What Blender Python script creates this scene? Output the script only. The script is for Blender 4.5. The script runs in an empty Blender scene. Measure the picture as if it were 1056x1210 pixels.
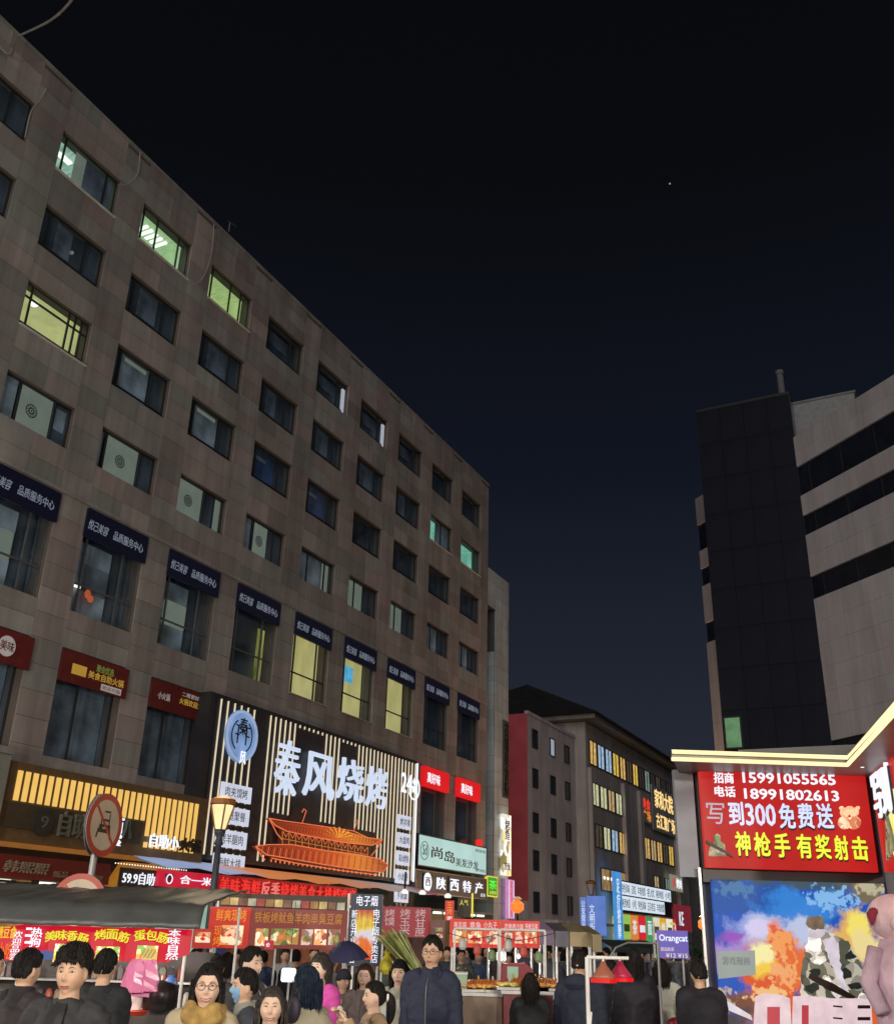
import bpy, bmesh, math, random
from mathutils import Vector, Matrix, noise
random.seed(7)
PI = math.pi
S = bpy.context.scene
COL = S.collection

# ---------------------------------------------------------------- camera
F_PX, CX, CY, EYE = 1167.4, 528.0, 605.0, 1.85      # focal length and centre in photo pixels, eye height in metres
TILT, ROLL, AZ = .4060271, -.0281434, .4659228       # camera tilt and roll; azimuth of the street
ct, st, cr, sr = math.cos(TILT), math.sin(TILT), math.cos(ROLL), math.sin(ROLL)
CAMM = Matrix(((1, 0, 0), (0, ct, -st), (0, st, ct))) @ Matrix(((1, 0, 0), (0, 0, 1), (0, -1, 0))) @ Matrix(((cr, -sr, 0), (sr, cr, 0), (0, 0, 1)))
cam = bpy.data.cameras.new('camera')
cam.sensor_fit = 'VERTICAL'; cam.sensor_height = 24; cam.lens = F_PX / 1210 * 24
cam.clip_start = .1; cam.clip_end = 5000
camo = bpy.data.objects.new('camera', cam); COL.objects.link(camo)
camo.matrix_world = Matrix.Translation((0, 0, EYE)) @ Matrix((CAMM.col[0], -CAMM.col[1], -CAMM.col[2])).transposed().to_4x4()
S.camera = camo

# ---------------------------------------------------------------- night sky, added soft fill sun, exposure
S.view_settings.view_transform = 'Standard'; S.view_settings.look = 'None'
S.view_settings.exposure = 0; S.view_settings.gamma = 1; S.view_settings.use_curve_mapping = False
W = bpy.data.worlds.new('World'); S.world = W; W.use_nodes = True
nt = W.node_tree; nt.nodes.clear()
wo = nt.nodes.new('ShaderNodeOutputWorld'); add = nt.nodes.new('ShaderNodeAddShader')
b1 = nt.nodes.new('ShaderNodeBackground'); b2 = nt.nodes.new('ShaderNodeBackground')
sky = nt.nodes.new('ShaderNodeTexSky'); sky.sky_type = 'NISHITA'; sky.sun_disc = False
sky.sun_elevation = math.radians(-9); sky.sun_rotation = math.radians(180)
b1.inputs[1].default_value = .05
tc = nt.nodes.new('ShaderNodeTexCoord'); sp = nt.nodes.new('ShaderNodeSeparateXYZ'); rp = nt.nodes.new('ShaderNodeValToRGB')
els = rp.color_ramp.elements
els[0].position = 0; els[0].color = (.026, .030, .042, 1)
els[1].position = 1; els[1].color = (.0022, .0023, .0028, 1)
for p_, c_ in ((.16, (.0185, .0225, .0345, 1)), (.42, (.0060, .0080, .0150, 1)), (.66, (.0030, .0034, .0048, 1))):
    e_ = els.new(p_); e_.color = c_
nt.links.new(tc.outputs['Generated'], sp.inputs[0]); nt.links.new(sp.outputs['Z'], rp.inputs[0])
nt.links.new(rp.outputs[0], b2.inputs[0]); b2.inputs[1].default_value = 1
nt.links.new(sky.outputs[0], b1.inputs[0])
nt.links.new(b1.outputs[0], add.inputs[0]); nt.links.new(b2.outputs[0], add.inputs[1]); nt.links.new(add.outputs[0], wo.inputs[0])
sl = bpy.data.lights.new('added_fill_sun', 'SUN'); sl.energy = .5; sl.angle = math.radians(40); sl.color = (1, .955, .93)  # soft sun lamp added to brighten the facades, no moon behind it
so = bpy.data.objects.new('added_fill_sun', sl); COL.objects.link(so)
so.rotation_euler = Vector((-.1, -1, .42)).to_track_quat('Z', 'Y').to_euler()
S.cycles.max_bounces = 6; S.cycles.transparent_max_bounces = 12
S.cycles.sample_clamp_indirect = 3; S.cycles.use_denoising = True
S.cycles.caustics_reflective = False; S.cycles.caustics_refractive = False

# ---------------------------------------------------------------- pixel -> point helpers (used only to read sizes off known planes)
def ray(x, y): return CAMM @ Vector(((x - CX) / F_PX, (y - CY) / F_PX, 1))
def fac(x, y, D=24):
    d = ray(x, y); n = Vector((math.cos(AZ), -math.sin(AZ), 0)); p = d * (-D / n.dot(d))
    return p.x * math.sin(AZ) + p.y * math.cos(AZ), p.z + EYE
def atd(x, y, Y):
    d = ray(x, y); p = d * (Y / d.y); return Vector((p.x, p.y, p.z + EYE))
RZ = PI / 2 - AZ
def FP(s, D, z):     # street frame -> world
    return Vector((s * math.sin(AZ) - D * math.cos(AZ), s * math.cos(AZ) + D * math.sin(AZ), z))

# ---------------------------------------------------------------- materials
def lin(c):
    return tuple(((v / 255) / 12.92 if v / 255 <= .04045 else ((v / 255 + .055) / 1.055) ** 2.4) for v in c) + (1,)
MC = {}
def mat(name, col, rough=.7, metal=0, var=.15, scale=3, bump=.0, rand=0, detail=4, spec=.5, coat=0, grime=0):
    """albedo colour (0..1 linear), mottled by noise; rand = per-object brightness spread"""
    if name in MC: return MC[name]
    m = bpy.data.materials.new(name); m.use_nodes = True; t = m.node_tree; L = t.links.new
    b = t.nodes['Principled BSDF']; b.inputs['Roughness'].default_value = rough; b.inputs['Metallic'].default_value = metal
    b.inputs['Specular IOR Level'].default_value = spec; b.inputs['Coat Weight'].default_value = coat
    tcn = t.nodes.new('ShaderNodeTexCoord'); n = t.nodes.new('ShaderNodeTexNoise')
    n.inputs['Scale'].default_value = scale; n.inputs['Detail'].default_value = detail
    L(tcn.outputs['Object'], n.inputs['Vector'])
    mr = t.nodes.new('ShaderNodeMapRange'); mr.inputs[1].default_value = .3; mr.inputs[2].default_value = .7
    mr.inputs[3].default_value = 1 - var; mr.inputs[4].default_value = 1 + var
    L(n.outputs['Fac'], mr.inputs[0])
    last = mr.outputs[0]
    if rand:
        oi = t.nodes.new('ShaderNodeObjectInfo'); g = t.nodes.new('ShaderNodeNewGeometry')
        ad = t.nodes.new('ShaderNodeMath'); ad.operation = 'ADD'; L(oi.outputs['Random'], ad.inputs[0]); L(g.outputs['Random Per Island'], ad.inputs[1])
        fr = t.nodes.new('ShaderNodeMath'); fr.operation = 'FRACT'; L(ad.outputs[0], fr.inputs[0])
        m2 = t.nodes.new('ShaderNodeMapRange'); m2.inputs[3].default_value = 1 - rand; m2.inputs[4].default_value = 1 + rand; L(fr.outputs[0], m2.inputs[0])
        mu = t.nodes.new('ShaderNodeMath'); mu.operation = 'MULTIPLY'; L(last, mu.inputs[0]); L(m2.outputs[0], mu.inputs[1]); last = mu.outputs[0]
    if grime:      # rain streaks and soot laid over the whole wall in world space
        gp = t.nodes.new('ShaderNodeNewGeometry')
        for scl, amp in (((1.1, 1.1, .10), grime), ((.35, .35, .3), grime * .8), ((5, 5, .35), grime * .6)):
            mpg = t.nodes.new('ShaderNodeMapping'); mpg.inputs['Scale'].default_value = scl; L(gp.outputs['Position'], mpg.inputs[0])
            ng = t.nodes.new('ShaderNodeTexNoise'); ng.inputs['Scale'].default_value = 1; ng.inputs['Detail'].default_value = 6; L(mpg.outputs[0], ng.inputs['Vector'])
            rg = t.nodes.new('ShaderNodeMapRange'); rg.inputs[1].default_value = .35; rg.inputs[2].default_value = .65; rg.inputs[3].default_value = 1 - amp; rg.inputs[4].default_value = 1 + amp * .5; L(ng.outputs['Fac'], rg.inputs[0])
            mg = t.nodes.new('ShaderNodeMath'); mg.operation = 'MULTIPLY'; L(last, mg.inputs[0]); L(rg.outputs[0], mg.inputs[1]); last = mg.outputs[0]
    sc = t.nodes.new('ShaderNodeVectorMath'); sc.operation = 'SCALE'; sc.inputs[0].default_value = col[:3]; L(last, sc.inputs['Scale'])
    if rand:      # each piece leans a little warmer or greener
        hr = t.nodes.new('ShaderNodeMath'); hr.operation = 'MULTIPLY'; hr.inputs[1].default_value = 7.31; L(fr.outputs[0], hr.inputs[0])
        hf = t.nodes.new('ShaderNodeMath'); hf.operation = 'FRACT'; L(hr.outputs[0], hf.inputs[0])
        hm_ = t.nodes.new('ShaderNodeMix'); hm_.data_type = 'RGBA'; L(hf.outputs[0], hm_.inputs['Factor']); k_ = min(.08, rand * .5)
        hm_.inputs['A'].default_value = (1 + k_, 1 - k_ * .7, 1 - k_ * .6, 1); hm_.inputs['B'].default_value = (1 - k_ * .8, 1 + k_ * .3, 1, 1)
        vm = t.nodes.new('ShaderNodeVectorMath'); vm.operation = 'MULTIPLY'; L(sc.outputs[0], vm.inputs[0]); L(hm_.outputs['Result'], vm.inputs[1]); L(vm.outputs[0], b.inputs['Base Color'])
    else: L(sc.outputs[0], b.inputs['Base Color'])
    if bump:
        bp = t.nodes.new('ShaderNodeBump'); bp.inputs['Strength'].default_value = bump; bp.inputs['Distance'].default_value = .01
        n2 = t.nodes.new('ShaderNodeTexNoise'); n2.inputs['Scale'].default_value = scale * 8; n2.inputs['Detail'].default_value = 5
        L(tcn.outputs['Object'], n2.inputs['Vector']); L(n2.outputs['Fac'], bp.inputs['Height']); L(bp.outputs[0], b.inputs['Normal'])
    MC[name] = m; return m
def glow(name, col, s=1.0, var=.08, scale=2.0, light=True, base=.12):
    """lit from inside, or cloth, print or blind given a glow: col is the sRGB 0..255 colour it shows"""
    if name in MC: return MC[name]
    m = bpy.data.materials.new(name); m.use_nodes = True; t = m.node_tree; L = t.links.new; b = t.nodes['Principled BSDF']
    c = lin(col); b.inputs['Base Color'].default_value = tuple(v * base for v in c[:3]) + (1,); b.inputs['Roughness'].default_value = .5
    tcn = t.nodes.new('ShaderNodeTexCoord'); n = t.nodes.new('ShaderNodeTexNoise'); n.inputs['Scale'].default_value = scale
    L(tcn.outputs['Object'], n.inputs['Vector'])
    mr = t.nodes.new('ShaderNodeMapRange'); mr.inputs[1].default_value = .3; mr.inputs[2].default_value = .7
    mr.inputs[3].default_value = s * (1 - var); mr.inputs[4].default_value = s * (1 + var); L(n.outputs['Fac'], mr.inputs[0])
    b.inputs['Emission Color'].default_value = c; L(mr.outputs[0], b.inputs['Emission Strength'])
    if not light: m.cycles.emission_sampling = 'NONE'
    MC[name] = m; return m
def glass(name, tint=(.9, .95, 1), mirror=.12, dark=0.0):
    if name in MC: return MC[name]
    m = bpy.data.materials.new(name); m.use_nodes = True; t = m.node_tree; L = t.links.new; t.nodes.clear()
    o = t.nodes.new('ShaderNodeOutputMaterial'); mx = t.nodes.new('ShaderNodeMixShader')
    tr = t.nodes.new('ShaderNodeBsdfTransparent'); tr.inputs[0].default_value = tint + (1,)
    g = t.nodes.new('ShaderNodeBsdfGlossy'); g.inputs['Roughness'].default_value = .05; g.inputs[0].default_value = (.9, .95, 1, 1)
    f = t.nodes.new('ShaderNodeFresnel'); f.inputs[0].default_value = 1.5
    a = t.nodes.new('ShaderNodeMath'); a.operation = 'ADD'; a.inputs[1].default_value = mirror; a.use_clamp = True
    gm = t.nodes.new('ShaderNodeNewGeometry'); iv = t.nodes.new('ShaderNodeMath'); iv.operation = 'SUBTRACT'; iv.inputs[0].default_value = 1; L(gm.outputs['Backfacing'], iv.inputs[1])
    mm = t.nodes.new('ShaderNodeMath'); mm.operation = 'MULTIPLY'; L(f.outputs[0], a.inputs[0]); L(a.outputs[0], mm.inputs[0]); L(iv.outputs[0], mm.inputs[1]); L(mm.outputs[0], mx.inputs[0]); L(tr.outputs[0], mx.inputs[1]); L(g.outputs[0], mx.inputs[2]); L(mx.outputs[0], o.inputs[0])
    MC[name] = m; return m
def ramp_mat(name, axis, stops, s=1.0, wav=0, emit=True, nscale=3, nmix=.25, rough=.5):
    """colours along an axis of generated coords, disturbed by noise (printed artwork)"""
    if name in MC: return MC[name]
    m = bpy.data.materials.new(name); m.use_nodes = True; t = m.node_tree; L = t.links.new; b = t.nodes['Principled BSDF']
    tcn = t.nodes.new('ShaderNodeTexCoord'); sx = t.nodes.new('ShaderNodeSeparateXYZ'); L(tcn.outputs['Generated'], sx.inputs[0])
    n = t.nodes.new('ShaderNodeTexNoise'); n.inputs['Scale'].default_value = nscale; n.inputs['Detail'].default_value = 6; L(tcn.outputs['Generated'], n.inputs['Vector'])
    a = t.nodes.new('ShaderNodeMath'); a.operation = 'MULTIPLY_ADD'; L(n.outputs['Fac'], a.inputs[0]); a.inputs[1].default_value = nmix; L(sx.outputs[axis], a.inputs[2])
    a2 = t.nodes.new('ShaderNodeMath'); a2.operation = 'SUBTRACT'; L(a.outputs[0], a2.inputs[0]); a2.inputs[1].default_value = nmix / 2
    r = t.nodes.new('ShaderNodeValToRGB'); e = r.color_ramp.elements
    e[0].position, e[0].color = stops[0][0], lin(stops[0][1]); e[1].position, e[1].color = stops[-1][0], lin(stops[-1][1])
    for p, c in stops[1:-1]: q = e.new(p); q.color = lin(c)
    L(a2.outputs[0], r.inputs[0])
    b.inputs['Roughness'].default_value = rough
    if emit: L(r.outputs[0], b.inputs['Emission Color']); b.inputs['Emission Strength'].default_value = s; b.inputs['Base Color'].default_value = (.015, .015, .015, 1); b.inputs['Specular IOR Level'].default_value = .15
    else: L(r.outputs[0], b.inputs['Base Color'])
    MC[name] = m; return m
def blotch(name, cols, scale=8, s=0.0, rough=.6):
    """voronoi patches of several colours: pictures of food, heaps of goods"""
    if name in MC: return MC[name]
    m = bpy.data.materials.new(name); m.use_nodes = True; t = m.node_tree; L = t.links.new; b = t.nodes['Principled BSDF']
    tcn = t.nodes.new('ShaderNodeTexCoord'); v = t.nodes.new('ShaderNodeTexVoronoi'); v.inputs['Scale'].default_value = scale
    n = t.nodes.new('ShaderNodeTexNoise'); n.inputs['Scale'].default_value = scale * .6; L(tcn.outputs['Object'], n.inputs['Vector'])
    mx = t.nodes.new('ShaderNodeVectorMath'); mx.operation = 'MULTIPLY_ADD'; L(n.outputs['Color'], mx.inputs[0]); mx.inputs[1].default_value = (.25,) * 3; L(tcn.outputs['Object'], mx.inputs[2])
    L(mx.outputs[0], v.inputs['Vector']); sx = t.nodes.new('ShaderNodeSeparateColor'); L(v.outputs['Color'], sx.inputs[0])
    r = t.nodes.new('ShaderNodeValToRGB'); e = r.color_ramp.elements; k = len(cols)
    e[0].position, e[0].color = 0, lin(cols[0]); e[1].position, e[1].color = (k - 1) / k, lin(cols[-1])
    for i, c in enumerate(cols[1:-1]): q = e.new((i + 1) / k); q.color = lin(c)
    r.color_ramp.interpolation = 'B_SPLINE' if s else 'CONSTANT'
    if s: r.color_ramp.interpolation = 'LINEAR'
    L(sx.outputs[0], r.inputs[0]); L(r.outputs[0], b.inputs['Base Color']); b.inputs['Roughness'].default_value = rough
    if s: L(r.outputs[0], b.inputs['Emission Color']); b.inputs['Emission Strength'].default_value = s
    m.cycles.emission_sampling = 'NONE'
    MC[name] = m; return m

# ---------------------------------------------------------------- mesh helpers
class MB:
    def __init__(s): s.v = []; s.f = []; s.m = []
    def box(s, x0, x1, y0, y1, z0, z1, m=0):
        b = len(s.v); s.v += [(x0, y0, z0), (x1, y0, z0), (x1, y1, z0), (x0, y1, z0), (x0, y0, z1), (x1, y0, z1), (x1, y1, z1), (x0, y1, z1)]
        for q in ((0, 3, 2, 1), (4, 5, 6, 7), (0, 1, 5, 4), (1, 2, 6, 5), (2, 3, 7, 6), (3, 0, 4, 7)): s.f.append(tuple(b + i for i in q)); s.m.append(m)
        return s
    def poly(s, pts, m=0):
        b = len(s.v); s.v += [tuple(p) for p in pts]; s.f.append(tuple(range(b, b + len(pts)))); s.m.append(m); return s
    def prism(s, pts, z0, z1, m=0):           # pts ccw in xy
        b = len(s.v); n = len(pts); s.v += [(x, y, z0) for x, y in pts] + [(x, y, z1) for x, y in pts]
        s.f.append(tuple(b + i for i in reversed(range(n)))); s.f.append(tuple(b + n + i for i in range(n))); s.m += [m, m]
        for i in range(n): j = (i + 1) % n; s.f.append((b + i, b + j, b + n + j, b + n + i)); s.m.append(m)
        return s
    def plate(s, pts, y0, y1, m=0):           # pts in xz, extruded in y
        b = len(s.v); n = len(pts); s.v += [(x, y0, z) for x, z in pts] + [(x, y1, z) for x, z in pts]
        s.f.append(tuple(b + i for i in range(n))); s.f.append(tuple(b + n + i for i in reversed(range(n)))); s.m += [m, m]
        for i in range(n): j = (i + 1) % n; s.f.append((b + j, b + i, b + n + i, b + n + j)); s.m.append(m)
        return s
    def tube(s, path, r, n=8, m=0, cap=True, flat=1.0):
        path = [Vector(p) for p in path]; b0 = len(s.v); K = len(path)
        rr = r if isinstance(r, (list, tuple)) else [r] * K
        up = Vector((0, 0, 1))
        d0 = (path[1] - path[0]).normalized()
        a = d0.cross(up); a = Vector((1, 0, 0)) if a.length < .01 else a.normalized()
        for i, p in enumerate(path):
            d = (path[min(i + 1, K - 1)] - path[max(i - 1, 0)]).normalized()
            a = (a - d * a.dot(d)); a = a.normalized() if a.length > 1e-4 else Vector((1, 0, 0)); bb = d.cross(a)
            for k in range(n):
                t = 2 * PI * k / n; s.v.append(tuple(p + (a * math.cos(t) + bb * math.sin(t) * flat) * rr[i]))
        for i in range(K - 1):
            for k in range(n): q = (k + 1) % n; s.f.append((b0 + i * n + k, b0 + i * n + q, b0 + (i + 1) * n + q, b0 + (i + 1) * n + k)); s.m.append(m)
        if cap:
            s.f.append(tuple(b0 + k for k in reversed(range(n)))); s.f.append(tuple(b0 + (K - 1) * n + k for k in range(n))); s.m += [m, m]
        return s
    def ball(s, c, r, n=12, k=8, m=0):
        rx, ry, rz = r if isinstance(r, (tuple, list)) else (r, r, r); b = len(s.v)
        s.v.append((c[0], c[1], c[2] - rz))
        for i in range(1, k):
            la = -PI / 2 + PI * i / k
            for j in range(n): lo = 2 * PI * j / n; s.v.append((c[0] + rx * math.cos(la) * math.cos(lo), c[1] + ry * math.cos(la) * math.sin(lo), c[2] + rz * math.sin(la)))
        s.v.append((c[0], c[1], c[2] + rz)); top = len(s.v) - 1
        for j in range(n): q = (j + 1) % n; s.f.append((b, b + 1 + q, b + 1 + j)); s.m.append(m); e = b + 1 + (k - 2) * n; s.f.append((e + j, e + q, top)); s.m.append(m)
        for i in range(k - 2):
            for j in range(n): q = (j + 1) % n; o = b + 1 + i * n; s.f.append((o + j, o + q, o + n + q, o + n + j)); s.m.append(m)
        return s
    def lathe(s, c, prof, n=16, m=0):         # prof [(r,z)]
        b = len(s.v); K = len(prof)
        for r, z in prof:
            for j in range(n): a = 2 * PI * j / n; s.v.append((c[0] + r * math.cos(a), c[1] + r * math.sin(a), c[2] + z))
        for i in range(K - 1):
            for j in range(n): q = (j + 1) % n; s.f.append((b + i * n + j, b + i * n + q, b + (i + 1) * n + q, b + (i + 1) * n + j)); s.m.append(m)
        s.f.append(tuple(b + j for j in reversed(range(n)))); s.f.append(tuple(b + (K - 1) * n + j for j in range(n))); s.m += [m, m]
        return s
    def mesh(s, name, mats):
        me = bpy.data.meshes.new(name); me.from_pydata(s.v, [], s.f)
        for mm in mats: me.materials.append(mm)
        me.polygons.foreach_set('material_index', s.m); me.update(); return me
    def build(s, name, mats, parent=None, loc=None, smooth=False, bevel=0):
        if not isinstance(mats, (list, tuple)): mats = [mats]
        me = s.mesh(name, mats)
        if bevel:
            bm = bmesh.new(); bm.from_mesh(me)
            bmesh.ops.bevel(bm, geom=[e for e in bm.edges], offset=bevel, segments=1, affect='EDGES'); bm.to_mesh(me); bm.free()
        if smooth: me.polygons.foreach_set('use_smooth', [True] * len(me.polygons))
        return link(name, me, parent, loc)
def link(name, me, parent=None, loc=None):
    o = bpy.data.objects.new(name, me); COL.objects.link(o); o.parent = parent
    if loc is not None: o.location = loc
    return o
def thing(name, label, cat, loc=(0, 0, 0), rz=0, group=None, sc=1):
    o = bpy.data.objects.new(name, None); COL.objects.link(o); o.location = loc; o.rotation_euler = (0, 0, rz); o.scale = (sc,) * 3
    o.empty_display_size = .2
    o['label'] = label; o['category'] = cat
    if group: o['group'] = group
    return o
def tag(o, label, cat, group=None):
    o['label'] = label; o['category'] = cat
    if group: o['group'] = group
    return o
def kind(o, k): o['kind'] = k; return o
TC = {}
def text(body, m, parent, x0, x1, z0, z1, y=0.0, ext=.01, bold=0.0, name='lettering', shear=0, res=2, vertical=False):
    """lettering standing in the local XZ plane, facing -Y, stretched to the rectangle"""
    key = (body, bold, ext, shear, res, vertical, m.name)
    if key not in TC:
        cu = bpy.data.curves.new('t', 'FONT'); cu.body = '\n'.join(body) if vertical else body; cu.extrude = ext; cu.shear = shear; cu.resolution_u = res
        cu.space_line = .95
        if vertical: cu.align_x = 'CENTER'
        o = bpy.data.objects.new('t', cu); COL.objects.link(o)
        me = bpy.data.meshes.new_from_object(o.evaluated_get(bpy.context.evaluated_depsgraph_get()))
        bpy.data.objects.remove(o); bpy.data.curves.remove(cu)
        me.materials.clear(); me.materials.append(m)
        xs = [v.co.x for v in me.vertices]; ys = [v.co.y for v in me.vertices]
        bx0, bx1, by0, by1 = min(xs), max(xs), min(ys), max(ys)
        for v in me.vertices: v.co = Vector(((v.co.x - bx0) / (bx1 - bx0), -v.co.z, (v.co.y - by0) / (by1 - by0)))
        if bold >= .01:
            vs0 = [v.co.copy() for v in me.vertices]; fs0 = [tuple(p.vertices) for p in me.polygons]; V = list(vs0); Fc = list(fs0); bx_ = bold * .5 / (bx1 - bx0); bz_ = bold * .5 / (by1 - by0)
            for q, (ox, oz) in enumerate(((1, 0), (-1, 0), (0, 1), (0, -1)) if bold >= .02 else ((1, 0), (-1, 0))):
                n0 = len(V); V += [c + Vector((ox * bx_, -.0012 * (q + 1), oz * bz_)) for c in vs0]; Fc += [tuple(n0 + i for i in f) for f in fs0]
            bpy.data.meshes.remove(me); me = bpy.data.meshes.new('t'); me.from_pydata([tuple(c) for c in V], [], Fc); me.materials.append(m)
        me.name = name; TC[key] = me
    o = link(name, TC[key], parent, (x0, y, z0)); o.scale = (x1 - x0, 1, z1 - z0); return o
# ---------------------------------------------------------------- shared materials
STONE = mat('brown_stone', (.355, .328, .306), .75, var=.1, scale=.9, bump=.3, rand=.17, grime=.18)
WALLM = mat('wall_core', (.16, .13, .11), .85, scale=1)
ALU = mat('grey_aluminium', (.16, .165, .16), .4, metal=.3)
DALU = mat('dark_aluminium', (.035, .036, .037), .4)
PGLASS = glass('window_glass', mirror=.0)
BACKD = mat('dark_room', (.115, .14, .155), .7, var=.45, scale=.7)
BLIND = glow('pale_blind', (112, 117, 102), .85, var=.08, light=False)  # light behind the blinds is put in as emission
GREYBL = mat('grey_blind', (.52, .60, .62), .9, var=.5, scale=1.1)
DARKBL = mat('dark_curtain', (.24, .28, .31), .9, var=.55, scale=1.3)
BLUEBL = mat('blue_pane_reflection', (.10, .16, .34), .8, var=.5, scale=1.2)
STEEL = mat('painted_steel', (.5, .5, .48), .35, metal=.4)
WHITEP = mat('white_paint', (.75, .75, .72), .5)
BLACKM = mat('black_metal', (.02, .02, .022), .45)
WL = glow('white_led', (235, 240, 250), 1.15, var=.05)
def room_mat(name, col, s=1, streak=8, dk=.55):
    m = bpy.data.materials.new(name); m.use_nodes = True; t = m.node_tree; L = t.links.new; b = t.nodes['Principled BSDF']
    tcn = t.nodes.new('ShaderNodeTexCoord'); mp = t.nodes.new('ShaderNodeMapping'); mp.inputs['Scale'].default_value = (streak, 1, .25)
    n = t.nodes.new('ShaderNodeTexNoise'); n.inputs['Scale'].default_value = 2.2; n.inputs['Detail'].default_value = 3
    L(tcn.outputs['Object'], mp.inputs[0]); L(mp.outputs[0], n.inputs['Vector'])
    mr = t.nodes.new('ShaderNodeMapRange'); mr.inputs[1].default_value = .35; mr.inputs[2].default_value = .65; mr.inputs[3].default_value = dk * s; mr.inputs[4].default_value = s
    L(n.outputs['Fac'], mr.inputs[0]); c = lin(col); b.inputs['Base Color'].default_value = tuple(v * .6 for v in c[:3]) + (1,)
    b.inputs['Emission Color'].default_value = c; L(mr.outputs[0], b.inputs['Emission Strength']); b.inputs['Roughness'].default_value = .9
    return m
ROOM = {'green': room_mat('lit_curtain_green', (160, 188, 135), 1, 8, .6), 'white': room_mat('lit_room_green_white', (160, 190, 165), .95, 3, .45),
        'lime': room_mat('lit_curtain_lime', (168, 186, 118), 1, 7, .65), 'yellow': room_mat('lit_room_yellow', (176, 174, 116), 1, 1.2, .8),
        'teal': room_mat('lit_room_teal', (130, 190, 165), .9, 2, .6), 'warm': room_mat('lit_room_warm', (184, 172, 112), .95, 1, .7)}
LAMPW = glow('ceiling_lamp', (255, 255, 235), 1.5, light=False)

# ================================================================= LEFT BUILDING
B = thing('office_building', 'long brown stone office building with a grid of recessed windows above the market shops', 'building', FP(0, 24, 0), RZ)
BAY, S0, WW = 4.03, 17.4, 2.78
ROWS = [(25.44, 27.15), (22.3, 23.95), (19.2, 20.88), (16.05, 17.55), (11.0, 14.5), (6.5, 9.8)]
ROOF, BASE, SEND = 29.0, 5.9, 53.6
K0, K1 = -4, 8
wall = MB(); panels = []
pz = BASE
courses = []
while pz < ROOF - .2: courses.append((pz, min(pz + .79, ROOF))); pz += .79
for k in range(K0, K1 + 2):
    a = S0 + BAY * (k - 1) + WW; b = S0 + BAY * k
    if k == K1 + 1: b = SEND
    wall.box(a, b, 0, .55, BASE, ROOF - .01)
    for z0, z1 in courses: panels.append((a, b, z0, z1))
for k in range(K0, K1 + 1):
    a = S0 + BAY * k; b = a + WW
    gaps = [(ROWS[0][1], ROOF, 3)] + [(ROWS[i + 1][1], ROWS[i][0], 2) for i in range(5)] + [(BASE, ROWS[5][0], 1)]
    for z0, z1, n in gaps:
        wall.box(a, b, .002, .5, z0, z1 - .012)
        for i in range(n):
            for j in range(2):
                panels.append((a + j * WW / 2, a + (j + 1) * WW / 2, z0 + (z1 - z0) * i / n, z0 + (z1 - z0) * (i + 1) / n))
wall.box(S0 + BAY * (K0 - 1) + WW, SEND, 3.2, 14, 0, ROOF - .05)
wall.box(SEND - .5, SEND, .56, 3.19, 0, ROOF - .06)
wall.box(S0 + BAY * (K0 - 1) + WW, SEND - .51, .56, 3.19, ROOF - .5, ROOF - .07)
for z in (24.6, 21.6, 18.5, 15.4, 10.4, 5.95): wall.box(S0 + BAY * (K0 - 1) + WW, SEND - .51, .56, 3.19, z - .15, z + .1)
wall.build('wall', WALLM, B)
cop = MB(); cop.box(S0 + BAY * (K0 - 1) + WW, SEND + .05, -.08, .5, ROOF, ROOF + .12); cop.build('coping', STONE, B)
led = MB(); led.box(S0 + BAY * (K0 - 1) + WW, SEND + .03, -.11, .1, 14.56, 14.68); led.build('ledge', STONE, B)
def vis(p):
    x, y = (p[0] + p[1]) / 2, (p[2] + p[3]) / 2; w = FP(x, 24, y); q = CAMM.transposed() @ (w - Vector((0, 0, EYE)))
    if q.z < 1: return -1
    u, v = q.x / q.z * F_PX + CX, q.y / q.z * F_PX + CY
    if not (-20 < u < 1076 and -20 < v < 1000): return -1
    return (p[1] - p[0]) * (p[3] - p[2]) / q.length ** 2
panels.sort(key=vis, reverse=True)
UC = {}
def ucube(m, bev=.012):
    if m.name not in UC:
        mb = MB(); mb.box(-.5, .5, -.5, .5, -.5, .5); UC[m.name] = mb.mesh('panel', [m])
    return UC[m.name]
rest = MB()
for i, (a, b, z0, z1) in enumerate(panels):
    g = .011; jy = random.uniform(0, .008)
    if i < 296:
        o = link('stone_panel', ucube(STONE), B, ((a + b) / 2, -.02 - jy / 2, (z0 + z1) / 2)); o.scale = (b - a - g, .045 + jy, z1 - z0 - g)
    else: rest.box(a + g / 2, b - g / 2, -.045 - jy, .0, z0 + g / 2, z1 - g / 2)
kind(rest.build('stone_cladding', STONE, B), 'stuff')

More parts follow.
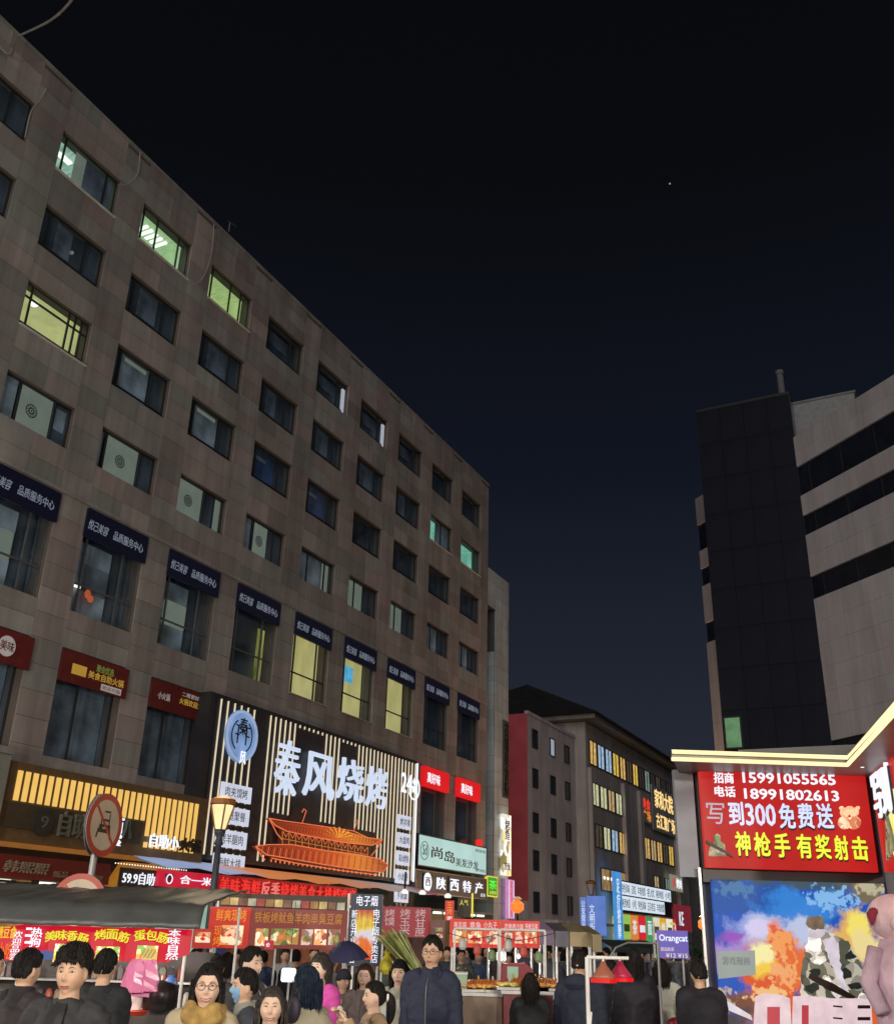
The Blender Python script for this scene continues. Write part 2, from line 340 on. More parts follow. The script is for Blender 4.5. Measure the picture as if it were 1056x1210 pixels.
def frame_mesh(key, w, h, vs, hs, m, t=.055, d=.07):
    if key in TC: return TC[key]
    mb = MB(); mb.box(0, t, 0, d, 0, h); mb.box(w - t, w, 0, d, 0, h); mb.box(t, w - t, 0, d, 0, t); mb.box(t, w - t, 0, d, h - t, h)
    for v in vs: mb.box(v * w - t / 2, v * w + t / 2, .004, d - .004, t, h - t)
    xs = [t] + [v * w for v in vs] + [w - t]
    for hh in hs:
        for x0, x1 in zip(xs[:-1], xs[1:]): mb.box(x0 + t / 2 * (x0 > t), x1 - t / 2 * (x1 < w - t), .007, d - .007, hh * h - t / 2, hh * h + t / 2)
    TC[key] = mb.mesh('window', [m]); return TC[key]
LABELW = {}
def window(par, a, z0, z1, w=WW, style='dark', fm=DALU, vs=(.13, .74), hs=(.13,), rec=.13, key=None, label=None, deep=None):
    h = z1 - z0
    f = link('window', frame_mesh(('wf', w, round(h, 2), vs, hs, fm.name), w, h, vs, hs, fm), par, (a, rec, z0))
    if label: f['label'] = label
    gk = ('pg', round(w, 2), round(h, 2), vs)
    xs = [.03] + [v * w for v in vs] + [w - .03]
    for x0, x1 in zip(xs[:-1], xs[1:]):
        gk = ('pane', round(x1 - x0, 3), round(h, 2))
        if gk not in TC: TC[gk] = MB().box(0.02, x1 - x0 - .02, 0, .012, .04, h - .04).mesh('pane', [PGLASS])
        link('pane', TC[gk], f, (x0, .03, 0))
    def back(m, x0=0, x1=1, y=.5, h0=0, h1=1, name='room'):
        MB().box(x0 * w, x1 * w, y, y + .02, h0 * h, h1 * h).build(name, m, f)
    if style in ROOM:
        d = 1.6
        room = MB(); room.box(-.05, w + .05, d, d + .03, -.2, h + .02); room.box(-.08, -.05, .12, d, -.2, h + .02); room.box(w + .05, w + .08, .12, d, -.2, h + .02); room.box(-.05, w + .05, .12, d, h + .02, h + .05)
        room.build('room', ROOM[style], f)
        MB().box(-.02, w + .02, -.28, .0, -.012, .0).build('sill', WHITEP, f)
    else: MB().box(-.09, -.06, .1, 1.5, -.1, h + .05).box(w + .06, w + .09, .1, 1.5, -.1, h + .05).build('reveal', BACKD, f)
    return f, back
cols = 'ABCDEFGHI'
EMB = mat('emblem_print', (.12, .11, .08), .8)
def emblem(f, x, z, r=.2):
    mb = MB()
    def ring(r0, r1, n=24):
        for i in range(n):
            t0, t1 = 2 * PI * i / n, 2 * PI * (i + 1) / n
            mb.poly([(r0 * math.cos(t0), 0, r0 * math.sin(t0)), (r1 * math.cos(t0), 0, r1 * math.sin(t0)), (r1 * math.cos(t1), 0, r1 * math.sin(t1)), (r0 * math.cos(t1), 0, r0 * math.sin(t1))])
    ring(.82 * r, r); ring(.3 * r, .55 * r); ring(.0, .14 * r)
    for i in range(12):
        t0 = 2 * PI * i / 12; mb.poly([(r * .6 * math.cos(t0 + .1), 0, r * .6 * math.sin(t0 + .1)), (r * .6 * math.cos(t0 - .1), 0, r * .6 * math.sin(t0 - .1)), (r * .78 * math.cos(t0 - .1), 0, r * .78 * math.sin(t0 - .1)), (r * .78 * math.cos(t0 + .1), 0, r * .78 * math.sin(t0 + .1))])
    return mb.build('emblem', EMB, f, (x, .094, z))
lit = {(0, 0): 'white', (0, 1): 'green', (0, 2): 'lime', (2, 0): 'yellow', (1, 7): 'teal', (1, 8): 'teal'}
RB = {}
for r in range(4):
    z0, z1 = ROWS[r]; h = z1 - z0
    for k in range(K0, K1 + 1):
        a = S0 + BAY * k; st_ = lit.get((r, k), 'dark')
        vs = {(0, 1): (.09, .36, .8), (0, 2): (.12, .55, .8), (0, 0): (.12, .82), (2, 0): (.13, .7, .8, .9), (1, 7): (.6,), (1, 8): (.85,)}.get((r, k), (.14, .72) if r < 3 else (.1, .3, .76))
        if r == 3: vs = (.26, .76) if k <= 0 else ((.15, .74) if k == 1 else ((.58, .8) if k == 2 else (.28, .78)))
        hs = {(2, 0): (.14, .72)}.get((r, k), (.13,) if r < 3 else ())
        f, back = window(B, a, z0, z1, style=st_, vs=vs, hs=hs)
        if st_ != 'dark':
            if (r, k) == (0, 0):
                MB().box(w_ := .7, 1.3, .75, .95, h - .08, h - .02).build('ceiling_lamp', LAMPW, f)
                back(DARKBL, .5, .96, .12, .2, .95, 'curtain'); back(BLIND, .33, .5, .14, .15, .95, 'curtain')  # the dark panel stands for a reflection in the right panes
            elif (r, k) == (2, 0): MB().lathe((1.0, .7, h - .1), [(.13, 0), (.16, .04), (.13, .08)]).build('ceiling_lamp', LAMPW, f)
            elif (r, k) == (1, 7): back(GREYBL, .42, .98, .14, 0, 1, 'curtain'); MB().box(.5, 1.0, .5, .9, h - .2, h - .12).build('ceiling_lamp', LAMPW, f)
            elif (r, k) == (0, 1):
                for q in range(5): MB().box(1.0 + q * .27, 1.12 + q * .27, .6, 1.2, h - .12, h - .06).build('ceiling_lamp', LAMPW, f)
            continue
        if r == 3 and k in (0, 1, 2, 3, -1, -2):
            x0, x1 = {0: (.28, .75), 1: (.16, .73), 2: (.04, .57)}.get(k, (.3, .66))
            back(BLIND, x0, x1, .1, .03, .97, 'blind'); emblem(f, (x0 + x1) / 2 * WW - (.1 if k == 0 else 0), h * .5, .23)
            back(GREYBL, 0, x0 - .03, .14, 0, 1, 'blind'); back(BACKD, x1 + .02, 1, .15)
            if k == 2: back(BLIND, .82, .97, .1, .05, .95, 'blind')
            if k == 0: back(GREYBL, .82, .97, .12, .4, .9, 'curtain')
        elif r == 3:
            back(BACKD, 0, 1, .2); back(BLIND if k in (5, 6) else GREYBL, .08, .6 if k != 4 else .72, .12, .05, .95, 'blind')
            if k == 4: back(BLIND, .76, .95, .12, .05, .95, 'blind')
        elif r == 2:
            back(BACKD, 0, 1, .3)
            if k in (1, 2): back(GREYBL, .2, .7, .15, .12, .97, 'blind'); MB().box(.7, 1.8, .142, .148, h * .84, h * .93).build('blind_rail', BLIND, f)
            elif k in (3, 4): back(BLUEBL, .1, .72, .25, .1, .95, 'curtain'); MB().box(.4, 1.4, .242, .248, h * .72, h * .82).build('blind_rail', GREYBL, f)  # bluish window reflection painted on a panel behind the glass
            else: back(DARKBL, .1, .7, .3, .1, .9, 'curtain')
        elif r == 1:
            back(BACKD, 0, 1, .2); back(GREYBL if k == -1 else DARKBL, .3, .55 + .1 * (k % 3), .15, .25, .95, 'curtain')
            if k == 0: MB().lathe((1.55, .08, .75), [(.05, 0), (.07, .05), (.05, .1)], 8).build('sticker', BLIND, f)
        else:
            back(BACKD, 0, 1, .45 if k > 2 else .2)
            if k in (4, 5): MB().box(WW * .9, WW - .06, .0, .1, .1, h - .25).build('jamb', glow('lit_white_jamb', (175, 180, 190), .8, light=False), f)  # jamb glows by itself in place of light falling on it
            if k in (3, 4, 5, 6): back(DARKBL, .12, .8, .4, .55, .92, 'curtain')
            if k < 0: back(GREYBL, .2, .7, .3, .1, .95, 'curtain')
# row 5: tall windows with a blue sign strip each
SB = mat('navy_sign_board', (.012, .016, .045), .45)
SBG = glow('navy_sign_glow', (6, 8, 22), 1, light=False)
SLET = glow('sign_letter_dim', (112, 118, 132), 1, light=False)
ORD = ['leftmost', 'second', 'third', 'fourth', 'fifth', 'sixth', 'seventh', 'eighth', 'rightmost']
z0, z1 = ROWS[4]
for k in range(K0, K1 + 1):
    a = S0 + BAY * k; style = 'warm' if k in (4, 5, 6) else 'dark'
    f, back = window(B, a, z0, z1, style=style, fm=ALU if k < 4 else DALU, vs=(.14, .74), hs=(.28,))
    if k == 5: MB().box(.2, 1.95, .5, .55, 1.75, 2.5).build('screen', glow('cyan_screen', (95, 175, 205), 1, var=.25, scale=4), f)
    if k == 6: MB().lathe((1.15, .9, 1.15), [(.14, 0), (.12, .1), (.04, .12), (.04, .3), (.01, .36)], 8).build('ornament', BACKD, f)
    if style == 'dark':
        back(BACKD, 0, 1, .6)
        if k <= 2: back(GREYBL, .16, .72, .5, .0, .75, 'partition'); MB().box(.75, 1.9, .4, .45, 1.0, 1.9).build('panel', BLIND if k != 1 else DARKBL, f)
        if k == 1:
            MB().ball((1.05, .3, .9), (.11, .08, .16)).ball((1.2, .3, .78), (.12, .08, .13)).build('ornament', glow('orange_ornament', (190, 85, 50), .9, light=False), f)
            MB().box(.2, .75, .35, .4, 1.0, 1.08).build('lamp', LAMPW, f)
        if k == 3: MB().box(2.2, 2.62, .3, .35, .1, 2.3).build('light_strip', room_mat('lit_strip', (165, 160, 80), 1, 2, .1), f)
    g = thing('fascia_sign', '', 'sign', FP(a + WW / 2, 23.93, 13.5), RZ, 'navy service sign strips above the third floor windows')
    if 0 <= k <= 8: g['label'] = 'navy strip sign, %s of its row above the tall windows' % ORD[k]
    else: g['label'] = 'navy strip sign outside the photo, number %s to the left' % {-1: 'one', -2: 'two', -3: 'three', -4: 'four'}[k]
    MB().box(-WW / 2 - .04, WW / 2 + .04, -.06, .05, 0, .98).build('board', SBG, g)
    text('品质服务中心', SLET, g, -.2, 1.22, .3, .62, -.07, .005, .0)
    text('悦己美容', SLET, g, -1.33, -.45, .28, .62, -.07, .005, .005, shear=.3)
# row 6: big dark openings, red signs
z0, z1 = ROWS[5]
REDB = mat('faded_red_banner', (.16, .018, .014), .6, var=.25, scale=3)
REDG = glow('red_lightbox', (215, 22, 28), 1, var=.06)
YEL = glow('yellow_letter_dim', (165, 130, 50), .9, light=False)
WHD = glow('white_letter_dim', (150, 140, 135), .9, light=False)  # print on unlit banners, given a faint glow of its own
for k in range(K0, K1 + 1):
    a = S0 + BAY * k
    if 3 <= k <= 6: continue
    if k in (7, 8):
        f, back = window(B, a, z0, z1, fm=ALU, vs=(.74,), hs=(), rec=.2)
        back(room_mat('restaurant_wall', (82, 74, 66), .8, 1, .5), 0, 1, 1.6, -.3, 1)
        LAN = glow('red_paper_lantern', (214, 74, 40), 1, light=False); ORG = glow('orange_figure', (205, 110, 40), 1, light=False)
        MB().ball((1.0, .7, 1.9), (.26, .26, .22)).tube([(1, .7, 1.7), (1, .7, 1.45)], .03, 6).build('lantern', LAN if k == 8 else ORG, f)
        MB().ball((.6, .9, 1.2), (.3, .2, .4)).build('diner', mat('diner_coat', (.05, .04, .04)), f)
        for q in range(5): MB().ball((.4 + q * .35, 1.0, .5 + .3 * (q % 3)), .04, 6, 5).build('lamp', LAMPW, f)
    else:
        f, back = window(B, a, z0, z1, vs=(.45,), hs=(), rec=.3); back(DARKBL, 0, 1, .4, 0, 1, 'shutter')
    if k in (7, 8):
        g = thing('wall_sign', 'glowing red sign with white brush letters above the %s second floor window' % ('left restaurant' if k == 7 else 'rightmost'), 'sign', FP(a + 1.35, 23.85, 8.85), RZ, 'red box signs over the restaurant windows')
        MB().box(-1.45, 1.4, -.12, .14, 0, .98).build('light_box', REDG, g)
        text('真好味', WL, g, -1.15, .3, .2, .72, -.13, .005, .03)
    elif k <= 2:
        nm = {0: 'at the left edge of the photo', 1: 'with yellow and green characters, above the second window', 2: 'nearest the lit barbecue sign', -1: 'outside the photo, nearest to its edge', -2: 'outside the photo, second from its edge', -3: 'outside the photo, third from its edge', -4: 'outside the photo, farthest from its edge'}[k]
        g = thing('wall_banner', 'faded red banner ' + nm, 'banner', FP(a + WW / 2, 23.85, 8.75), RZ, 'unlit red banners over the dark second floor windows')
        MB().box(-WW / 2 - .05, WW / 2 + .05, -.03, .03, 0, .98).build('board', REDB, g)
        if k == 1:
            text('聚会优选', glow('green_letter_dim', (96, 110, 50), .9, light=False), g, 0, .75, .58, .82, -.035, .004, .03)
            text('美食自助火锅', YEL, g, -.3, 1.25, .32, .56, -.035, .004, .03)
            MB().box(-1.0, -.4, -.04, -.031, .3, .62).build('tag', YEL, g); MB().box(.3, 1.2, -.04, -.031, .06, .26).build('tag', WHD, g)
            text('欢迎光临', REDB, g, .35, 1.15, .09, .22, -.045, .002, .0)
        elif k == 2:
            text('火锅欢迎您', YEL, g, .0, 1.2, .4, .62, -.035, .004, .02); text('二楼更好吃', WHD, g, .1, 1.25, .68, .84, -.035, .004, .0)
            text('小火锅', WHD, g, -1.1, -.5, .35, .6, -.035, .004, .0)
        else:
            b_ = MB().lathe((0, 0, 0), [(.3, 0), (.3, .02)], 20).build('badge', WHD, g); b_.rotation_euler.x = PI / 2; b_.location = (.5, -.036, .5)
            text('美味', REDB, g, .25, .75, .35, .65, -.06, .004, .02)
# hanging cables and antenna on the parapet
CAB = mat('pale_cable', (.4, .38, .36), .6)
def cable(pts, label, r=.022, m=CAB):
    P = [Vector(p) for p in pts]; out = []
    for i in range(len(P) - 1):
        for q in range(6):
            t = q / 6; p0 = P[max(i - 1, 0)]; p1 = P[i]; p2 = P[i + 1]; p3 = P[min(i + 2, len(P) - 1)]
            out.append(.5 * ((2 * p1) + (p2 - p0) * t + (2 * p0 - 5 * p1 + 4 * p2 - p3) * t * t + (3 * p1 - p0 - 3 * p2 + p3) * t ** 3))
    out.append(P[-1]); return tag(MB().tube(out, r, 6).build('cable', m), label, 'cable')
def onf(px, py, D=23.85): s_, z_ = fac(px, py, D); return FP(s_, D, z_)
cable([onf(55, 105), onf(48, 118), onf(37, 132), onf(30, 162)], 'pale cable hanging from the roof edge over the first top window')
cable([onf(166, 180), onf(163, 205), onf(152, 217), onf(140, 219)], 'pale cable looping beside the brightest green lit top window')
cable([onf(253, 265), onf(250, 300), onf(240, 328), onf(228, 337)], 'long thin cable curving down right of the second lit top window')
cable([FP(10, 23.8, 29.1), onf(0, 56, 23.8), onf(22, 43, 21), onf(60, 24, 18), onf(85, 0, 16), onf(100, -30, 14)], 'pale overhead wire crossing the sky in the top left corner', .03)
an = thing('roof_antenna', 'small rooftop antenna standing on the edge of the brown building', 'antenna', FP(26, 23.8, 29.1), RZ)
MB().tube([(0, 0, 0), (0, 0, .5)], .025, 6).build('mast', ALU, an); MB().tube([(-.1, 0, .45), (.45, 0, .6)], .02, 6).build('rod', ALU, an)

# ================================================================= PALE TOWER AT THE CORNER
TILE = mat('pale_tile', (.56, .63, .66), .5, var=.08, scale=1.5, rand=.09, grime=.2)
T = thing('stair_tower', 'narrow pale tiled stair tower standing at the far end of the brown office building', 'tower', FP(53.65, 24, 0), RZ)
c_ = MB(); c_.box(.05, 3.4, 1.2, 6, 0, 20.9); c_.box(1.32, 3.38, .03, 1.19, 0, 20.9); c_.box(.06, 3.38, .03, 6, 20.95, 23.4); c_.build('wall', mat('tower_core', (.1, .1, .1)), T)
for i in range(23):
    for j in range(2): o = link('tile', ucube(TILE), T, (1.3 + 1.05 * (j + .5), .02, .5 + i * .91)); o.scale = (1.04, .05, .895)
for i in range(3):
    for j in range(3): o = link('tile', ucube(TILE), T, (.05 + 1.12 * (j + .5), 0, 21.35 + i * .82)); o.scale = (1.1, .06, .8)
for i in range(20): o = link('tile', ucube(TILE), T, (1.28, .62, .5 + i * .91)); o.scale = (.05, 1.1, .895)
g = thing('calligraphy_sign', 'tall column of dark brush characters high on the pale stair tower', 'sign', FP(56.5, 23.92, 9.6), RZ)
MB().box(-.4, .4, -.02, .05, 0, 4.6).build('board', mat('dim_board', (.10, .09, .08)), g)
text('古城美食街', mat('dark_letters', (.02, .018, .016)), g, -.33, .33, .1, 4.5, -.04, .02, .02, vertical=True)
g = thing('vertical_light_box', 'narrow yellow and white upright light box below the dark brush characters', 'sign', FP(56.2, 23.8, 5.2), RZ)
MB().box(-.55, .6, -.1, .1, 0, 3.4).build('light_box', blotch('yellow_white_print', [(225, 205, 110), (240, 240, 225), (120, 110, 60), (250, 250, 245)], 2.2, .95), g)
text('烤鱼', BLACKM, g, -.35, .4, 2.0, 3.1, -.11, .004, .02, vertical=True); text('营业', BLACKM, g, -.4, .45, .3, .7, -.11, .004, .02)
g = thing('led_column_sign', 'pink and white dotted upright LED sign above the second food stall', 'sign', FP(56.6, 23.7, 2.9), RZ)
MB().box(-.45, .5, -.08, .1, 0, 2.1).build('light_box', glow('pink_led_panel', (205, 140, 190), .9), g)
text('精品美食街', glow('led_red_letters', (235, 70, 60), 1, light=False), g, -.12, .2, .1, 2.0, -.09, .004, .01, vertical=True)
for xx in (-.3, .38): kind(MB().box(xx - .02, xx + .02, -.095, -.082, .05, 2.05).build('dot_strip', WL, g), 'stuff')

# ================================================================= GROUND
PAV = mat('paving_stone', (.10, .095, .09), .6, var=.3, scale=1.2, bump=.3)
kind(MB().poly([(-400, -60, 0), (400, -60, 0), (400, 900, 0), (-400, 900, 0)]).build('ground', mat('asphalt_ground', (.05, .05, .05), .8, scale=.5, bump=.3)), 'structure')
pv = kind(MB().poly([(-30, -5, .005), (30, -5, .005), (60, 130, .005), (-20, 130, .005)]).build('pavement', PAV), 'structure')
mb = MB()
for i in range(30):
    for j in range(24):
        x, y = -9 + i * .61, 12 + j * .61; mb.box(x, x + .595, y, y + .595, .006, .02)
kind(mb.build('paving_slabs', mat('paving_slab', (.12, .11, .10), .55, var=.2, scale=2, rand=.2)), 'stuff')

# ================================================================= FAR STREET BUILDINGS
def plain_window(par, x, z, w, h, m, y=-.0, name='window', mull=1, pm=None):
    f = MB(); t = .07
    f.box(x, x + t, y - .1, y - .001, z, z + h); f.box(x + w - t, x + w, y - .1, y - .001, z, z + h); f.box(x + t, x + w - t, y - .1, y - .001, z, z + t); f.box(x + t, x + w - t, y - .1, y - .001, z + h - t, z + h)
    for q in range(mull): xx = x + w * (q + 1) / (mull + 1); f.box(xx - .03, xx + .03, y - .09, y - .003, z + t, z + h - t)
    fr = f.build(name, DALU, par)
    MB().box(x + t, x + w - t, y - .025, y - .008, z + t, z + h - t).build('pane', m, fr)
    return fr
PINK = mat('pink_red_render', (.72, .13, .17), .8, var=.15, scale=.5)
GREYR = mat('grey_render', (.66, .64, .68), .85, var=.12, scale=.4, grime=.15)
G2 = thing('pink_end_building', 'grey five storey block with a pink red end wall behind the pale stair tower', 'building', FP(74, 29.5, 0), RZ)
wl = MB(); wl.box(.02, 13.2, 0, 14, 0, 18.5); wl.build('wall', GREYR, G2)
MB().box(-.03, .015, .0, 14, 4.5, 18.55).build('end_wall', PINK, G2)
MB().box(-.1, 13.2, -.12, .2, 18.51, 18.75).build('coping', GREYR, G2)
DG = mat('dim_window_glass', (.028, .03, .035), .15, var=.5, scale=1)
for i, zz in enumerate((16.0, 12.9, 9.5, 6.7, 3.7)):
    for j, xx in enumerate((1.0, 5.0, 8.6)):
        litw = (i, j) == (0, 1)
        plain_window(G2, xx, zz, 1.15, 1.5, glow('pale_lit_pane', (150, 160, 170), .9, light=False) if litw else DG, mull=0)
MB().box(-.5, 13, -2.5, -.01, 3.0, 3.2).build('canopy', GREYR, G2)
BR = mat('brown_far_wall', (.62, .59, .57), .85, var=.12, scale=.4, grime=.15)
G3 = thing('tiled_roof_building', 'brown four storey market hall with lit window bands and overhanging tiled roof', 'building', FP(85.5, 28.5, 0), RZ)
MB().box(0, 30.5, 0, 18, 0, 20.0).box(30.6, 39, .8, 18, 0, 20.0).build('wall', BR, G3)
MB().box(-1.2, 40, -1.3, 19, 20.05, 20.45).build('eaves', mat('pale_eaves', (.26, .235, .21), .7), G3)
rf = MB(); b0 = len(rf.v)
rf.v += [(-1.5, -1.6, 20.46), (40.3, -1.6, 20.46), (40.3, 19.3, 20.46), (-1.5, 19.3, 20.46), (7, 8.5, 25.6), (32, 8.5, 25.6)]
for q in ((0, 1, 5, 4), (1, 2, 5), (2, 3, 4, 5), (3, 0, 4), (3, 2, 1, 0)): rf.f.append(q); rf.m.append(0)
ROOFM = mat('dark_roof_tile', (.025, .022, .022), .8, var=.3, scale=1)
rf.build('roof', ROOFM, G3)
mb = MB()
for i in range(84):
    x = -1.4 + i * .5; tx = min(max(x, 7), 32); k_ = min(1, (x + 1.5) / 8.5, (40.3 - x) / 8.3)
    mb.tube([(x, -1.6, 20.5), (x, -1.6 + 10.1 * k_, 20.5 + 5.14 * k_)], .09, 5)
kind(mb.build('roof_tiles', ROOFM, G3), 'stuff')
FW = [glow('far_warm_%d' % i, c, 1, var=.35, scale=3, light=False) for i, c in enumerate([(205, 165, 95), (190, 190, 150), (150, 175, 200), (210, 175, 80), (70, 60, 48), (175, 150, 110), (110, 125, 120), (44, 40, 38)])]
random.seed(5)
def band(z, h, x0, n, w, seq):
    for i in range(n):
        plain_window(G3, x0 + i * w, z, w - .28, h, FW[seq[i % len(seq)]], mull=1)
band(16.4, 2.2, .9, 4, 2.3, [0, 2, 2, 3]); band(16.4, 2.2, 10.1, 9, 2.2, [0, 4, 3, 7, 6, 7, 4, 7, 7])
band(12.9, 2.0, 1.2, 4, 2.35, [1, 1, 5, 1]); band(9.4, 2.0, 1.8, 4, 2.35, [4, 1, 2, 0])
band(9.6, 2.1, 17.5, 5, 2.4, [0, 5, 0, 4, 3]); band(13, 2, 31, 3, 2.4, [7, 6, 7]); band(9.4, 2, 31, 3, 2.4, [7, 7, 6]); band(16.4, 2, 31, 3, 2.4, [7, 7, 7])
for x in (.3, 10.4, 15.8, 16.4, 30.0): MB().box(x, x + .45, -.35, -.005, 4, 16).build('pilaster', BR, G3)
f = plain_window(G3, 3.0, 5.9, 8.0, 1.9, glow('restaurant_window', (150, 120, 80), .9, var=.4, scale=1, light=False), mull=2)
for q in range(6): MB().ball((4 + q * 1.0, -.06, 7.0), (.28, .05, .14), 8, 6).build('chandelier', LAMPW, f)
band(5.6, 2.6, 20.5, 4, 2.2, [5, 7, 6, 7])
def far_sign(name, label, s, D, z, w, h, board, parts=(), group=None, d=.12):
    g = thing(name, label, 'sign', FP(s, D, z), RZ, group); MB().box(0, w, -d, 0, 0, h).build('board', board, g)
    for p in parts: text(p[0], p[1], g, p[2], p[3], p[4], p[5], -d - .012, .01, p[6] if len(p) > 6 else .02, vertical=(len(p) > 7))
    return g
GOLD = glow('gold_led', (255, 215, 140), 1.2, light=False)
far_sign('gold_letter_sign', 'two rows of golden glowing characters high on the brown market hall', 106, 28.3, 12.7, 9.5, 4.6, BR, [('家和大院', GOLD, 1.0, 8.6, 2.4, 4.3, .03), ('古汇聚广场', GOLD, 1.2, 8.9, .3, 1.8, .02)])
far_sign('small_red_sign', 'small red and orange glowing characters left of the golden letter sign', 101.6, 28.3, 13.1, 4.0, 2.6, BR, [('美食', glow('red_led', (235, 60, 45), 1, light=False), .4, 3.4, 1.3, 2.4, .04), ('广场', glow('orange_led', (225, 130, 50), 1, light=False), .5, 3.4, .2, 1.2, .04)])
far_sign('white_window_sign', 'pale box sign with red figure under the gold lettering of the market hall', 110.5, 28.0, 7.0, 5.2, 1.6, glow('dim_white_box', (150, 150, 130), .7, light=False), [('烤肉', WL, 2.4, 4.7, .3, 1.3, .03), ('火', REDG, .9, 2.0, .3, 1.4, .05)])
FB = glow('led_board_white', (215, 228, 240), 1.0, var=.1, scale=5, light=False); NAVYT = mat('navy_text', (.05, .08, .15))
g = thing('led_board_sign', 'wide white lit board of small characters in two rows on the market hall front', 'sign', FP(91.2, 27.6, 4.35), RZ)
MB().box(-.2, 18, .0, .15, -.1, 2.6).build('frame', BLACKM, g)
xs = [0, 3.1, 5.1, 8.3, 11.6, 15.0, 17.8]
for r_ in range(2):
    for i in range(6 if r_ else 5):
        MB().box(xs[i] + .08, xs[i + 1] - .08, -.05, -.01, .12 + r_ * 1.28, 1.28 + r_ * 1.2).build('light_panel', FB, g)
        text(['陕西地道', '小吃', '特色风味', '正宗老店', '羊肉泡馍', '名优'][(i + r_ * 2) % 6], NAVYT, g, xs[i] + .3, xs[i + 1] - .3, .3 + r_ * 1.26, 1.08 + r_ * 1.24, -.06, .004, -.01)
BLUEL = glow('blue_lightbox', (72, 140, 205), 1.0, var=.2, scale=1, light=False)
far_sign('blue_vertical_sign', 'tall bright blue upright light box at the left end of the white lit board', 88.3, 27.4, 1.7, 2.4, 5.8, BLUEL, [('足疗按摩', FB, .8, 1.7, .4, 5.2, .02, 1)])
g = thing('shop_signs_row', 'row of small coloured shop signs, green, orange and red, below the white lit board', 'sign', FP(91.0, 27.5, 2.0), RZ)
sc_ = [(150, 190, 90), (220, 130, 60), (215, 40, 50), (70, 150, 90), (225, 215, 190), (220, 170, 50), (235, 235, 220), (200, 40, 55)]
for i, c in enumerate(sc_):
    MB().box(i * 2.5, i * 2.5 + 2.35, -.1, 0, .1, 2.1).build('light_box', glow('shop_col_%d' % i, c, .95, light=False), g)
    if i % 2 == 0: MB().box(i * 2.5 + .3, i * 2.5 + 2.0, -.12, -.101, .7, 1.3).build('stripe', FB if i in (2,) else glow('shop_dark_%d' % i, tuple(v // 3 for v in c), .9, light=False), g)
    else: text(['', '茶', '', '面', '', '饼', '', '鱼'][i], FB, g, i * 2.5 + .5, i * 2.5 + 1.8, .5, 1.7, -.11, .004, .03)
far_sign('red_shop_sign', 'dull red box sign with two white letters right of the white lit board', 109.6, 27.5, 3.0, 7.0, 2.6, glow('dull_red', (120, 35, 45), .9, light=False), [('KE', FB, 1.6, 3.4, .6, 1.9, .03)])
far_sign('dark_blue_far_sign', 'dark blue unlit letter sign far down the street behind the purple board', 121, 27.0, 2.8, 8, 1.9, glow('deep_blue', (22, 28, 60), .9, light=False), [('天然居酒店', glow('blue_letters', (60, 80, 150), .9, light=False), .8, 7.2, .4, 1.5, .01)])  # unlit board and letters, their dim tone put in as emission
g = thing('market_shopfront', 'bright green and orange lit shop windows under the coloured signs of the market hall', 'shop', FP(90.5, 28.2, 0), RZ)
for i, c in enumerate([(150, 165, 130), (120, 130, 90), (190, 110, 60), (130, 45, 35), (60, 160, 105), (50, 140, 90), (170, 70, 40), (200, 180, 130)]):
    MB().box(i * 2.6, i * 2.6 + 2.5, -.04, 0, .1, 3.9).build('lit_bay', glow('shopbay_%d' % i, c, .8, var=.7, scale=2.5, light=False), g)
G4 = thing('far_grey_building', 'dim grey building beyond the market hall at the end of the street', 'building', FP(126, 27.2, 0), RZ)
MB().box(0, 9, 0, 12, 0, 13.6).build('wall', mat('far_grey', (.18, .18, .18), .9), G4)
MB().box(9.02, 30, .5, 12, 0, 9.0).build('wing', mat('far_grey2', (.07, .068, .07), .9), G4)
for i in range(3):
    for j in range(5): plain_window(G4, .8 + i * 2.8, 1.2 + j * 2.4, 1.6, 1.4, FW[7] if (i + j) % 4 else FW[6])
G5 = thing('street_end_building', 'dark low building closing the far end of the street', 'building', (22, 178, 0), 0)
MB().box(-30, 30, 0, 10, 0, 8).build('wall', mat('far_dark', (.06, .055, .055), .9), G5)
for i in range(12): plain_window(G5, -28 + i * 4.5, 4.2, 2.2, 1.6, FW[(i * 3) % 8])

# ================================================================= RIGHT TOWER
A2 = math.radians(-21.25); u2 = Vector((math.sin(A2), math.cos(A2), 0)); n2 = Vector((math.cos(A2), -math.sin(A2), 0)); D2 = 37.693
RZ2 = PI / 2 - A2
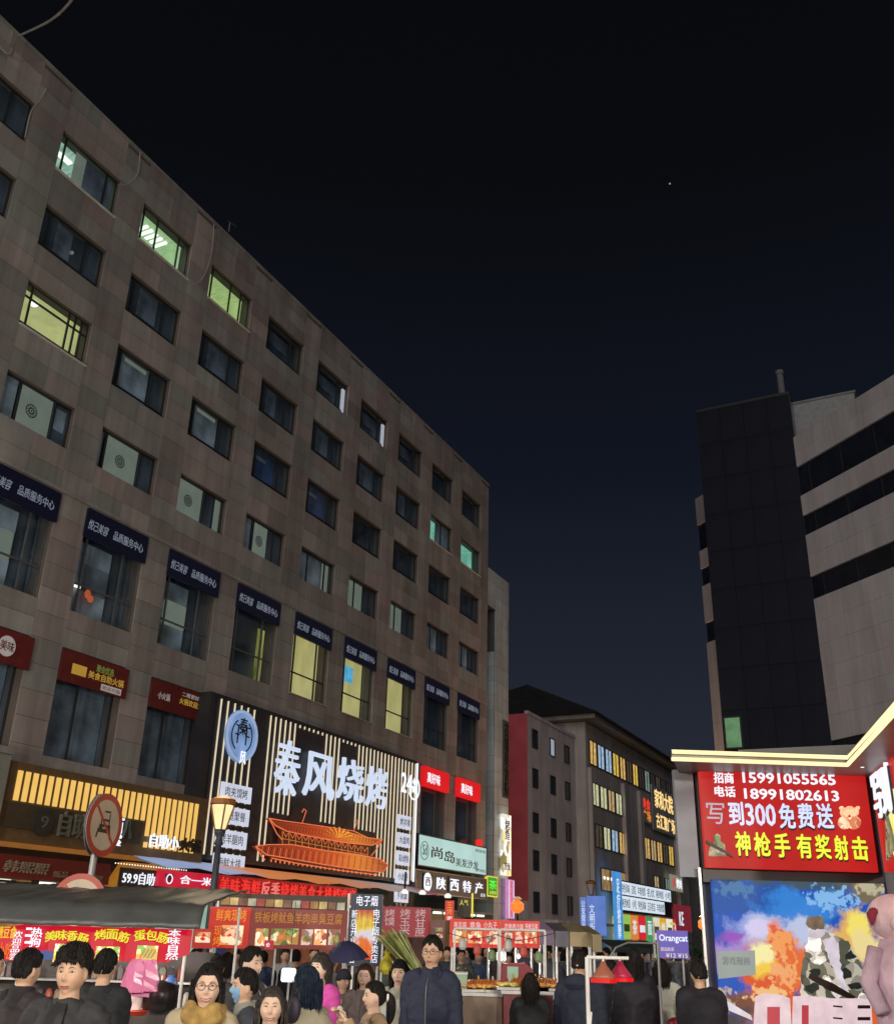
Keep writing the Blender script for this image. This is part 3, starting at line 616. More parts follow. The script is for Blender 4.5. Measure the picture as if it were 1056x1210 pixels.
# local x = along wing going away from camera, local y = -n2 (towards street)
R = thing('white_banded_tower', 'tall pale panelled building with dark window bands on the right of the street', 'building', n2 * D2 + Vector((0, 0, 1.85)), RZ2)
PANEL = mat('pale_wall_panel', (.74, .69, .70), .6, var=.04, scale=.8, rand=.03, grime=.12)
BANDM = mat('band_window_glass', (.022, .025, .038), .18, var=.3, scale=1)
X0, X1 = 14.0, 50.75
bands = [(25.72, 27.66, 0), (23.87, 25.72, 1), (22.62, 23.87, 0), (21.42, 22.62, 1), (18.93, 21.42, 0), (17.62, 18.93, 1), (9.9, 17.62, 0), (8.4, 9.9, 1), (-1.8, 8.4, 0)]
MB().box(X0, X1, -18, -.25, -1.85, 27.6).build('wall', mat('tower_core2', (.12, .115, .11), .9), R)
np_ = 0; rest = MB()
for z0, z1, dk in bands:
    if dk:
        MB().box(X0, X1, -.24, -.12, z0, z1).build('window_band', BANDM, R)
        for i in range(15): x = X0 + i * 2.5 + 1; MB().box(x, x + .06, -.12, -.08, z0, z1).build('mullion', DALU, R)
        continue
    nz = max(1, round((z1 - z0) / 1.25)); hz = (z1 - z0) / nz
    for i in range(31):
        for j in range(nz):
            x = X0 + i * 1.185; xa, xb, za, zb = x, x + 1.185, z0 + j * hz, z0 + (j + 1) * hz
            if 31 < x < 41.5 or x > 48.5:
                o = link('wall_panel', ucube(PANEL), R, ((xa + xb) / 2, -.12, (za + zb) / 2)); o.scale = (xb - xa - .012, .24, zb - za - .012); np_ += 1
            else: rest.box(xa + .006, xb - .006, -.24, 0, za + .006, zb - .006)
kind(rest.build('wall_panels', PANEL, R), 'stuff')
def toR(p): q = Vector(p) - n2 * D2; return (q.dot(u2), -q.dot(n2))
pg = [toR(p) for p in ((20.42, 51.75, 0), (15.46, 54.4, 0), (17.5, 60.1, 0), (22.8, 59.5, 0), (22.9, 56.4, 0))]
GB = thing('dark_glass_tower', 'black glass stair block standing in front of the pale banded building', 'tower', (20.42, 51.75, 1.85), math.atan2(54.4 - 51.75, 15.46 - 20.42) + PI)
# local x: from left end to the right end along the front, front faces -y
fw = math.hypot(20.42 - 15.46, 54.4 - 51.75)
GLB = mat('black_glass', (.024, .026, .036), .14, var=.2, scale=.6)
MB().box(-fw + .1, -.1, .15, 5.6, -1.85, 30.55).build('core', mat('glass_core', (.01, .01, .012), .6), GB)
for i in range(4):
    for j in range(13):
        x = -fw + i * fw / 4; z = .1 + j * 2.35; o = link('glass_panel', ucube(GLB), GB, (x + fw / 8, .0 + random.uniform(0, .006), z + 1.17)); o.scale = (fw / 4 - .016, .12, 2.335)
        o.rotation_euler = (random.uniform(-.004, .004), 0, random.uniform(-.004, .004))
MB().box(-fw, 0, -.06, 5.7, 30.64, 30.8).build('coping', DALU, GB)
for x in (-fw + .02, -.02):
    MB().box(x - .03, x + .03, .08, 5.6, -1.85, 30.6).build('side_wall', GLB, GB)
wn = plain_window(GB, -fw + .1, 9.75, .95, 1.75, glow('green_lit_pane', (95, 135, 95), .9, var=.3, scale=2, light=False), y=-.09, mull=0)
P = thing('penthouse', 'small white plastered rooftop room behind the top of the black glass block', 'building', (20.55, 51.9, 27.7), GB.rotation_euler.z)
MB().box(.0, .02 + 3.5, 1.0, 9, 0, 2.75).build('wall', mat('white_plaster', (.42, .42, .42), .8), P)
MB().box(-.05, 3.6, .95, 9.1, 2.76, 2.9).build('roof_slab', mat('white_plaster2', (.3, .3, .3), .8), P)
P.location = Vector((20.42, 51.75, 29.55)) + Vector((.05, .1, 0))
an = thing('roof_vent', 'short pale chimney pipe on top of the black glass block', 'chimney', (20.2, 52.3, 32.65))
MB().tube([(0, 0, 0), (0, 0, 1.5)], .2, 10).build('pipe', mat('vent_grey', (.2, .2, .2)), an); MB().tube([(0, 0, 1.5), (0, 0, 1.75)], .25, 10).build('cap', mat('vent_grey', (.2, .2, .2)), an)
st = MB().ball((0, 0, 0), 1.0, 8, 6).build('star', glow('star_light', (150, 155, 160), 1, light=False)); st.location = atd(791, 217, 900); tag(st, 'single faint star in the dark sky right of centre', 'star')
# ================================================================= BARBECUE SIGN
DS = 23.2
def facl(px, py, D=DS, s0=0): s_, z_ = fac(px, py, D); return s_ - s0, z_
Q = thing('barbecue_sign', 'huge black wall sign with white barbecue characters, vertical light strips and a red gate tower', 'sign', FP(28.2, DS, 0), RZ)
def q(px, py): return facl(px, py, DS, 28.2)
z0q, z1q = q(232, 1010)[1], q(493, 902)[1]; wq = q(493, 902)[0]
BOARDM = mat('sign_board_charcoal', (.030, .028, .032), .55, var=.3, scale=1.5)
MB().box(-.35, wq + .1, .06, .78, z0q - .1, z1q + .12).build('board', BOARDM, Q)
for i in range(4): MB().box(i * wq / 4 + .01, (i + 1) * wq / 4 - .01, .03, .058, z0q, z1q).build('backing_panel', BOARDM, Q)
STRIP = glow('warm_white_strip', (226, 208, 178), 1.0, light=False)
d1, d2 = (q(349, 900)[0], q(381, 900)[0]), (q(402, 905)[0], q(420, 905)[0])
x = .18; n_ = 0
tagL, tagR = q(290, 930)[0], q(468, 970)[0]
gx0, gx1 = q(297, 1000)[0], q(455, 1020)[0]
while x < wq:
    if not (2.35 < x < 3.0):
        dark = d1[0] < x < d1[1] or d2[0] < x < d2[1]
        zb = z1q - .16 if dark else z0q + .05
        if not dark and gx0 + .9 < x < gx1 - .9: 
            MB().box(x - .017, x + .017, -.02, .03, z1q - 3.6, z1q - .05).build('light_strip', STRIP, Q)
        else: MB().box(x - .017, x + .017, -.02, .03, zb, z1q - .05).build('light_strip', STRIP, Q)
    x += .40 if x < 2.4 else .335
MB().box(wq - .02, wq + .06, -.03, .03, z0q, z1q).build('light_strip', WL, Q)
CH = glow('cool_white_letters', (205, 218, 240), 1.0, var=.05)
for ch, (xa, ya, xb, yb) in zip('秦风烧烤', [(318, 905, 353, 915), (352, 918, 394, 925), (392, 922, 428, 930), (427, 930, 456, 937)]):
    xa_, za_ = q(xa, ya); xb_, zb_ = q(xb, yb); zc = (za_ + zb_) / 2
    hh = {'秦': 1.04, '风': .88, '烧': .87, '烤': .87}[ch]; zc = {'秦': q(335, 907)[1], '风': q(373, 917)[1], '烧': q(410, 922)[1], '烤': q(442, 931)[1]}[ch]
    text(ch, CH, Q, xa_ + .2, xb_ - .22, zc - hh, zc + hh, -.16, .06, .016, name='character', res=3)
# round emblem
ex, ez = q(282, 870)
DISC = glow('emblem_blue_grey', (120, 150, 195), .9, var=.35, scale=1.2)
mb = MB(); mb.lathe((0, 0, 0), [(.88, 0), (.88, .1)], 32); em = mb.build('emblem_disc', DISC, Q); em.rotation_euler.x = PI / 2; em.location = (ex, -.04, ez); em.scale.y = 1.08
def ringp(cx, cz, r0, r1, y0, y1, a0=0, a1=2 * PI, n=32, m=0, mb=None):
    mb = mb or MB()
    for i in range(n):
        t0, t1 = a0 + (a1 - a0) * i / n, a0 + (a1 - a0) * (i + 1) / n
        mb.plate([(cx + r0 * math.cos(t0), cz + r0 * math.sin(t0)), (cx + r1 * math.cos(t0), cz + r1 * math.sin(t0)), (cx + r1 * math.cos(t1), cz + r1 * math.sin(t1)), (cx + r0 * math.cos(t1), cz + r0 * math.sin(t1))], y0, y1, m)
    return mb
DARKB = mat('emblem_dark', (.02, .03, .05), .5)
ringp(ex, ez, .84, .92, -.2, -.14).build('emblem_ring', glow('emblem_ring_grey', (150, 170, 205), .9), Q)
mb = MB()
for sgn in (-1, 1):
    ringp(ex, ez, .58, .63, -.17, -.15, PI / 2 - sgn * PI / 2 - 1.0, PI / 2 - sgn * PI / 2 + 1.0, 12, mb=mb)
    for zz in (-.3, .02): mb.box(ex + sgn * .25 - .03, ex + sgn * .25 + .03, -.17, -.15, ez + zz, ez + zz + .3); mb.box(ex + sgn * .3 - .1, ex + sgn * .3 + .14, -.172, -.152, ez + zz + .3, ez + zz + .35)
mb.build('emblem_lattice', DARKB, Q)
text('秦', DARKB, Q, ex - .22, ex + .24, ez + .05, ez + .66, -.18, .01, .03, 'character'); text('风', WL, Q, ex - .05, ex + .3, ez - 1.0, ez - .55, -.2, .01, .02, 'character')
# 24 hours mark
nx, nz = q(479, 927)
text('24', WL, Q, nx - .7, nx + .35, nz - .42, nz + .48, -.16, .03, .005, 'numerals'); ringp(nx + .62, nz - .08, .5, .57, -.16, -.12, -2.6, 1.1, 20).build('ring', WL, Q)
text('小时', WL, Q, nx + .45, nx + .75, nz - .35, nz + .38, -.16, .03, .0, 'lettering', vertical=True)
TAGM = glow('white_tag_panel', (200, 205, 222), 1.0)
GT = mat('grey_tag_text', (.16, .16, .18))
for i, t in enumerate(['肉夹馍烤', '家庭聚餐', '烤羊腿肉', '海鲜大排', '商务宴请']):
    xa, za = q(261 - i * 3.2, 915 + i * 19.3); xa = .02 + .0 * i + q(262, 930)[0] - .12
    za = q(262, 930)[1] + .18 - i * .80
    MB().box(xa, xa + 1.75, -.1, -.03, za - .58, za).build('tag_panel', TAGM, Q); text(t, GT, Q, xa + .2, xa + 1.5, za - .46, za - .12, -.112, .004)
    for w_ in range(4): MB().box(xa + .15 + w_ * .42, xa + .42 + w_ * .42, -.06, .0, za - .76, za - .61).build('spacer', BLACKM, Q)
for i, t in enumerate(['烤羊排', '大盘鸡', '炭火烤鱼', '小龙虾', '手抓饭']):
    xa, za = q(469, 962)[0], q(469, 962)[1] - i * .80
    MB().box(xa, xa + 1.25, -.1, -.03, za - .6, za).build('tag_panel', TAGM, Q); text(t, GT, Q, xa + .15, xa + 1.1, za - .47, za - .14, -.112, .004)
    for w_ in range(3): MB().box(xa + .1 + w_ * .4, xa + .38 + w_ * .4, -.06, .0, za - .77, za - .63).build('spacer', BLACKM, Q)
# gate tower relief
ORR = ramp_mat('gate_roof_orange', 0, [(0, (120, 44, 26)), (.35, (175, 66, 30)), (.55, (205, 90, 40)), (.75, (222, 130, 50)), (1, (160, 66, 34))], .95, nscale=6, nmix=.3)
NEON = glow('orange_neon_line', (236, 118, 74), 1.0, light=False)
DKR = mat('gate_dark_red', (.05, .012, .008), .6); GLF = glow('gate_gallery_fill', (66, 26, 15), .9, light=False)
GOLDP = glow('gate_gold', (205, 120, 50), .9, light=False)
def P2(px, py): return q(px, py)
def roofpart(pts, nm):
    MB().plate([P2(*p) for p in pts][::-1], -.18, .0).build(nm, ORR, Q)
def neon(pts, w=.019, y=-.2, nm='neon_line', m=NEON): MB().tube([(P2(*p)[0], y, P2(*p)[1]) for p in pts], w, 6).build(nm, m, Q)
roofpart([(313, 967), (325, 970), (350, 974), (375, 977), (405, 982), (425, 988), (447, 992), (447, 997), (435, 999), (405, 996), (360, 988), (335, 982), (322, 975)], 'upper_roof')
roofpart([(297, 1000), (310, 998), (340, 998), (380, 1005), (420, 1010), (444, 1015), (454, 1022), (448, 1031), (420, 1028), (380, 1022), (340, 1015), (312, 1011)], 'lower_roof')
MB().plate([P2(*p) for p in [(329, 980), (360, 988), (405, 997), (434, 1000), (432, 1014), (400, 1008), (360, 1001), (328, 998)]][::-1], -.08, .01).build('gallery', GLF, Q)
MB().plate([P2(*p) for p in [(314, 1010), (345, 1016), (400, 1024), (445, 1030), (441, 1033), (400, 1029), (345, 1021), (318, 1015)]][::-1], -.08, .01).build('beam', GLF, Q)
neon([(313, 967), (330, 970), (352, 973), (357, 958), (354, 956), (352, 960)]); neon([(352, 973), (380, 977), (413, 982), (418, 970), (415, 968)]); neon([(413, 982), (430, 990), (447, 992)])
neon([(313, 967), (320, 975), (333, 982), (360, 988), (405, 996), (435, 999), (447, 992)]); neon([(313, 967), (322, 985), (328, 992)]); neon([(447, 992), (440, 1004), (434, 1011)])
neon([(297, 1000), (312, 998), (340, 998), (380, 1005), (420, 1010), (444, 1015), (454, 1022)]); neon([(297, 1000), (310, 1010), (340, 1015), (380, 1022), (420, 1028), (448, 1031), (454, 1022)]); neon([(297, 1000), (304, 1012), (308, 1016)])
neon([(316, 1014), (345, 1020), (400, 1029), (443, 1034)], .02)
for i in range(14):
    t = i / 13; px = 331 + 101 * t; pt = 982 + 19 * t; pb = 998 + 16 * t
    neon([(px, pt), (px, pb)], .016, -.11, 'gallery_post', GOLDP)
    if i < 13:
        neon([(px, pt + 9), (px + 7.8, pt + 10.4)], .014, -.12, 'gallery_rail', GOLDP)
        neon([(px + 1, pt + 1), (px + 3.9, pt + 7), (px + 6.8, pt + 2)], .012, -.12, 'gallery_arch', NEON)
for i in range(34):
    t = i / 33; px = 318 + 122 * t; ya = 972.5 + 17 * t; yb = 977 + 21 * t
    if i % 1 == 0: neon([(px, ya), (px - 2, yb)], .008, -.185, 'roof_rib', DKR)
for i in range(40):
    t = i / 39; px = 306 + 138 * t; ya = 1000 + 14.5 * t; yb = 1010 + 20 * t
    neon([(px, ya), (px - 2, yb)], .010, -.185, 'roof_rib', DKR if i % 2 else NEON)
for i in range(9):
    a = PI * (i + .5) / 9; cx_, cz_ = P2(396, 991); MB().plate([(cx_ + .1 * math.cos(a), cz_ + .05 * math.sin(a)), (cx_ + 1.15 * math.cos(a) + .06, cz_ + .42 * math.sin(a)), (cx_ + 1.15 * math.cos(a) - .06, cz_ + .46 * math.sin(a))][::-1], -.2, -.181).build('sun_ray', glow('ray_gold', (240, 170, 60), 1, light=False), Q)
for i in range(24):
    t = i / 23; neon([(318 + 122 * t, 1015.5 + 17 * t), (318 + 122 * t, 1018.5 + 17 * t)], .03, -.1, 'bracket', NEON)

# ---------------------------------------------------------------- canopy and strip under the sign
cz = q(300, 1030)[1]
AW = thing('striped_canopy', 'wide multicoloured canopy fading blue to orange to pink below the barbecue sign', 'canopy', FP(24.8, 22.9, 3.35), RZ)
mb = MB(); n = 24
for i in range(n):
    x0, x1 = i * 18.6 / n, (i + 1) * 18.6 / n
    mb.v += []; b = len(mb.v)
    sag = .05 * math.sin(i * 1.7); mb.v += [(x0, .3, .62), (x1, .3, .62), (x1, -1.2, .28 + sag), (x0, -1.2, .28 + .05 * math.sin((i - 1) * 1.7)), (x0, .3, .58), (x1, .3, .58), (x1, -1.2, .24 + sag), (x0, -1.2, .24 + .05 * math.sin((i - 1) * 1.7))]
    for f_ in ((0, 3, 2, 1), (4, 5, 6, 7), (3, 7, 6, 2)): mb.f.append(tuple(b + j for j in f_)); mb.m.append(0)
mb.build('fabric', ramp_mat('canopy_print_sign_light', 0, [(0, (150, 170, 215)), (.18, (165, 180, 215)), (.26, (225, 140, 90)), (.5, (210, 130, 70)), (.72, (190, 140, 120)), (.88, (150, 155, 160)), (1, (150, 50, 70))], .75, nscale=5, nmix=.22), AW)  # print colours, with reflected sign light painted in and made to glow
for i in range(7): MB().tube([(i * 3.1, .3, .56), (i * 3.1, -1.2, .22)], .03, 6).build('rib', STEEL, AW)
g = thing('red_strip_sign', 'long glowing red strip of dark characters right below the striped canopy', 'sign', FP(28.1, 22.3, 2.95), RZ)
MB().box(0, 9.0, -.02, .15, -.03, .62).build('board', glow('deep_red_board', (150, 14, 18), .9, var=.25, scale=1.2), g)
for i, ch in enumerate('美味海鲜反季烧烤美食大排档欢迎'):
    o = text(ch, glow('strip_letter_a', (232, 50, 44), 1, light=False) if i not in (4, 5) else glow('strip_letter_b', (235, 120, 110), 1, light=False), g, .12 + i * .585, .62 + i * .585, .06, .54, -.05, .02, .02, 'character')
# ---------------------------------------------------------------- signs to the right of the barbecue sign
def box_sign(name, label, pts, D, board, d=.15, group=None, cat='sign', frame=None):
    (sa, za), (sb, zb) = facl(*pts[0], D), facl(*pts[1], D)
    g = thing(name, label, cat, FP(sa, D, zb), RZ, group); w, h = sb - sa, za - zb
    MB().box(0, w, 0, d, 0, h).build('light_box', board, g)
    if frame: t = .06; MB().box(-t, w + t, -.02, d, -t, -.002).box(-t, w + t, -.02, d, h + .002, h + t).box(-t, -.002, -.02, d, 0, h).box(w + .002, w + t, -.02, d, 0, h).build('frame', frame, g)
    return g, w, h
g, w, h = box_sign('hair_salon_sign', 'pale mint lit sign board with black hair salon characters', [(495, 986), (574, 1034)], 23.2, glow('mint_light_box', (168, 205, 200), 1.0, var=.08, scale=.6), frame=BLACKM)
h2 = h
text('尚', BLACKM, g, 1.35, 2.55, .42, h - .42, -.02, .008, .02, 'character'); text('岛', BLACKM, g, 2.8, 3.95, .32, h - .5, -.02, .008, .02, 'character'); text('美发沙龙', BLACKM, g, 4.1, 6.9, .2, h - .75, -.02, .008, .0)
ringp(.62, h / 2, .40, .43, -.02, -.005, n=28).build('ring', BLACKM, g); text('Sd', mat('mid_grey', (.2, .25, .25)), g, .4, .85, h * .35, h * .7, -.02, .006)
text('造型 染发 烫发', mat('mid_grey', (.2, .25, .25)), g, 6.5, 7.8, h - .28, h - .12, -.02, .004); text('预约热线', mat('mid_grey', (.2, .25, .25)), g, 6.5, 7.8, .1, .26, -.02, .004)
g, w, h = box_sign('specialty_shop_sign', 'black sign board with white outlined local specialty characters below the mint sign', [(492, 1028), (574, 1062)], 23.1, mat('black_board', (.02, .02, .022), .5), frame=ALU)
ringp(1.15, h / 2, .0, .42, -.03, -.005, n=28).build('disc', WL, g); text('西', BLACKM, g, .9, 1.4, h * .3, h * .72, -.04, .006, .02, 'character')
for i, ch in enumerate('陕西特产'): text(ch, WL, g, 2.1 + i * 1.5, 3.05 + i * 1.5, .2, h - .18, -.04, .02, .015, 'character')
text('正宗', WL, g, 7.3, 7.9, .08, .24, -.03, .004)
g, w, h = box_sign('green_box_sign', 'small bright green box sign framed in yellow light beside the black sign', [(576, 1036), (587, 1059)], 23.2, glow('green_light_box', (30, 130, 30), 1, var=.4, scale=3), frame=glow('yellow_neon_frame', (215, 205, 60), 1.1, light=False))
text('茶', glow('lime_letters', (90, 235, 60), 1.1, light=False), g, .15, w - .15, h * .35, h * .85, -.03, .004, .03, 'character'); text('店', glow('yellow_neon_frame', (215, 205, 60)), g, .2, w - .2, .08, .24, -.03, .004, .03)
g = thing('red_wall_lamp', 'small glowing red lamp on the wall left of the pale stair tower', 'lamp', FP(52.3, 23.75, 6.0), RZ)
MB().lathe((0, 0, 0), [(.1, 0), (.2, .05), (.2, .8), (.1, .86)], 12).build('shade', glow('red_lamp', (230, 35, 30), 1.1), g); MB().box(-.03, .03, .0, .25, .4, .46).build('bracket', BLACKM, g)
# ---------------------------------------------------------------- left shops
g, w, h = box_sign('hotpot_sign', 'large ochre shop front with glowing yellow bars above the prohibition sign', [(8, 897), (238, 1020)], 23.0, mat('ochre_facade', (.17, .10, .04), .6, var=.2), d=.6)
sA = fac(8, 897, 23.0)[0]; zB = fac(238, 1020, 23.0)[1]
def hq(px, py): s_, z_ = fac(px, py, 23.0); return s_ - sA, z_ - zB
BAR = glow('amber_bar', (238, 190, 100), 1.0, var=.05)
x_a = hq(22, 910)[0]; x_b = hq(236, 960)[0]; zt = hq(22, 910)[1]; zm = hq(172, 970)[1]; zlow = hq(230, 1008)[1]; xm = hq(170, 960)[0]
nb = 28; bw = (x_b - x_a) / nb
for i in range(nb):
    xx = x_a + i * bw; lo = zm if xx < xm - .1 else zlow
    if i < 19: MB().box(xx, xx + bw * .6, -.03, -.0, lo, zt).build('light_bar', BAR, g)
    else: MB().box(xx, xx + bw * .6, -.03, -.0, lo + .32, zt).build('light_bar', BAR, g); MB().box(xx, xx + bw * .6, -.03, -.0, lo - .02, lo + .14).build('light_bar', BAR, g)
MB().box(x_a - .2, xm - .05, -.07, -.02, hq(0, 1005)[1] if False else .35, zm - .06).build('fascia', mat('olive_fascia', (.085, .06, .032), .6), g)
MB().box(-.25, -.02, -.12, .5, -.1, h + .1).build('edge_trim', glow('amber_edge', (150, 95, 40), .7), g); MB().box(-.02, w, -.12, .1, -.14, -.02).build('edge_trim', glow('amber_edge', (150, 95, 40), .7), g)
text('自助小', WL, g, hq(172, 1000)[0], hq(206, 1003)[0], zlow + .02 - .02, zlow + .42, -.16, .03, .005); text('火锅', mat('dark_brown_letters', (.03, .015, .008)), g, hq(208, 1000)[0], hq(232, 1003)[0], zlow, zlow + .42, -.16, .04, .02)
xd, zd = hq(48, 972); ringp(xd, zd, 0, .36, -.14, -.08, n=28).build('disc', mat('olive_disc', (.05, .045, .035), .5), g); text('9', mat('pale_olive', (.15, .14, .1)), g, xd - .12, xd + .15, zd - .15, zd + .18, -.15, .01)
text('自助', mat('unlit_letters', (.16, .15, .11)), g, hq(66, 975)[0], hq(98, 978)[0], zd - .3, zd + .38, -.14, .05, .02, 'character'); text('页', WL, g, hq(128, 985)[0], hq(139, 985)[0], zd - .15, zd + .42, -.16, .05, .03, 'character'); text('八', mat('unlit_letters2', (.10, .13, .11)), g, hq(141, 985)[0], hq(151, 985)[0], zd - .12, zd + .42, -.14, .05, .02, 'character')
text('营业', WL, g, hq(126, 990)[0], hq(139, 990)[0], zd - .38, zd - .2, -.16, .02, .03)
pl = thing('shop_pillar', 'pale grey green pillar at the left edge beside the ochre shop front', 'pillar', FP(17.6, 23.2, 0), RZ)
MB().box(-2, 1.75, -.4, .8, 0, 6.1).build('shaft', mat('pale_green_grey', (.30, .30, .25), .7), pl); MB().box(-2.05, 1.8, -.45, .81, 6.11, 6.3).build('cap', STONE, pl)
g, w, h = box_sign('maroon_shop_sign', 'maroon shop board with pale slanted characters under the ochre front', [(-40, 1004), (128, 1046)], 22.7, mat('maroon_board', (.20, .022, .014), .6, var=.15), d=.2)
sA2 = fac(-40, 1004, 22.7)[0]
def mq(px): return fac(px, 1030, 22.7)[0] - sA2
LET = mat('pale_brown_letters', (.34, .24, .17), .6)
text('韩熙熙', LET, g, mq(2), mq(56), .14, h - .15, -.04, .03, .02, shear=.2); text('甄品', LET, g, mq(62), mq(80), .1, h * .45, -.03, .02, .0, shear=.2); text('美甲 美睫', LET, g, mq(92), mq(122), .08, h * .42, -.03, .02, .0, shear=.2)
g = thing('ochre_fascia', 'ochre shop fascia with small white lit price characters beside the maroon board', 'sign', FP(fac(129, 1030, 22.8)[0], 22.8, 2.75), RZ)
MB().plate([(0, 0), (3.1, 0), (3.1, .95), (.7, .95)], 0, .3).build('board', glow('ochre_board', (172, 112, 36), .75, var=.2), g)
text('59.9自助餐', WL, g, .55, 2.35, .33, .68, -.05, .02, .005); MB().box(.42, 2.48, -.04, -.005, .24, .78).build('plate', mat('dark_plate', (.05, .03, .015)), g)
mb = MB()
for i in range(28): mb.ball((.2 + i * .12, -.02, .88), .02, 6, 4)
kind(mb.build('bulb_string', LAMPW, g), 'stuff')
g, w, h = box_sign('rice_noodle_sign', 'crimson lit board with white rice noodle characters and a small shield, behind the street lamp', [(190, 1027), (264, 1053)], 22.5, glow('crimson_box', (192, 18, 48), 1, var=.06))
text('合一米粉', WL, g, .95, w - .15, .12, h - .12, -.03, .01, .02)
MB().plate([(.25, h - .12), (.25, .3), (.42, .12), (.6, .3), (.6, h - .12)][::1], -.03, -.001).build('shield', mat('shield_dark', (.2, .02, .05)), g); ringp(.425, h / 2 - .02, .12, .15, -.05, -.031, n=16).build('shield_ring', WL, g)
g = thing('mint_tile_shopfront', 'row of pale mint glass panels below the crimson rice noodle sign', 'shopfront', FP(fac(190, 1056, 22.8)[0], 22.8, 0), RZ)
for i in range(5): MB().box(i * .62, i * .62 + .57, 0, .05, .2, 2.68).build('glass_panel', glow('mint_panel', (150, 185, 170), .85, var=.15), g)
# lit ground floor interiors: one shop room per bay behind the crowd
random.seed(11)
SH = [((205, 150, 105), 'orange lit'), ((225, 190, 150), 'cream lit'), ((180, 120, 80), 'amber lit'), ((120, 80, 62), 'brown lit'), ((150, 95, 70), 'copper lit'), ((110, 70, 60), 'dim russet'), ((95, 70, 62), 'dim brown'), ((130, 105, 70), 'dim ochre'), ((90, 80, 72), 'dim grey')]
for i, (c, nm) in enumerate(SH):
    sa = 17.5 + i * 4.03
    g = thing('shop_interior', '%s open shop room on the ground floor, %s from the left behind the stalls' % (nm, ORD[i]), 'shop', FP(sa, 23.4, 0), RZ, 'open shops along the ground floor')
    MB().box(0, 3.95, 2.6, 2.65, 0, 3.0).box(.0, .04, .1, 2.59, 0, 3.0).box(3.9, 3.94, .1, 2.59, 0, 3.0).build('wall', room_mat('shop_room_%d' % i, c, .62, 2, .35), g)
    MB().box(0, 3.95, .05, 2.6, 3.01, 3.1).build('ceiling', mat('shop_ceiling', (.3, .28, .25)), g)
    for q_ in range(3): MB().box(.5 + q_ * 1.2, 1.1 + q_ * 1.2, .4, .6, 2.9, 3.0).build('ceiling_lamp', LAMPW, g)
    for z in (1.0, 1.5, 2.0):
        MB().box(.1, 3.85, 2.2, 2.59, z, z + .03).build('shelf', ALU, g); mb = MB(); xx = .15
        while xx < 3.6: ww = random.uniform(.1, .3); mb.box(xx, xx + ww, 2.25, 2.55, z + .03, z + random.uniform(.15, .4)); xx += ww + .03
        kind(mb.build('goods', blotch('shop_goods', [(200, 60, 40), (220, 190, 90), (90, 130, 80), (210, 205, 190), (120, 60, 40), (60, 90, 140)], 3.1, .25), g), 'stuff')
    MB().box(-.06, .06, -.05, .3, 0, 3.1).build('pillar', WALLM, g)
for i in range(9, 9): pass
# poster boards hung in front of the left shops
for (px0, py0, px1, py1, c, lab) in ((0, 1042, 13, 1060, (220, 205, 190), 'small cream lit poster at the left edge under the maroon board'), (17, 1044, 38, 1062, (226, 150, 80), 'orange lit poster second from the left under the maroon board'), (52, 1048, 70, 1062, (235, 225, 215), 'white lit poster left of the half hidden round sign'), (124, 1050, 148, 1064, (150, 130, 80), 'olive menu picture right of the half hidden round sign'), (150, 1054, 176, 1066, (80, 115, 200), 'blue lit picture right of the olive menu picture')):
    g, w, h = box_sign('poster', lab, [(px0, py0), (px1, py1)], 22.3, glow('poster_%d' % px0, c, .9, var=.3, scale=4), d=.06, cat='poster', frame=BLACKM)
    MB().box(w * .15, w * .85, -.012, -.001, h * .2, h * .35).build('print_line', REDB, g)

# ================================================================= STREET LAMPS
def lantern(x, y, label, lit=True, group='torch shaped street lamps', h=4.0, e=60, sc=1.0):
    g = thing('street_lamp', label, 'street lamp', (x, y, 0), 0, group, sc)
    MB().lathe((0, 0, 0), [(.16, 0), (.16, .12), (.1, .2), (.07, .5), (.05, h - 1.1), (.04, h - .5), (.065, h - .48), (.04, h - .4), (.075, h - .34), (.08, h - .29)], 14).build('post', mat('dark_post', (.03, .035, .05), .5), g, smooth=True)
    sh = MB().lathe((0, 0, h - .29), [(.06, 0), (.075, .03), (.145, .32)], 14).build('lamp_shade', glow('lamp_shade_lit', (255, 226, 165), 1.1, var=.12, scale=5) if lit else mat('lamp_shade_off', (.4, .4, .38), .4), g, smooth=False)
    MB().lathe((0, 0, h + .03), [(.15, 0), (.18, .015), (.17, .08), (.05, .13)], 14).build('cap', mat('lamp_cap', (.25, .09, .02), .5), g)
    for k_ in range(4):
        a = PI / 2 * k_ + .4; MB().tube([(.07 * math.cos(a), .07 * math.sin(a), h - .29), (.165 * math.cos(a), .165 * math.sin(a), h + .04)], .012, 6).build('strut', mat('lamp_cap', (.25, .09, .02)), g)
    if lit and e:
        l = bpy.data.lights.new('lamp_light', 'POINT'); l.energy = e; l.color = (1, .9, .77) if e > 100 else (1, .78, .5); l.shadow_soft_size = .3
        o = bpy.data.objects.new('lamp_light', l); COL.objects.link(o); o.parent = g; o.location = (0, 0, h + .45)
    return g
p = atd(262, 965, 14.2); lantern(p.x, p.y, 'lit torch shaped street lamp standing before the barbecue sign', h=p.z + .12, e=30)
p = atd(698, 1050, 34); lantern(p.x, p.y, 'unlit white street lamp in front of the small blue street signs', False, h=p.z + .1, sc=1)
lantern(-6, -3, 'added torch shaped fill lamp behind the photographer on the left', e=3400)  # unseen lamp added to light the crowd and the facade
lantern(6.5, -4, 'added torch shaped fill lamp behind the photographer on the right', e=3400)  # unseen, added as fill light for street fronts and crowd
lantern(3.2, -1.8, 'added torch shaped fill lamp just behind the photographer', e=1300)  # added out of view to brighten the nearest faces
lantern(-12.5, 9, 'added torch shaped fill lamp outside the photo, nearest the brown building', e=2000)  # unseen lamp put beside the facade to brighten it
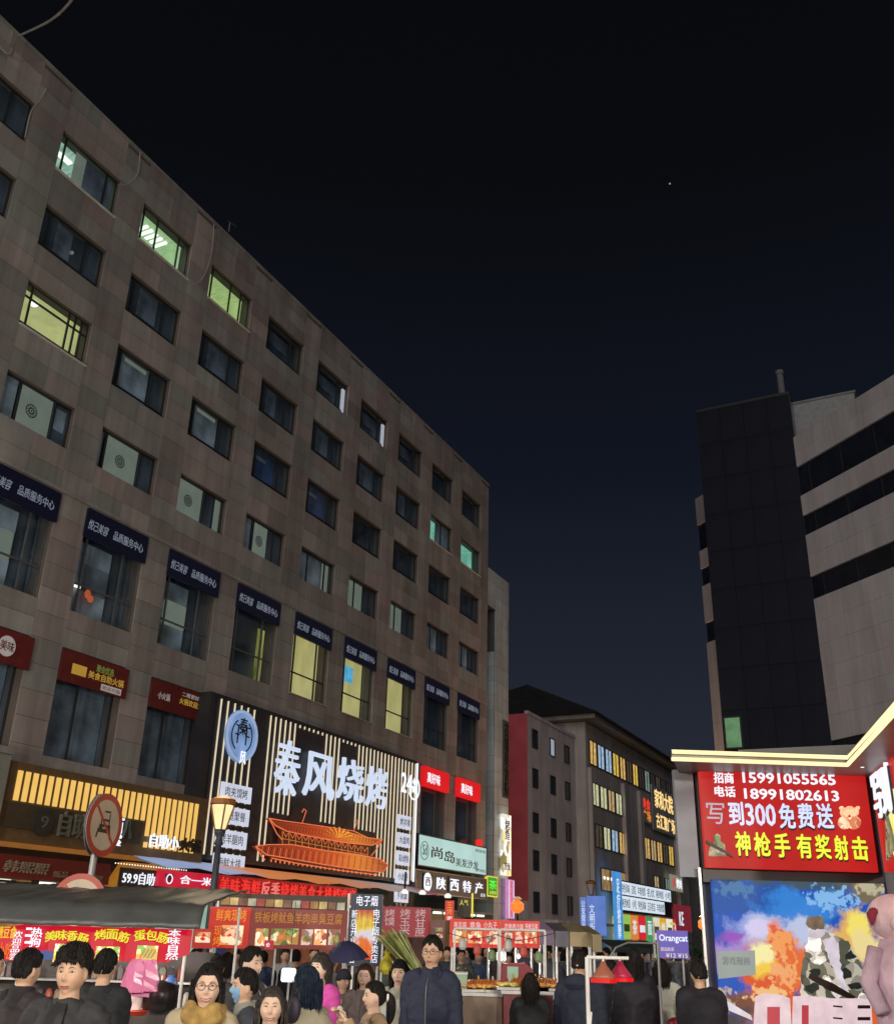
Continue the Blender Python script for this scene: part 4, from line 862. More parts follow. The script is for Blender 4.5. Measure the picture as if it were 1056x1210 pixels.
for i, (px, Y, lab) in enumerate(((697, 33.5, ''),)):
    g = thing('street_name_sign', 'pair of small blue street signs hanging on the unlit lamp post', 'sign', atd(693, 1105, 33.5), 0)
    BL = glow('soft_blue_sign', (95, 125, 200), .9, var=.15, light=False)
    MB().box(.03, .62, 0, .05, .0, 1.15).build('sign_plate', BL, g); MB().box(-.18, .0, 0, .05, .15, 1.1).build('sign_plate', BL, g)
    text('文明街', FB, g, .1, .26, .1, .9, -.01, .004, .01, vertical=True); text('公安提示', FB, g, -.15, -.03, .2, 1.0, -.01, .004, .01, vertical=True)
for px, py, Y, lab, c in ((611, 1071, 30, 'orange glowing lantern between the pink building and the LED column', (240, 110, 40)), (832, 1092, 60, 'bright orange lamp glowing at the far right end of the street', (255, 120, 50))):
    p = atd(px, py, Y); g = thing('orange_lantern', lab, 'lantern', (p.x, p.y, 0)); r = .18 * Y / 30
    MB().tube([(0, 0, 0), (0, 0, p.z - r)], .03, 8).build('pole', BLACKM, g)
    MB().lathe((0, 0, p.z - r), [(r * .3, 0), (r, r * .5), (r, r * 1.4), (r * .3, r * 2)], 12).build('shade', glow('lantern_%d' % px, c, 1.6), g); MB().lathe((0, 0, p.z + r * 1.02), [(r * .9, 0), (r * .3, r * .4)], 12).build('cap', BLACKM, g)
    l = bpy.data.lights.new('lantern_light', 'POINT'); l.energy = 45 if Y < 40 else 2400; l.color = (1, .62, .38); l.shadow_soft_size = .4; o = bpy.data.objects.new('lantern_light', l); COL.objects.link(o); o.parent = g; o.location = (0, 0, p.z + r * 1.9)

# ================================================================= TRAFFIC SIGNS
TP = thing('traffic_sign_post', 'grey pole with two round red ringed prohibition signs, rising behind the grey stall roof', 'traffic sign', (atd(104, 1060, 12.2).x, 12.2, 0))
zc = atd(112, 973, 12).z; zc2 = atd(96, 1066, 12).z
MB().tube([(0, 0, 0), (0, 0, zc + .1)], .04, 10).build('pole', mat('galvanised', (.3, .3, .3), .4, metal=.5), TP)
REDS = mat('sign_red', (.42, .05, .025), .4); WHS = mat('sign_white', (.52, .42, .30), .4); BKS = mat('sign_black', (.04, .02, .015), .5)
def round_sign(z, r, yaw, back=False, dx=0):
    h = bpy.data.objects.new('sign_plate', None)
    m = MB(); m.lathe((0, 0, 0), [(r, 0), (r, .012)], 36)
    o = m.build('sign_plate', mat('sign_back', (.22, .2, .2), .5), TP); o.rotation_euler = (PI / 2, 0, yaw); o.location = (dx, -.05, z)
    return o
def face(o, z, r, kind_):
    # everything lies on the plate's own +z side (towards the street)
    mb = MB(); n = 36
    def disc(r0, r1, h_, m, a0=0, a1=2 * PI, n=36):
        b = MB()
        for i in range(n):
            t0, t1 = a0 + (a1 - a0) * i / n, a0 + (a1 - a0) * (i + 1) / n
            b.poly([(r0 * math.cos(t0), r0 * math.sin(t0), h_), (r1 * math.cos(t0), r1 * math.sin(t0), h_), (r1 * math.cos(t1), r1 * math.sin(t1), h_), (r0 * math.cos(t1), r0 * math.sin(t1), h_)])
        return b
    disc(0, r * .8, .016, 0).build('white_field', WHS, o); disc(r * .8, r, .0165, 0).build('red_ring', REDS, o)
    def bar(x0, y0, x1, y1, w, h_, m, nm):
        d = Vector((x1 - x0, y1 - y0)).normalized(); p = Vector((-d.y, d.x)) * w / 2
        MB().poly([(x0 - p.x, y0 - p.y, h_), (x1 - p.x, y1 - p.y, h_), (x1 + p.x, y1 + p.y, h_), (x0 + p.x, y0 + p.y, h_)]).build(nm, m, o)
    s = r
    if kind_ == 'tractor':
        bar(-.32 * s, -.12 * s, .32 * s, -.12 * s, .26 * s, .018, BKS, 'pictogram'); bar(-.22 * s, .22 * s, -.22 * s, -.02 * s, .06 * s, .0182, BKS, 'pictogram'); bar(.22 * s, .36 * s, .22 * s, -.02 * s, .06 * s, .0182, BKS, 'pictogram')
        bar(-.22 * s, .15 * s, .22 * s, .15 * s, .07 * s, .0184, BKS, 'pictogram'); bar(-.1 * s, .42 * s, .24 * s, .42 * s, .06 * s, .0184, BKS, 'pictogram'); bar(-.34 * s, -.12 * s, -.42 * s, -.42 * s, .08 * s, .0186, BKS, 'pictogram'); bar(.3 * s, -.2 * s, .38 * s, -.44 * s, .08 * s, .0186, BKS, 'pictogram')
        bar(-.12 * s, -.1 * s, .14 * s, -.1 * s, .05 * s, .0188, WHS, 'pictogram')
        bar(-.56 * s, .56 * s, .56 * s, -.56 * s, .1 * s, .019, REDS, 'red_bar')
    else:
        bar(.1 * s, -.45 * s, .1 * s, .2 * s, .12 * s, .018, BKS, 'pictogram'); bar(.12 * s, .2 * s, -.3 * s, .2 * s, .12 * s, .0182, BKS, 'pictogram')
        MB().poly([(-.3 * s, .42 * s, .0184), (-.62 * s, .2 * s, .0184), (-.3 * s, -.02 * s, .0184)]).build('pictogram', BKS, o); bar(-.56 * s, .56 * s, .56 * s, -.56 * s, .1 * s, .019, REDS, 'red_bar')
o = round_sign(zc, .355, math.radians(74), dx=.07); face(o, zc, .355, 'tractor')
o = round_sign(zc + .01, .355, math.radians(84) + PI, dx=-.0); o.location = (-.03, .06, zc + .01)
o = round_sign(zc2 + .0, .31, math.radians(2), dx=-.08); face(o, zc2, .31, 'turn')

# ================================================================= SHOOTING GAME KIOSK
KY = 12.0
def kz(px, py, Y=KY): p = atd(px, py, Y); return p.x, p.z
K = thing('game_kiosk', 'shooting game kiosk with glowing red signs, battle mural and warm lit roof edge', 'kiosk', (0, KY, 0))
x0k, _ = kz(838, 1100); x1k = kz(1034, 1100)[0]; kx0 = kz(826, 908)[0]; kx1 = kz(1021, 912)[0]; kzt = kz(826, 908)[1]; kzb = kz(835, 1025)[1]
MB().box(kx0 - .02, kx1 + .1, .12, .2, kzb - .15, kzt + .1).build('sign_frame', BLACKM, K)
MB().prism([(x0k - .02, .25), (x1k + .3, .25), (x1k + .9, 2.2), (x0k + .62, 2.2)], 0, kzt - .02).build('wall', mat('kiosk_wall', (.05, .055, .08), .7), K)
MB().box(kx0 - .28, kx0 - .05, .14, .24, kzb - .1, kzt).build('end_panel', mat('kiosk_end_grey', (.24, .26, .30), .5), K)
MB().box(x0k - .07, x0k - .04, .04, .07, 0, kzb).build('post', STEEL, K)
KRED = ramp_mat('kiosk_red_print', 0, [(0, (196, 52, 46)), (.08, (186, 28, 26)), (.3, (190, 24, 24)), (.6, (182, 22, 20)), (.85, (196, 30, 26)), (1, (180, 25, 24))], 1, nscale=2.5, nmix=.3)
KS = MB().box(kx0, kx1, 0, .1, kzb, kzt).build('red_light_box', KRED, K)
def kt(body, m, xa, ya, xb, yb, bold=.03, nm='lettering', y=-.02, shear=0): # px rect
    (a, za), (b_, zb_) = kz(xa, ya), kz(xb, yb); return text(body, m, K, a, b_, zb_, za, y, .01, bold, nm, shear)
KW = glow('kiosk_white', (235, 236, 245), 1.1, light=False); KY_ = glow('kiosk_yellow', (232, 240, 60), 1.05, light=False); KSH = mat('letter_shadow_dark', (.02, .02, .03)); KBL = glow('kiosk_white_blue', (205, 215, 245), 1.1, light=False)
kt('招商', KW, 842, 913, 866, 926); kt('15991055565', KW, 876, 913, 986, 928); kt('电话', KW, 843, 929, 868, 942); kt('18991802613', KW, 878, 932, 990, 947)
xs_ = [832, 858, 0]
kt('写', glow('outlined_grey', (190, 180, 195), .85, light=False), 833, 949, 856, 974, .0, 'character', -.02); kt('到', KBL, 859, 948, 878, 975, .04, 'character'); kt('300', KBL, 879, 950, 916, 976, .03, 'numerals'); 
for ch, a, b_ in (('免', 918, 939), ('费', 940, 961), ('送', 962, 984)): kt(ch, KSH, a + 1, 951, b_ + 1, 981, .05, 'letter_shadow', -.012); kt(ch, KBL, a, 950, b_, 979, .04, 'character')
for ch, a, b_, yy in (('神', 867, 886, 983), ('枪', 889, 910, 984), ('手', 913, 933, 985), ('有', 939, 959, 986), ('奖', 961, 981, 987), ('射', 983, 1002, 988), ('击', 1004, 1025, 989)):
    kt(ch, KSH, a + 1, yy + 1, b_ + 1, yy + 30, .05, 'letter_shadow', -.012); kt(ch, KY_, a, yy, b_, yy + 28, .045, 'character')
# small printed figures: bears and rifleman (flat print)
BEAR = blotch('bear_print', [(215, 150, 110), (235, 190, 150), (170, 100, 70), (240, 215, 185)], 14, .9); CAMO = blotch('camo_print', [(70, 90, 60), (120, 130, 90), (40, 50, 40), (150, 140, 120)], 16, .8)
def pplate(pts, m, nm, y0=-.02, y1=-.001): return MB().plate([kz(*p) for p in pts][::-1], y0, y1).build(nm, m, K)
def pdisc(px, py, r, m, nm, y=-.024, sx=1): return pplate([(px + r * sx * math.cos(t * PI / 8), py + r * math.sin(t * PI / 8)) for t in range(16)], m, nm, y)
for bx in (997, 1008): pdisc(bx, 972, 8, BEAR, 'printed_bear', -.02); pdisc(bx, 960, 5.5, BEAR, 'printed_bear', -.026); pdisc(bx - 4, 955, 2.2, BEAR, 'printed_bear', -.03); pdisc(bx + 4, 955, 2.2, BEAR, 'printed_bear', -.032)
for (dx, dy, sc_) in ((0, 0, 1),):
    pplate([(836, 1012), (838, 1000), (843, 995), (842, 989), (846, 985), (850, 988), (850, 994), (855, 998), (857, 1012)], CAMO, 'printed_rifleman', -.03)
    pplate([(834, 993), (845, 999), (862, 1009), (866, 1014), (858, 1010), (840, 1001), (833, 996)], BKS, 'printed_rifle', -.034)
# mural
mz0 = 0.35; mx0, mzt = kz(842, 1035); mx1 = kz(1046, 1036)[0]
MUR = ramp_mat('mural_sky', 2, [(0, (120, 60, 40)), (.28, (215, 96, 36)), (.40, (226, 120, 60)), (.50, (190, 170, 200)), (.62, (150, 170, 225)), (.75, (70, 135, 215)), (.9, (30, 85, 160)), (1, (40, 70, 100))], 1, nscale=2.6, nmix=.34)
def mural_material():
    m = bpy.data.materials.new('battle_mural_print'); m.use_nodes = True; t = m.node_tree; L = t.links.new; b = t.nodes['Principled BSDF']
    tcn = t.nodes.new('ShaderNodeTexCoord'); sx = t.nodes.new('ShaderNodeSeparateXYZ'); L(tcn.outputs['Object'], sx.inputs[0])
    n = t.nodes.new('ShaderNodeTexNoise'); n.inputs['Scale'].default_value = 3.2; n.inputs['Detail'].default_value = 9; n.inputs['Roughness'].default_value = .62; L(tcn.outputs['Object'], n.inputs['Vector'])
    n2 = t.nodes.new('ShaderNodeTexNoise'); n2.inputs['Scale'].default_value = 14; n2.inputs['Detail'].default_value = 6; L(tcn.outputs['Object'], n2.inputs['Vector'])
    def M(op, a, b_=None, c=None, clamp=False):
        q_ = t.nodes.new('ShaderNodeMath'); q_.operation = op; q_.use_clamp = clamp
        for i, v in enumerate((a, b_, c)):
            if v is None: continue
            if isinstance(v, (int, float)): q_.inputs[i].default_value = v
            else: L(v, q_.inputs[i])
        return q_.outputs[0]
    X, Z = sx.outputs['X'], sx.outputs['Z']; cur = None
    def mixc(prev, fac_, col):
        q_ = t.nodes.new('ShaderNodeMix'); q_.data_type = 'RGBA'; L(fac_, q_.inputs['Factor'])
        if prev is None: q_.inputs['A'].default_value = lin((18, 84, 185))
        else: L(prev, q_.inputs['A'])
        q_.inputs['B'].default_value = lin(col); return q_.outputs['Result']
    def spot(prev, px, py, rx, ry, col, soft=2.6, amp=1.3, nn=None):
        (cx_, cz_) = kz(px, py); sxx = rx / 1167 * 12.3; szz = ry / 1167 * 12.3
        dx = M('DIVIDE', M('SUBTRACT', X, cx_), sxx); dz = M('DIVIDE', M('SUBTRACT', Z, cz_), szz)
        d2 = M('ADD', M('MULTIPLY', dx, dx), M('MULTIPLY', dz, dz)); dd = M('SQRT', d2)
        f_ = M('SUBTRACT', 1.0, dd); f_ = M('MULTIPLY_ADD', M('SUBTRACT', (nn or n).outputs['Fac'], .5), amp * 2, f_); f_ = M('MULTIPLY', f_, soft, clamp=True)
        return mixc(prev, f_, col)
    for a in ((950, 1040, 130, 14, (60, 85, 100)), (850, 1046, 40, 14, (22, 45, 72)), (880, 1062, 60, 20, (22, 82, 165)), (955, 1075, 60, 22, (45, 130, 215)), (900, 1100, 60, 18, (150, 165, 225)), (866, 1108, 26, 12, (150, 80, 190)), (868, 1130, 40, 22, (165, 135, 205)), (940, 1105, 60, 20, (190, 200, 230)), (905, 1098, 26, 9, (215, 205, 240)),
              (950, 1200, 130, 38, (150, 90, 60)), (915, 1160, 42, 40, (222, 84, 34)), (926, 1115, 18, 26, (226, 92, 38)), (935, 1145, 24, 34, (232, 110, 50)), (905, 1140, 18, 16, (245, 205, 70)), (903, 1128, 16, 12, (250, 240, 170)), (1015, 1105, 36, 36, (230, 180, 100)), (1020, 1095, 18, 22, (248, 228, 110)), (1030, 1120, 22, 20, (240, 220, 150)), (1024, 1050, 26, 16, (120, 108, 84)), (870, 1185, 40, 14, (120, 70, 50)), (862, 1205, 30, 16, (70, 62, 66)), (1035, 1200, 20, 14, (225, 100, 45))):
        cur = spot(cur, *a)
    for a in ((985, 1062, 26, 12, (130, 185, 235)), (925, 1110, 14, 12, (245, 160, 90)), (930, 1150, 16, 14, (245, 170, 110)), (850, 1180, 16, 10, (190, 170, 150)), (1028, 1046, 16, 10, (190, 180, 150)), (910, 1175, 20, 8, (245, 190, 120)), (870, 1050, 22, 8, (70, 120, 170))):
        cur = spot(cur, *a, soft=3, amp=2.2, nn=n2)
    L(cur, b.inputs['Emission Color']); b.inputs['Emission Strength'].default_value = .95; b.inputs['Base Color'].default_value = (.015, .015, .015, 1); b.inputs['Specular IOR Level'].default_value = .2
    return m
MB().box(mx0, mx1, .08, .14, .3, mzt - .03).build('mural_board', mural_material(), K)
def jag(pts, a=1.3, seed=3):
    r_ = random.Random(seed + len(pts)); out = []
    for p0, p1 in zip(pts, pts[1:] + pts[:1]):
        k_ = max(1, int(math.hypot(p1[0] - p0[0], p1[1] - p0[1]) / 3.5))
        for i in range(k_): out.append((p0[0] + (p1[0] - p0[0]) * i / k_ + r_.uniform(-a, a), p0[1] + (p1[1] - p0[1]) * i / k_ + r_.uniform(-a, a)))
    return out
def mp(pts, m, nm, y=.06):
    if nm in ('print_soldier', 'print_vest', 'print_strap', 'print_helmet', 'print_face'): pts = jag(pts)
    return MB().plate([kz(*p) for p in pts][::-1], y, .079).build(nm, m, K)
FIRE = ramp_mat('mural_fire', 2, [(0, (200, 60, 20)), (.35, (230, 80, 25)), (.6, (236, 120, 40)), (.85, (240, 190, 90)), (1, (245, 225, 170))], 1, nscale=5, nmix=.7)
FLASH = ramp_mat('mural_flash', 2, [(0, (235, 190, 90)), (.5, (250, 240, 120)), (1, (245, 235, 190))], 1, nscale=4, nmix=.8)
MAG = glow('mural_magenta', (160, 90, 200), .9, var=.3, scale=4, light=False); PALE = glow('mural_pale', (215, 205, 215), .9, var=.2, scale=7, light=False)
def blob(cx, cy, rx, ry, m, nm, y, seed, rough_=.35, n=40):
    r_ = random.Random(seed); ph = [r_.uniform(0, 6) for _ in range(4)]
    return mp([(cx + rx * k_ * math.cos(t), cy + ry * k_ * math.sin(t)) for t, k_ in ((2 * PI * i / n, 1 + rough_ * (.5 * math.sin(3 * 2 * PI * i / n + ph[0]) + .3 * math.sin(7 * 2 * PI * i / n + ph[1]) + .2 * math.sin(13 * 2 * PI * i / n + ph[2]))) for i in range(n))], m, nm, y)

MB().plate([kz(848, 1124), kz(893, 1123), kz(894, 1152), kz(850, 1157)][::-1], .05, .064).build('paper_notice', glow('paper_notice', (150, 160, 155), .8, light=False), K)
text('游戏规则', mat('mid_grey', (.2, .25, .25)), K, kz(854, 1130)[0], kz(886, 1130)[0], kz(854, 1140)[1], kz(854, 1130)[1], .045, .003)
SOLD = blotch('soldier_camo', [(52, 60, 48), (120, 118, 100), (190, 185, 170), (40, 44, 40), (90, 92, 78)], 9, .75); WHSK = blotch('soldier_pale', [(180, 175, 165), (215, 210, 205), (120, 115, 105), (235, 230, 225)], 10, .8); HEL = glow('helmet_brown', (125, 105, 85), .85, var=.3, scale=10, light=False)
mp([(948, 1180), (950, 1140), (955, 1118), (965, 1108), (985, 1104), (1004, 1112), (1018, 1135), (1028, 1165), (1034, 1182)], SOLD, 'print_soldier', .05)
mp([(953, 1125), (958, 1108), (975, 1100), (988, 1104), (980, 1118), (966, 1130)], WHSK, 'print_vest', .044); mp([(958, 1108), (957, 1094), (966, 1090), (976, 1094), (975, 1106), (966, 1110)], PALE, 'print_face', .042); mp([(954, 1092), (957, 1084), (968, 1082), (975, 1086), (975, 1097), (960, 1099)], HEL, 'print_helmet', .038)
mp([(972, 1112), (984, 1106), (990, 1112), (996, 1150), (1006, 1178), (998, 1178), (986, 1145)], PALE, 'print_strap', .040); mp([(958, 1150), (985, 1162), (1012, 1178), (1008, 1182), (980, 1170), (956, 1156)], BKS, 'print_rifle', .036)
PKM = glow('mural_pink', (220, 175, 185), .9, var=.15, scale=5, light=False); PKD = glow('mural_dark_pink', (150, 50, 70), .9, light=False)
pf_ = atd(1060, 1130, 10.6); PFG = thing('plush_costume', 'pink plush costume figure with a dark red ear at the right edge of the photo', 'costume', (pf_.x, 10.6, 0))
PLU = mat('pink_plush', (.85, .60, .64), .95, var=.15, scale=8, bump=.6)
zt_h = atd(1056, 1084, 10.6).z; mb = MB(); mb.ball((.03, 0, zt_h), (.27, .24, .22), 24, 16); mb.ball((0, -.2, zt_h - .06), (.12, .1, .09), 14, 10); mb.build('head', PLU, PFG, smooth=True)
for s_ in (-1, 1): MB().tube([(s_ * .16, -.05, zt_h + .08), (s_ * .24, -.09, zt_h + .02), (s_ * .26, -.12, zt_h - .08)], [.07, .06, .015], 10, flat=.5).build('ear', mat('plush_dark_red', (.30, .03, .06), .9), PFG, smooth=True)
mb = MB(); mb.lathe((0, 0, 0), [(.16, 0), (.24, .3), (.28, .8), (.25, zt_h - .45), (.14, zt_h - .2)], 20); mb.tube([(-.2, 0, zt_h - .3), (-.34, -.05, zt_h - .6), (-.30, -.2, zt_h - .85)], [.09, .08, .07], 10); mb.build('body', mat('lilac_plush', (.66, .48, .58), .95, var=.2, scale=6, bump=.6), PFG, smooth=True)
SOLX = glow('soldier_dark', (38, 44, 38), .8, var=.4, scale=12, light=False)
for k_, (cx_, cy_) in enumerate([(968, 1135), (985, 1125), (1000, 1150), (978, 1160), (1012, 1165), (960, 1168), (992, 1172), (1005, 1130), (965, 1150), (1022, 1178)]):
    rk = random.Random(k_); pts_ = [(cx_ + rk.uniform(5, 11) * math.cos(t * .7 + k_), cy_ + rk.uniform(3, 9) * math.sin(t * .7 + k_)) for t in range(9)]; mp(pts_, SOLX if k_ % 3 else WHSK, 'print_camo_patch', .049 - .0006 * k_)
LOGO = glow('mural_logo_pale', (226, 200, 205), .95, var=.12, scale=8, light=False); LOGR = glow('mural_logo_red', (190, 60, 70), .9, light=False)
mp([(892, 1215), (894, 1178), (905, 1174), (925, 1176), (934, 1180), (936, 1215)], LOGO, 'print_title', .034); mp([(938, 1215), (939, 1178), (955, 1177), (985, 1180), (1015, 1180), (1030, 1182), (1032, 1215)], LOGO, 'print_title', .034)
for a_, b_, t_ in ((907, 922, 1190), (948, 956, 1188)): mp([(a_, 1215), (a_, t_), (b_, t_), (b_, 1215)], LOGR, 'print_title', .03)
for yy in (1188, 1202): mp([(1014, yy), (1029, yy), (1029, yy + 4), (1014, yy + 4)], BKS, 'print_title', .03); mp([(985, yy), (996, yy + 1), (996, yy + 3), (985, yy + 2)], BKS, 'print_title', .03)
mp([(846, 1178), (862, 1184), (888, 1200), (890, 1206), (866, 1196), (846, 1186)], PALE, 'print_rifle', .04)
# side wall with the second red sign, running towards the camera on the right
LZ = 3.72; 
def onz(px, py, z): d = ray(px, py); p = d * ((z - EYE) / d.z); return Vector((p.x, p.y, z))
pe = atd(793, 893, 11.1); LZ = pe.z; pc = onz(1000, 900, LZ); pn = onz(1056, 840, LZ)
dirn = (pn - pc).normalized(); pf = pc + dirn * 5.0
sa = Vector((kx1 + .05, KY - .04, 0)); sd = Vector((dirn.x, dirn.y, 0)).normalized()
ang = math.atan2(sd.y, sd.x)
K2 = thing('side_counter_sign', 'second red kiosk sign with bold white characters at the right edge', 'sign', (sa.x, sa.y, 0), ang)
MB().box(.0, 3.6, .0, .1, kzb, kzt + .35).build('red_light_box', KRED, K2)
text('写到', KW, K2, .2, 1.1, kzt - .56, kzt - .06, -.03, .02, .02, 'character'); text('写到', KSH, K2, .23, 1.14, kzt - .59, kzt - .1, -.015, .01, .02, 'letter_shadow')
MB().plate([(.3, kzb + .1), (.55, kzb + .5), (.42, kzb + .85), (.7, kzb + .6), (.95, kzb + .2)][::-1], -.02, -.001).build('printed_rifle', CAMO, K2); ringp(1.0, kzb + .4, 0, .4, -.012, -.001).build('print_glow', FLASH, K2)
MB().box(.0, 3.6, .15, .3, 0, kzb - .05).build('counter_wall', mat('kiosk_wall', (.05, .055, .08)), K2)
# canopy with led edge
CN = thing('kiosk_canopy', 'flat kiosk roof edged with two warm glowing light tubes', 'canopy', (0, 0, 0))
LEDW = glow('warm_led_tube', (255, 224, 165), 1.5)
out_ = [(pe.x, pe.y), (pc.x, pc.y), (pf.x, pf.y), (pf.x + 3, pf.y + .5), (pf.x + 3, KY + 2.6), (pe.x * (KY + 2.6) / pe.y + .25, KY + 2.6)]
mb = MB(); mb.prism(out_, LZ - .02, LZ + .07); mb.build('roof_slab', mat('canopy_grey', (.20, .195, .18), .4), CN)
mb = MB(); mb.prism([(pe.x + 1.1, pe.y + 1.2), (pc.x + .5, pc.y + .5), (pf.x + .9, pf.y + .5), (pf.x + 2.6, pf.y + 1), (pf.x + 2.6, KY + 2.4), (pe.x * (KY + 2.4) / pe.y + 1.2, KY + 2.4)], LZ + .075, LZ + .30); mb.build('upper_roof', mat('canopy_grey2', (.13, .13, .12), .5), CN)
for k_, (dz, dy) in enumerate(((.035, -.03), (-.035, .03))):
    pts = [Vector((pe.x, pe.y + dy - .03, LZ + dz)), Vector((pc.x, pc.y + dy - .03, LZ + dz)), Vector((pf.x - .03, pf.y + dy, LZ + dz))]
    for a_, b_ in zip(pts[:-1], pts[1:]): MB().tube([a_, b_], .022, 8).build('light_tube', LEDW, CN)
pt = atd(1016, 902, 11.4); t2 = thing('tube_lamp', 'bright white tube lamp fixed above the second red kiosk sign', 'lamp', pt)
MB().tube([(0, 0, 0), (.22, -.35, .02), (.75, -1.1, .02)], .05, 10).build('tube', glow('daylight_tube', (250, 250, 255), 1.8), t2); MB().box(-.02, .05, -.02, .3, .04, .1).build('bracket', STEEL, t2)
l = bpy.data.lights.new('tube_light', 'AREA'); l.energy = 14; l.size = 1.2; l.color = (1, .97, .95); o = bpy.data.objects.new('tube_light', l); COL.objects.link(o); o.parent = t2; o.location = (.3, -.8, -.1); o.rotation_euler = (math.radians(20), 0, 0)
# ================================================================= FOOD STALLS
GTARP = mat('grey_tarpaulin', (.062, .066, .064), .45, var=.3, scale=1.5, bump=.3, spec=.7)
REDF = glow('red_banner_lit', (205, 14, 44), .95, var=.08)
YT = glow('yellow_banner_text', (222, 226, 40), 1.0, light=False)
def stall_light(par, loc, e=25, col=(1, .85, .65), size=.12, shape='tube'):
    l = bpy.data.lights.new('stall_light', 'POINT'); l.energy = e * 2.2; l.color = col; l.shadow_soft_size = size
    o = bpy.data.objects.new('stall_light', l); COL.objects.link(o); o.parent = par; o.location = loc
# big left stall: canopy of grey tarpaulin on posts, red banner hanging in front
Y1 = 10.5
S1 = thing('sausage_stall', 'street stall under a sagging grey tarpaulin roof on white posts at the lower left', 'stall', (0, Y1, 0))
xl, xr = -5.4, atd(246, 1098, Y1).x
mb = MB(); nx_, ny_ = 60, 14; b0 = 0
zt_, zb_ = atd(120, 1067, Y1).z + .02, atd(120, 1094, Y1).z
def tz(u, v):
    x = xl + (xr - xl) * u
    sag = .007 * math.sin(u * 31) + .018 * noise.noise((u * 9, v * 2, 0)) + .015 * noise.noise((u * 30, v * 6, 3))
    if v < .35: z = zb_ + (zt_ - zb_) * (v / .35) + .4 * sag; y = -.25 + v * .35 - .12 + .8 * sag
    else: z = zt_ + (v - .35) * .35 - 1.0 * abs(sag) * 2; y = -.24 + (v - .35) * 3.6
    return (x, y, z)
for j in range(ny_ + 1):
    for i in range(nx_ + 1): mb.v.append(tz(i / nx_, j / ny_))
for j in range(ny_):
    for i in range(nx_): a = j * (nx_ + 1) + i; mb.f.append((a, a + 1, a + nx_ + 2, a + nx_ + 1)); mb.m.append(0)
o = mb.build('tarpaulin', GTARP, S1, smooth=True); sm = o.modifiers.new('s', 'SOLIDIFY'); sm.thickness = .012
for px in (31, 222): p = atd(px, 1100, Y1); MB().tube([(p.x, .0, 0), (p.x, .0, 1.9)], .016, 8).build('post', WHITEP, S1)
for x in (xl + .1, xr - .06): MB().tube([(x, 1.9, 0), (x, 1.9, 2.1)], .016, 8).build('post', WHITEP, S1)
MB().box(-5.2, atd(228, 1100, Y1).x, .35, .95, .0, .85).build('counter', mat('steel_counter', (.35, .35, .36), .35, metal=.7), S1)
MB().box(-5.2, atd(228, 1100, Y1).x + .03, .3, 1.0, .86, .9).build('counter_top', STEEL, S1)
MB().box(-5.0, -2.5, 1.7, 1.75, .5, 1.62).build('back_cloth', mat('stall_back', (.10, .09, .085), .8, var=.4), S1)
for z_ in (1.05, 1.3): MB().box(-5.0, -2.5, 1.45, 1.69, z_, z_ + .02).build('shelf', STEEL, S1)
for q_ in range(26):
    x_ = -4.95 + q_ * .094; c_ = random.choice([(.4, .36, .3), (.12, .1, .1), (.3, .06, .04), (.05, .05, .06), (.45, .42, .4), (.2, .14, .1)]); z_ = random.choice((1.07, 1.32))
    MB().lathe((x_, 1.55, z_), [(.03, 0), (.038, .02), (.036, .12), (.015, .15)], 8).build('jar', mat('jar_%d' % (c_[0] * 100), c_, .35), S1)
stall_light(S1, (-3.0, .1, 1.45), 9, (1, .9, .8)); stall_light(S1, (-3.4, .7, 1.75), 14, (1, .92, .85)); stall_light(S1, (-4.6, .7, 1.75), 10, (1, .92, .85))  # point lamps without fittings, added to brighten stall and crowd
def bx(px, py, Y): p = atd(px, py, Y); return p.x, p.z
g = thing('sausage_banner', 'bright red banner with arched yellow sausage characters hanging under the grey tarpaulin', 'banner', (0, Y1 - .06, 0))
(ax, az_), (bx_, bz_) = bx(32, 1093, Y1), bx(224, 1138, Y1)
n = 24; mb = MB()
for i in range(n + 1):
    x = ax + (bx_ - ax) * i / n; y = .02 * math.sin(i * 1.1)
    zlo = bz_ + (.0 if i < n - 3 else .028 * (i - n + 3)); mb.v += [(x, y, zlo), (x, y, az_), (x, y + .01, az_), (x, y + .01, zlo)]
for i in range(n):
    a = i * 4
    for k_ in range(4): mb.f.append((a + k_, a + (k_ + 1) % 4, a + 4 + (k_ + 1) % 4, a + 4 + k_)); mb.m.append(0)
mb.f += [(0, 3, 2, 1), (n * 4, n * 4 + 1, n * 4 + 2, n * 4 + 3)]; mb.m += [0, 0]
mb.build('cloth', REDF, g)
def arch(body, px0, px1, py, hpx, rise, m=YT):
    k_ = len(body)
    for i, ch in enumerate(body):
        t = (i + .5) / k_; xa = px0 + (px1 - px0) * i / k_; xb = px0 + (px1 - px0) * (i + 1) / k_ - 1.2
        dy = rise * (2 * t - 1) ** 2
        (xa_, za_), (xb_, zb2) = bx(xa, py + dy, Y1), bx(xb, py + dy + hpx, Y1)
        o = text(ch, m, g, 0, xb_ - xa_, 0, za_ - zb2, -.0, .004, .03, 'character'); o.location = (xa_, -.035, zb2); o.rotation_euler = (0, (t - .5) * .6, 0)
arch('美味香肠', 60, 108, 1099, 12, 4.5); arch('烤面筋', 118, 156, 1098, 12, 4); arch('蛋包肠', 164, 202, 1099, 12, 4)
def vt(body, px0, px1, py0, py1, m, gg, Y=Y1, y=-.04, bold=.02):
    (xa_, za_), (xb_, zb2) = bx(px0, py0, Y), bx(px1, py1, Y); return text(body, m, gg, xa_, xb_, zb2, za_, y, .004, bold, vertical=True)
vt('本味自然', 203, 213, 1098, 1134, WL, g); vt('热狗', 43, 52, 1096, 1119, WL, g)
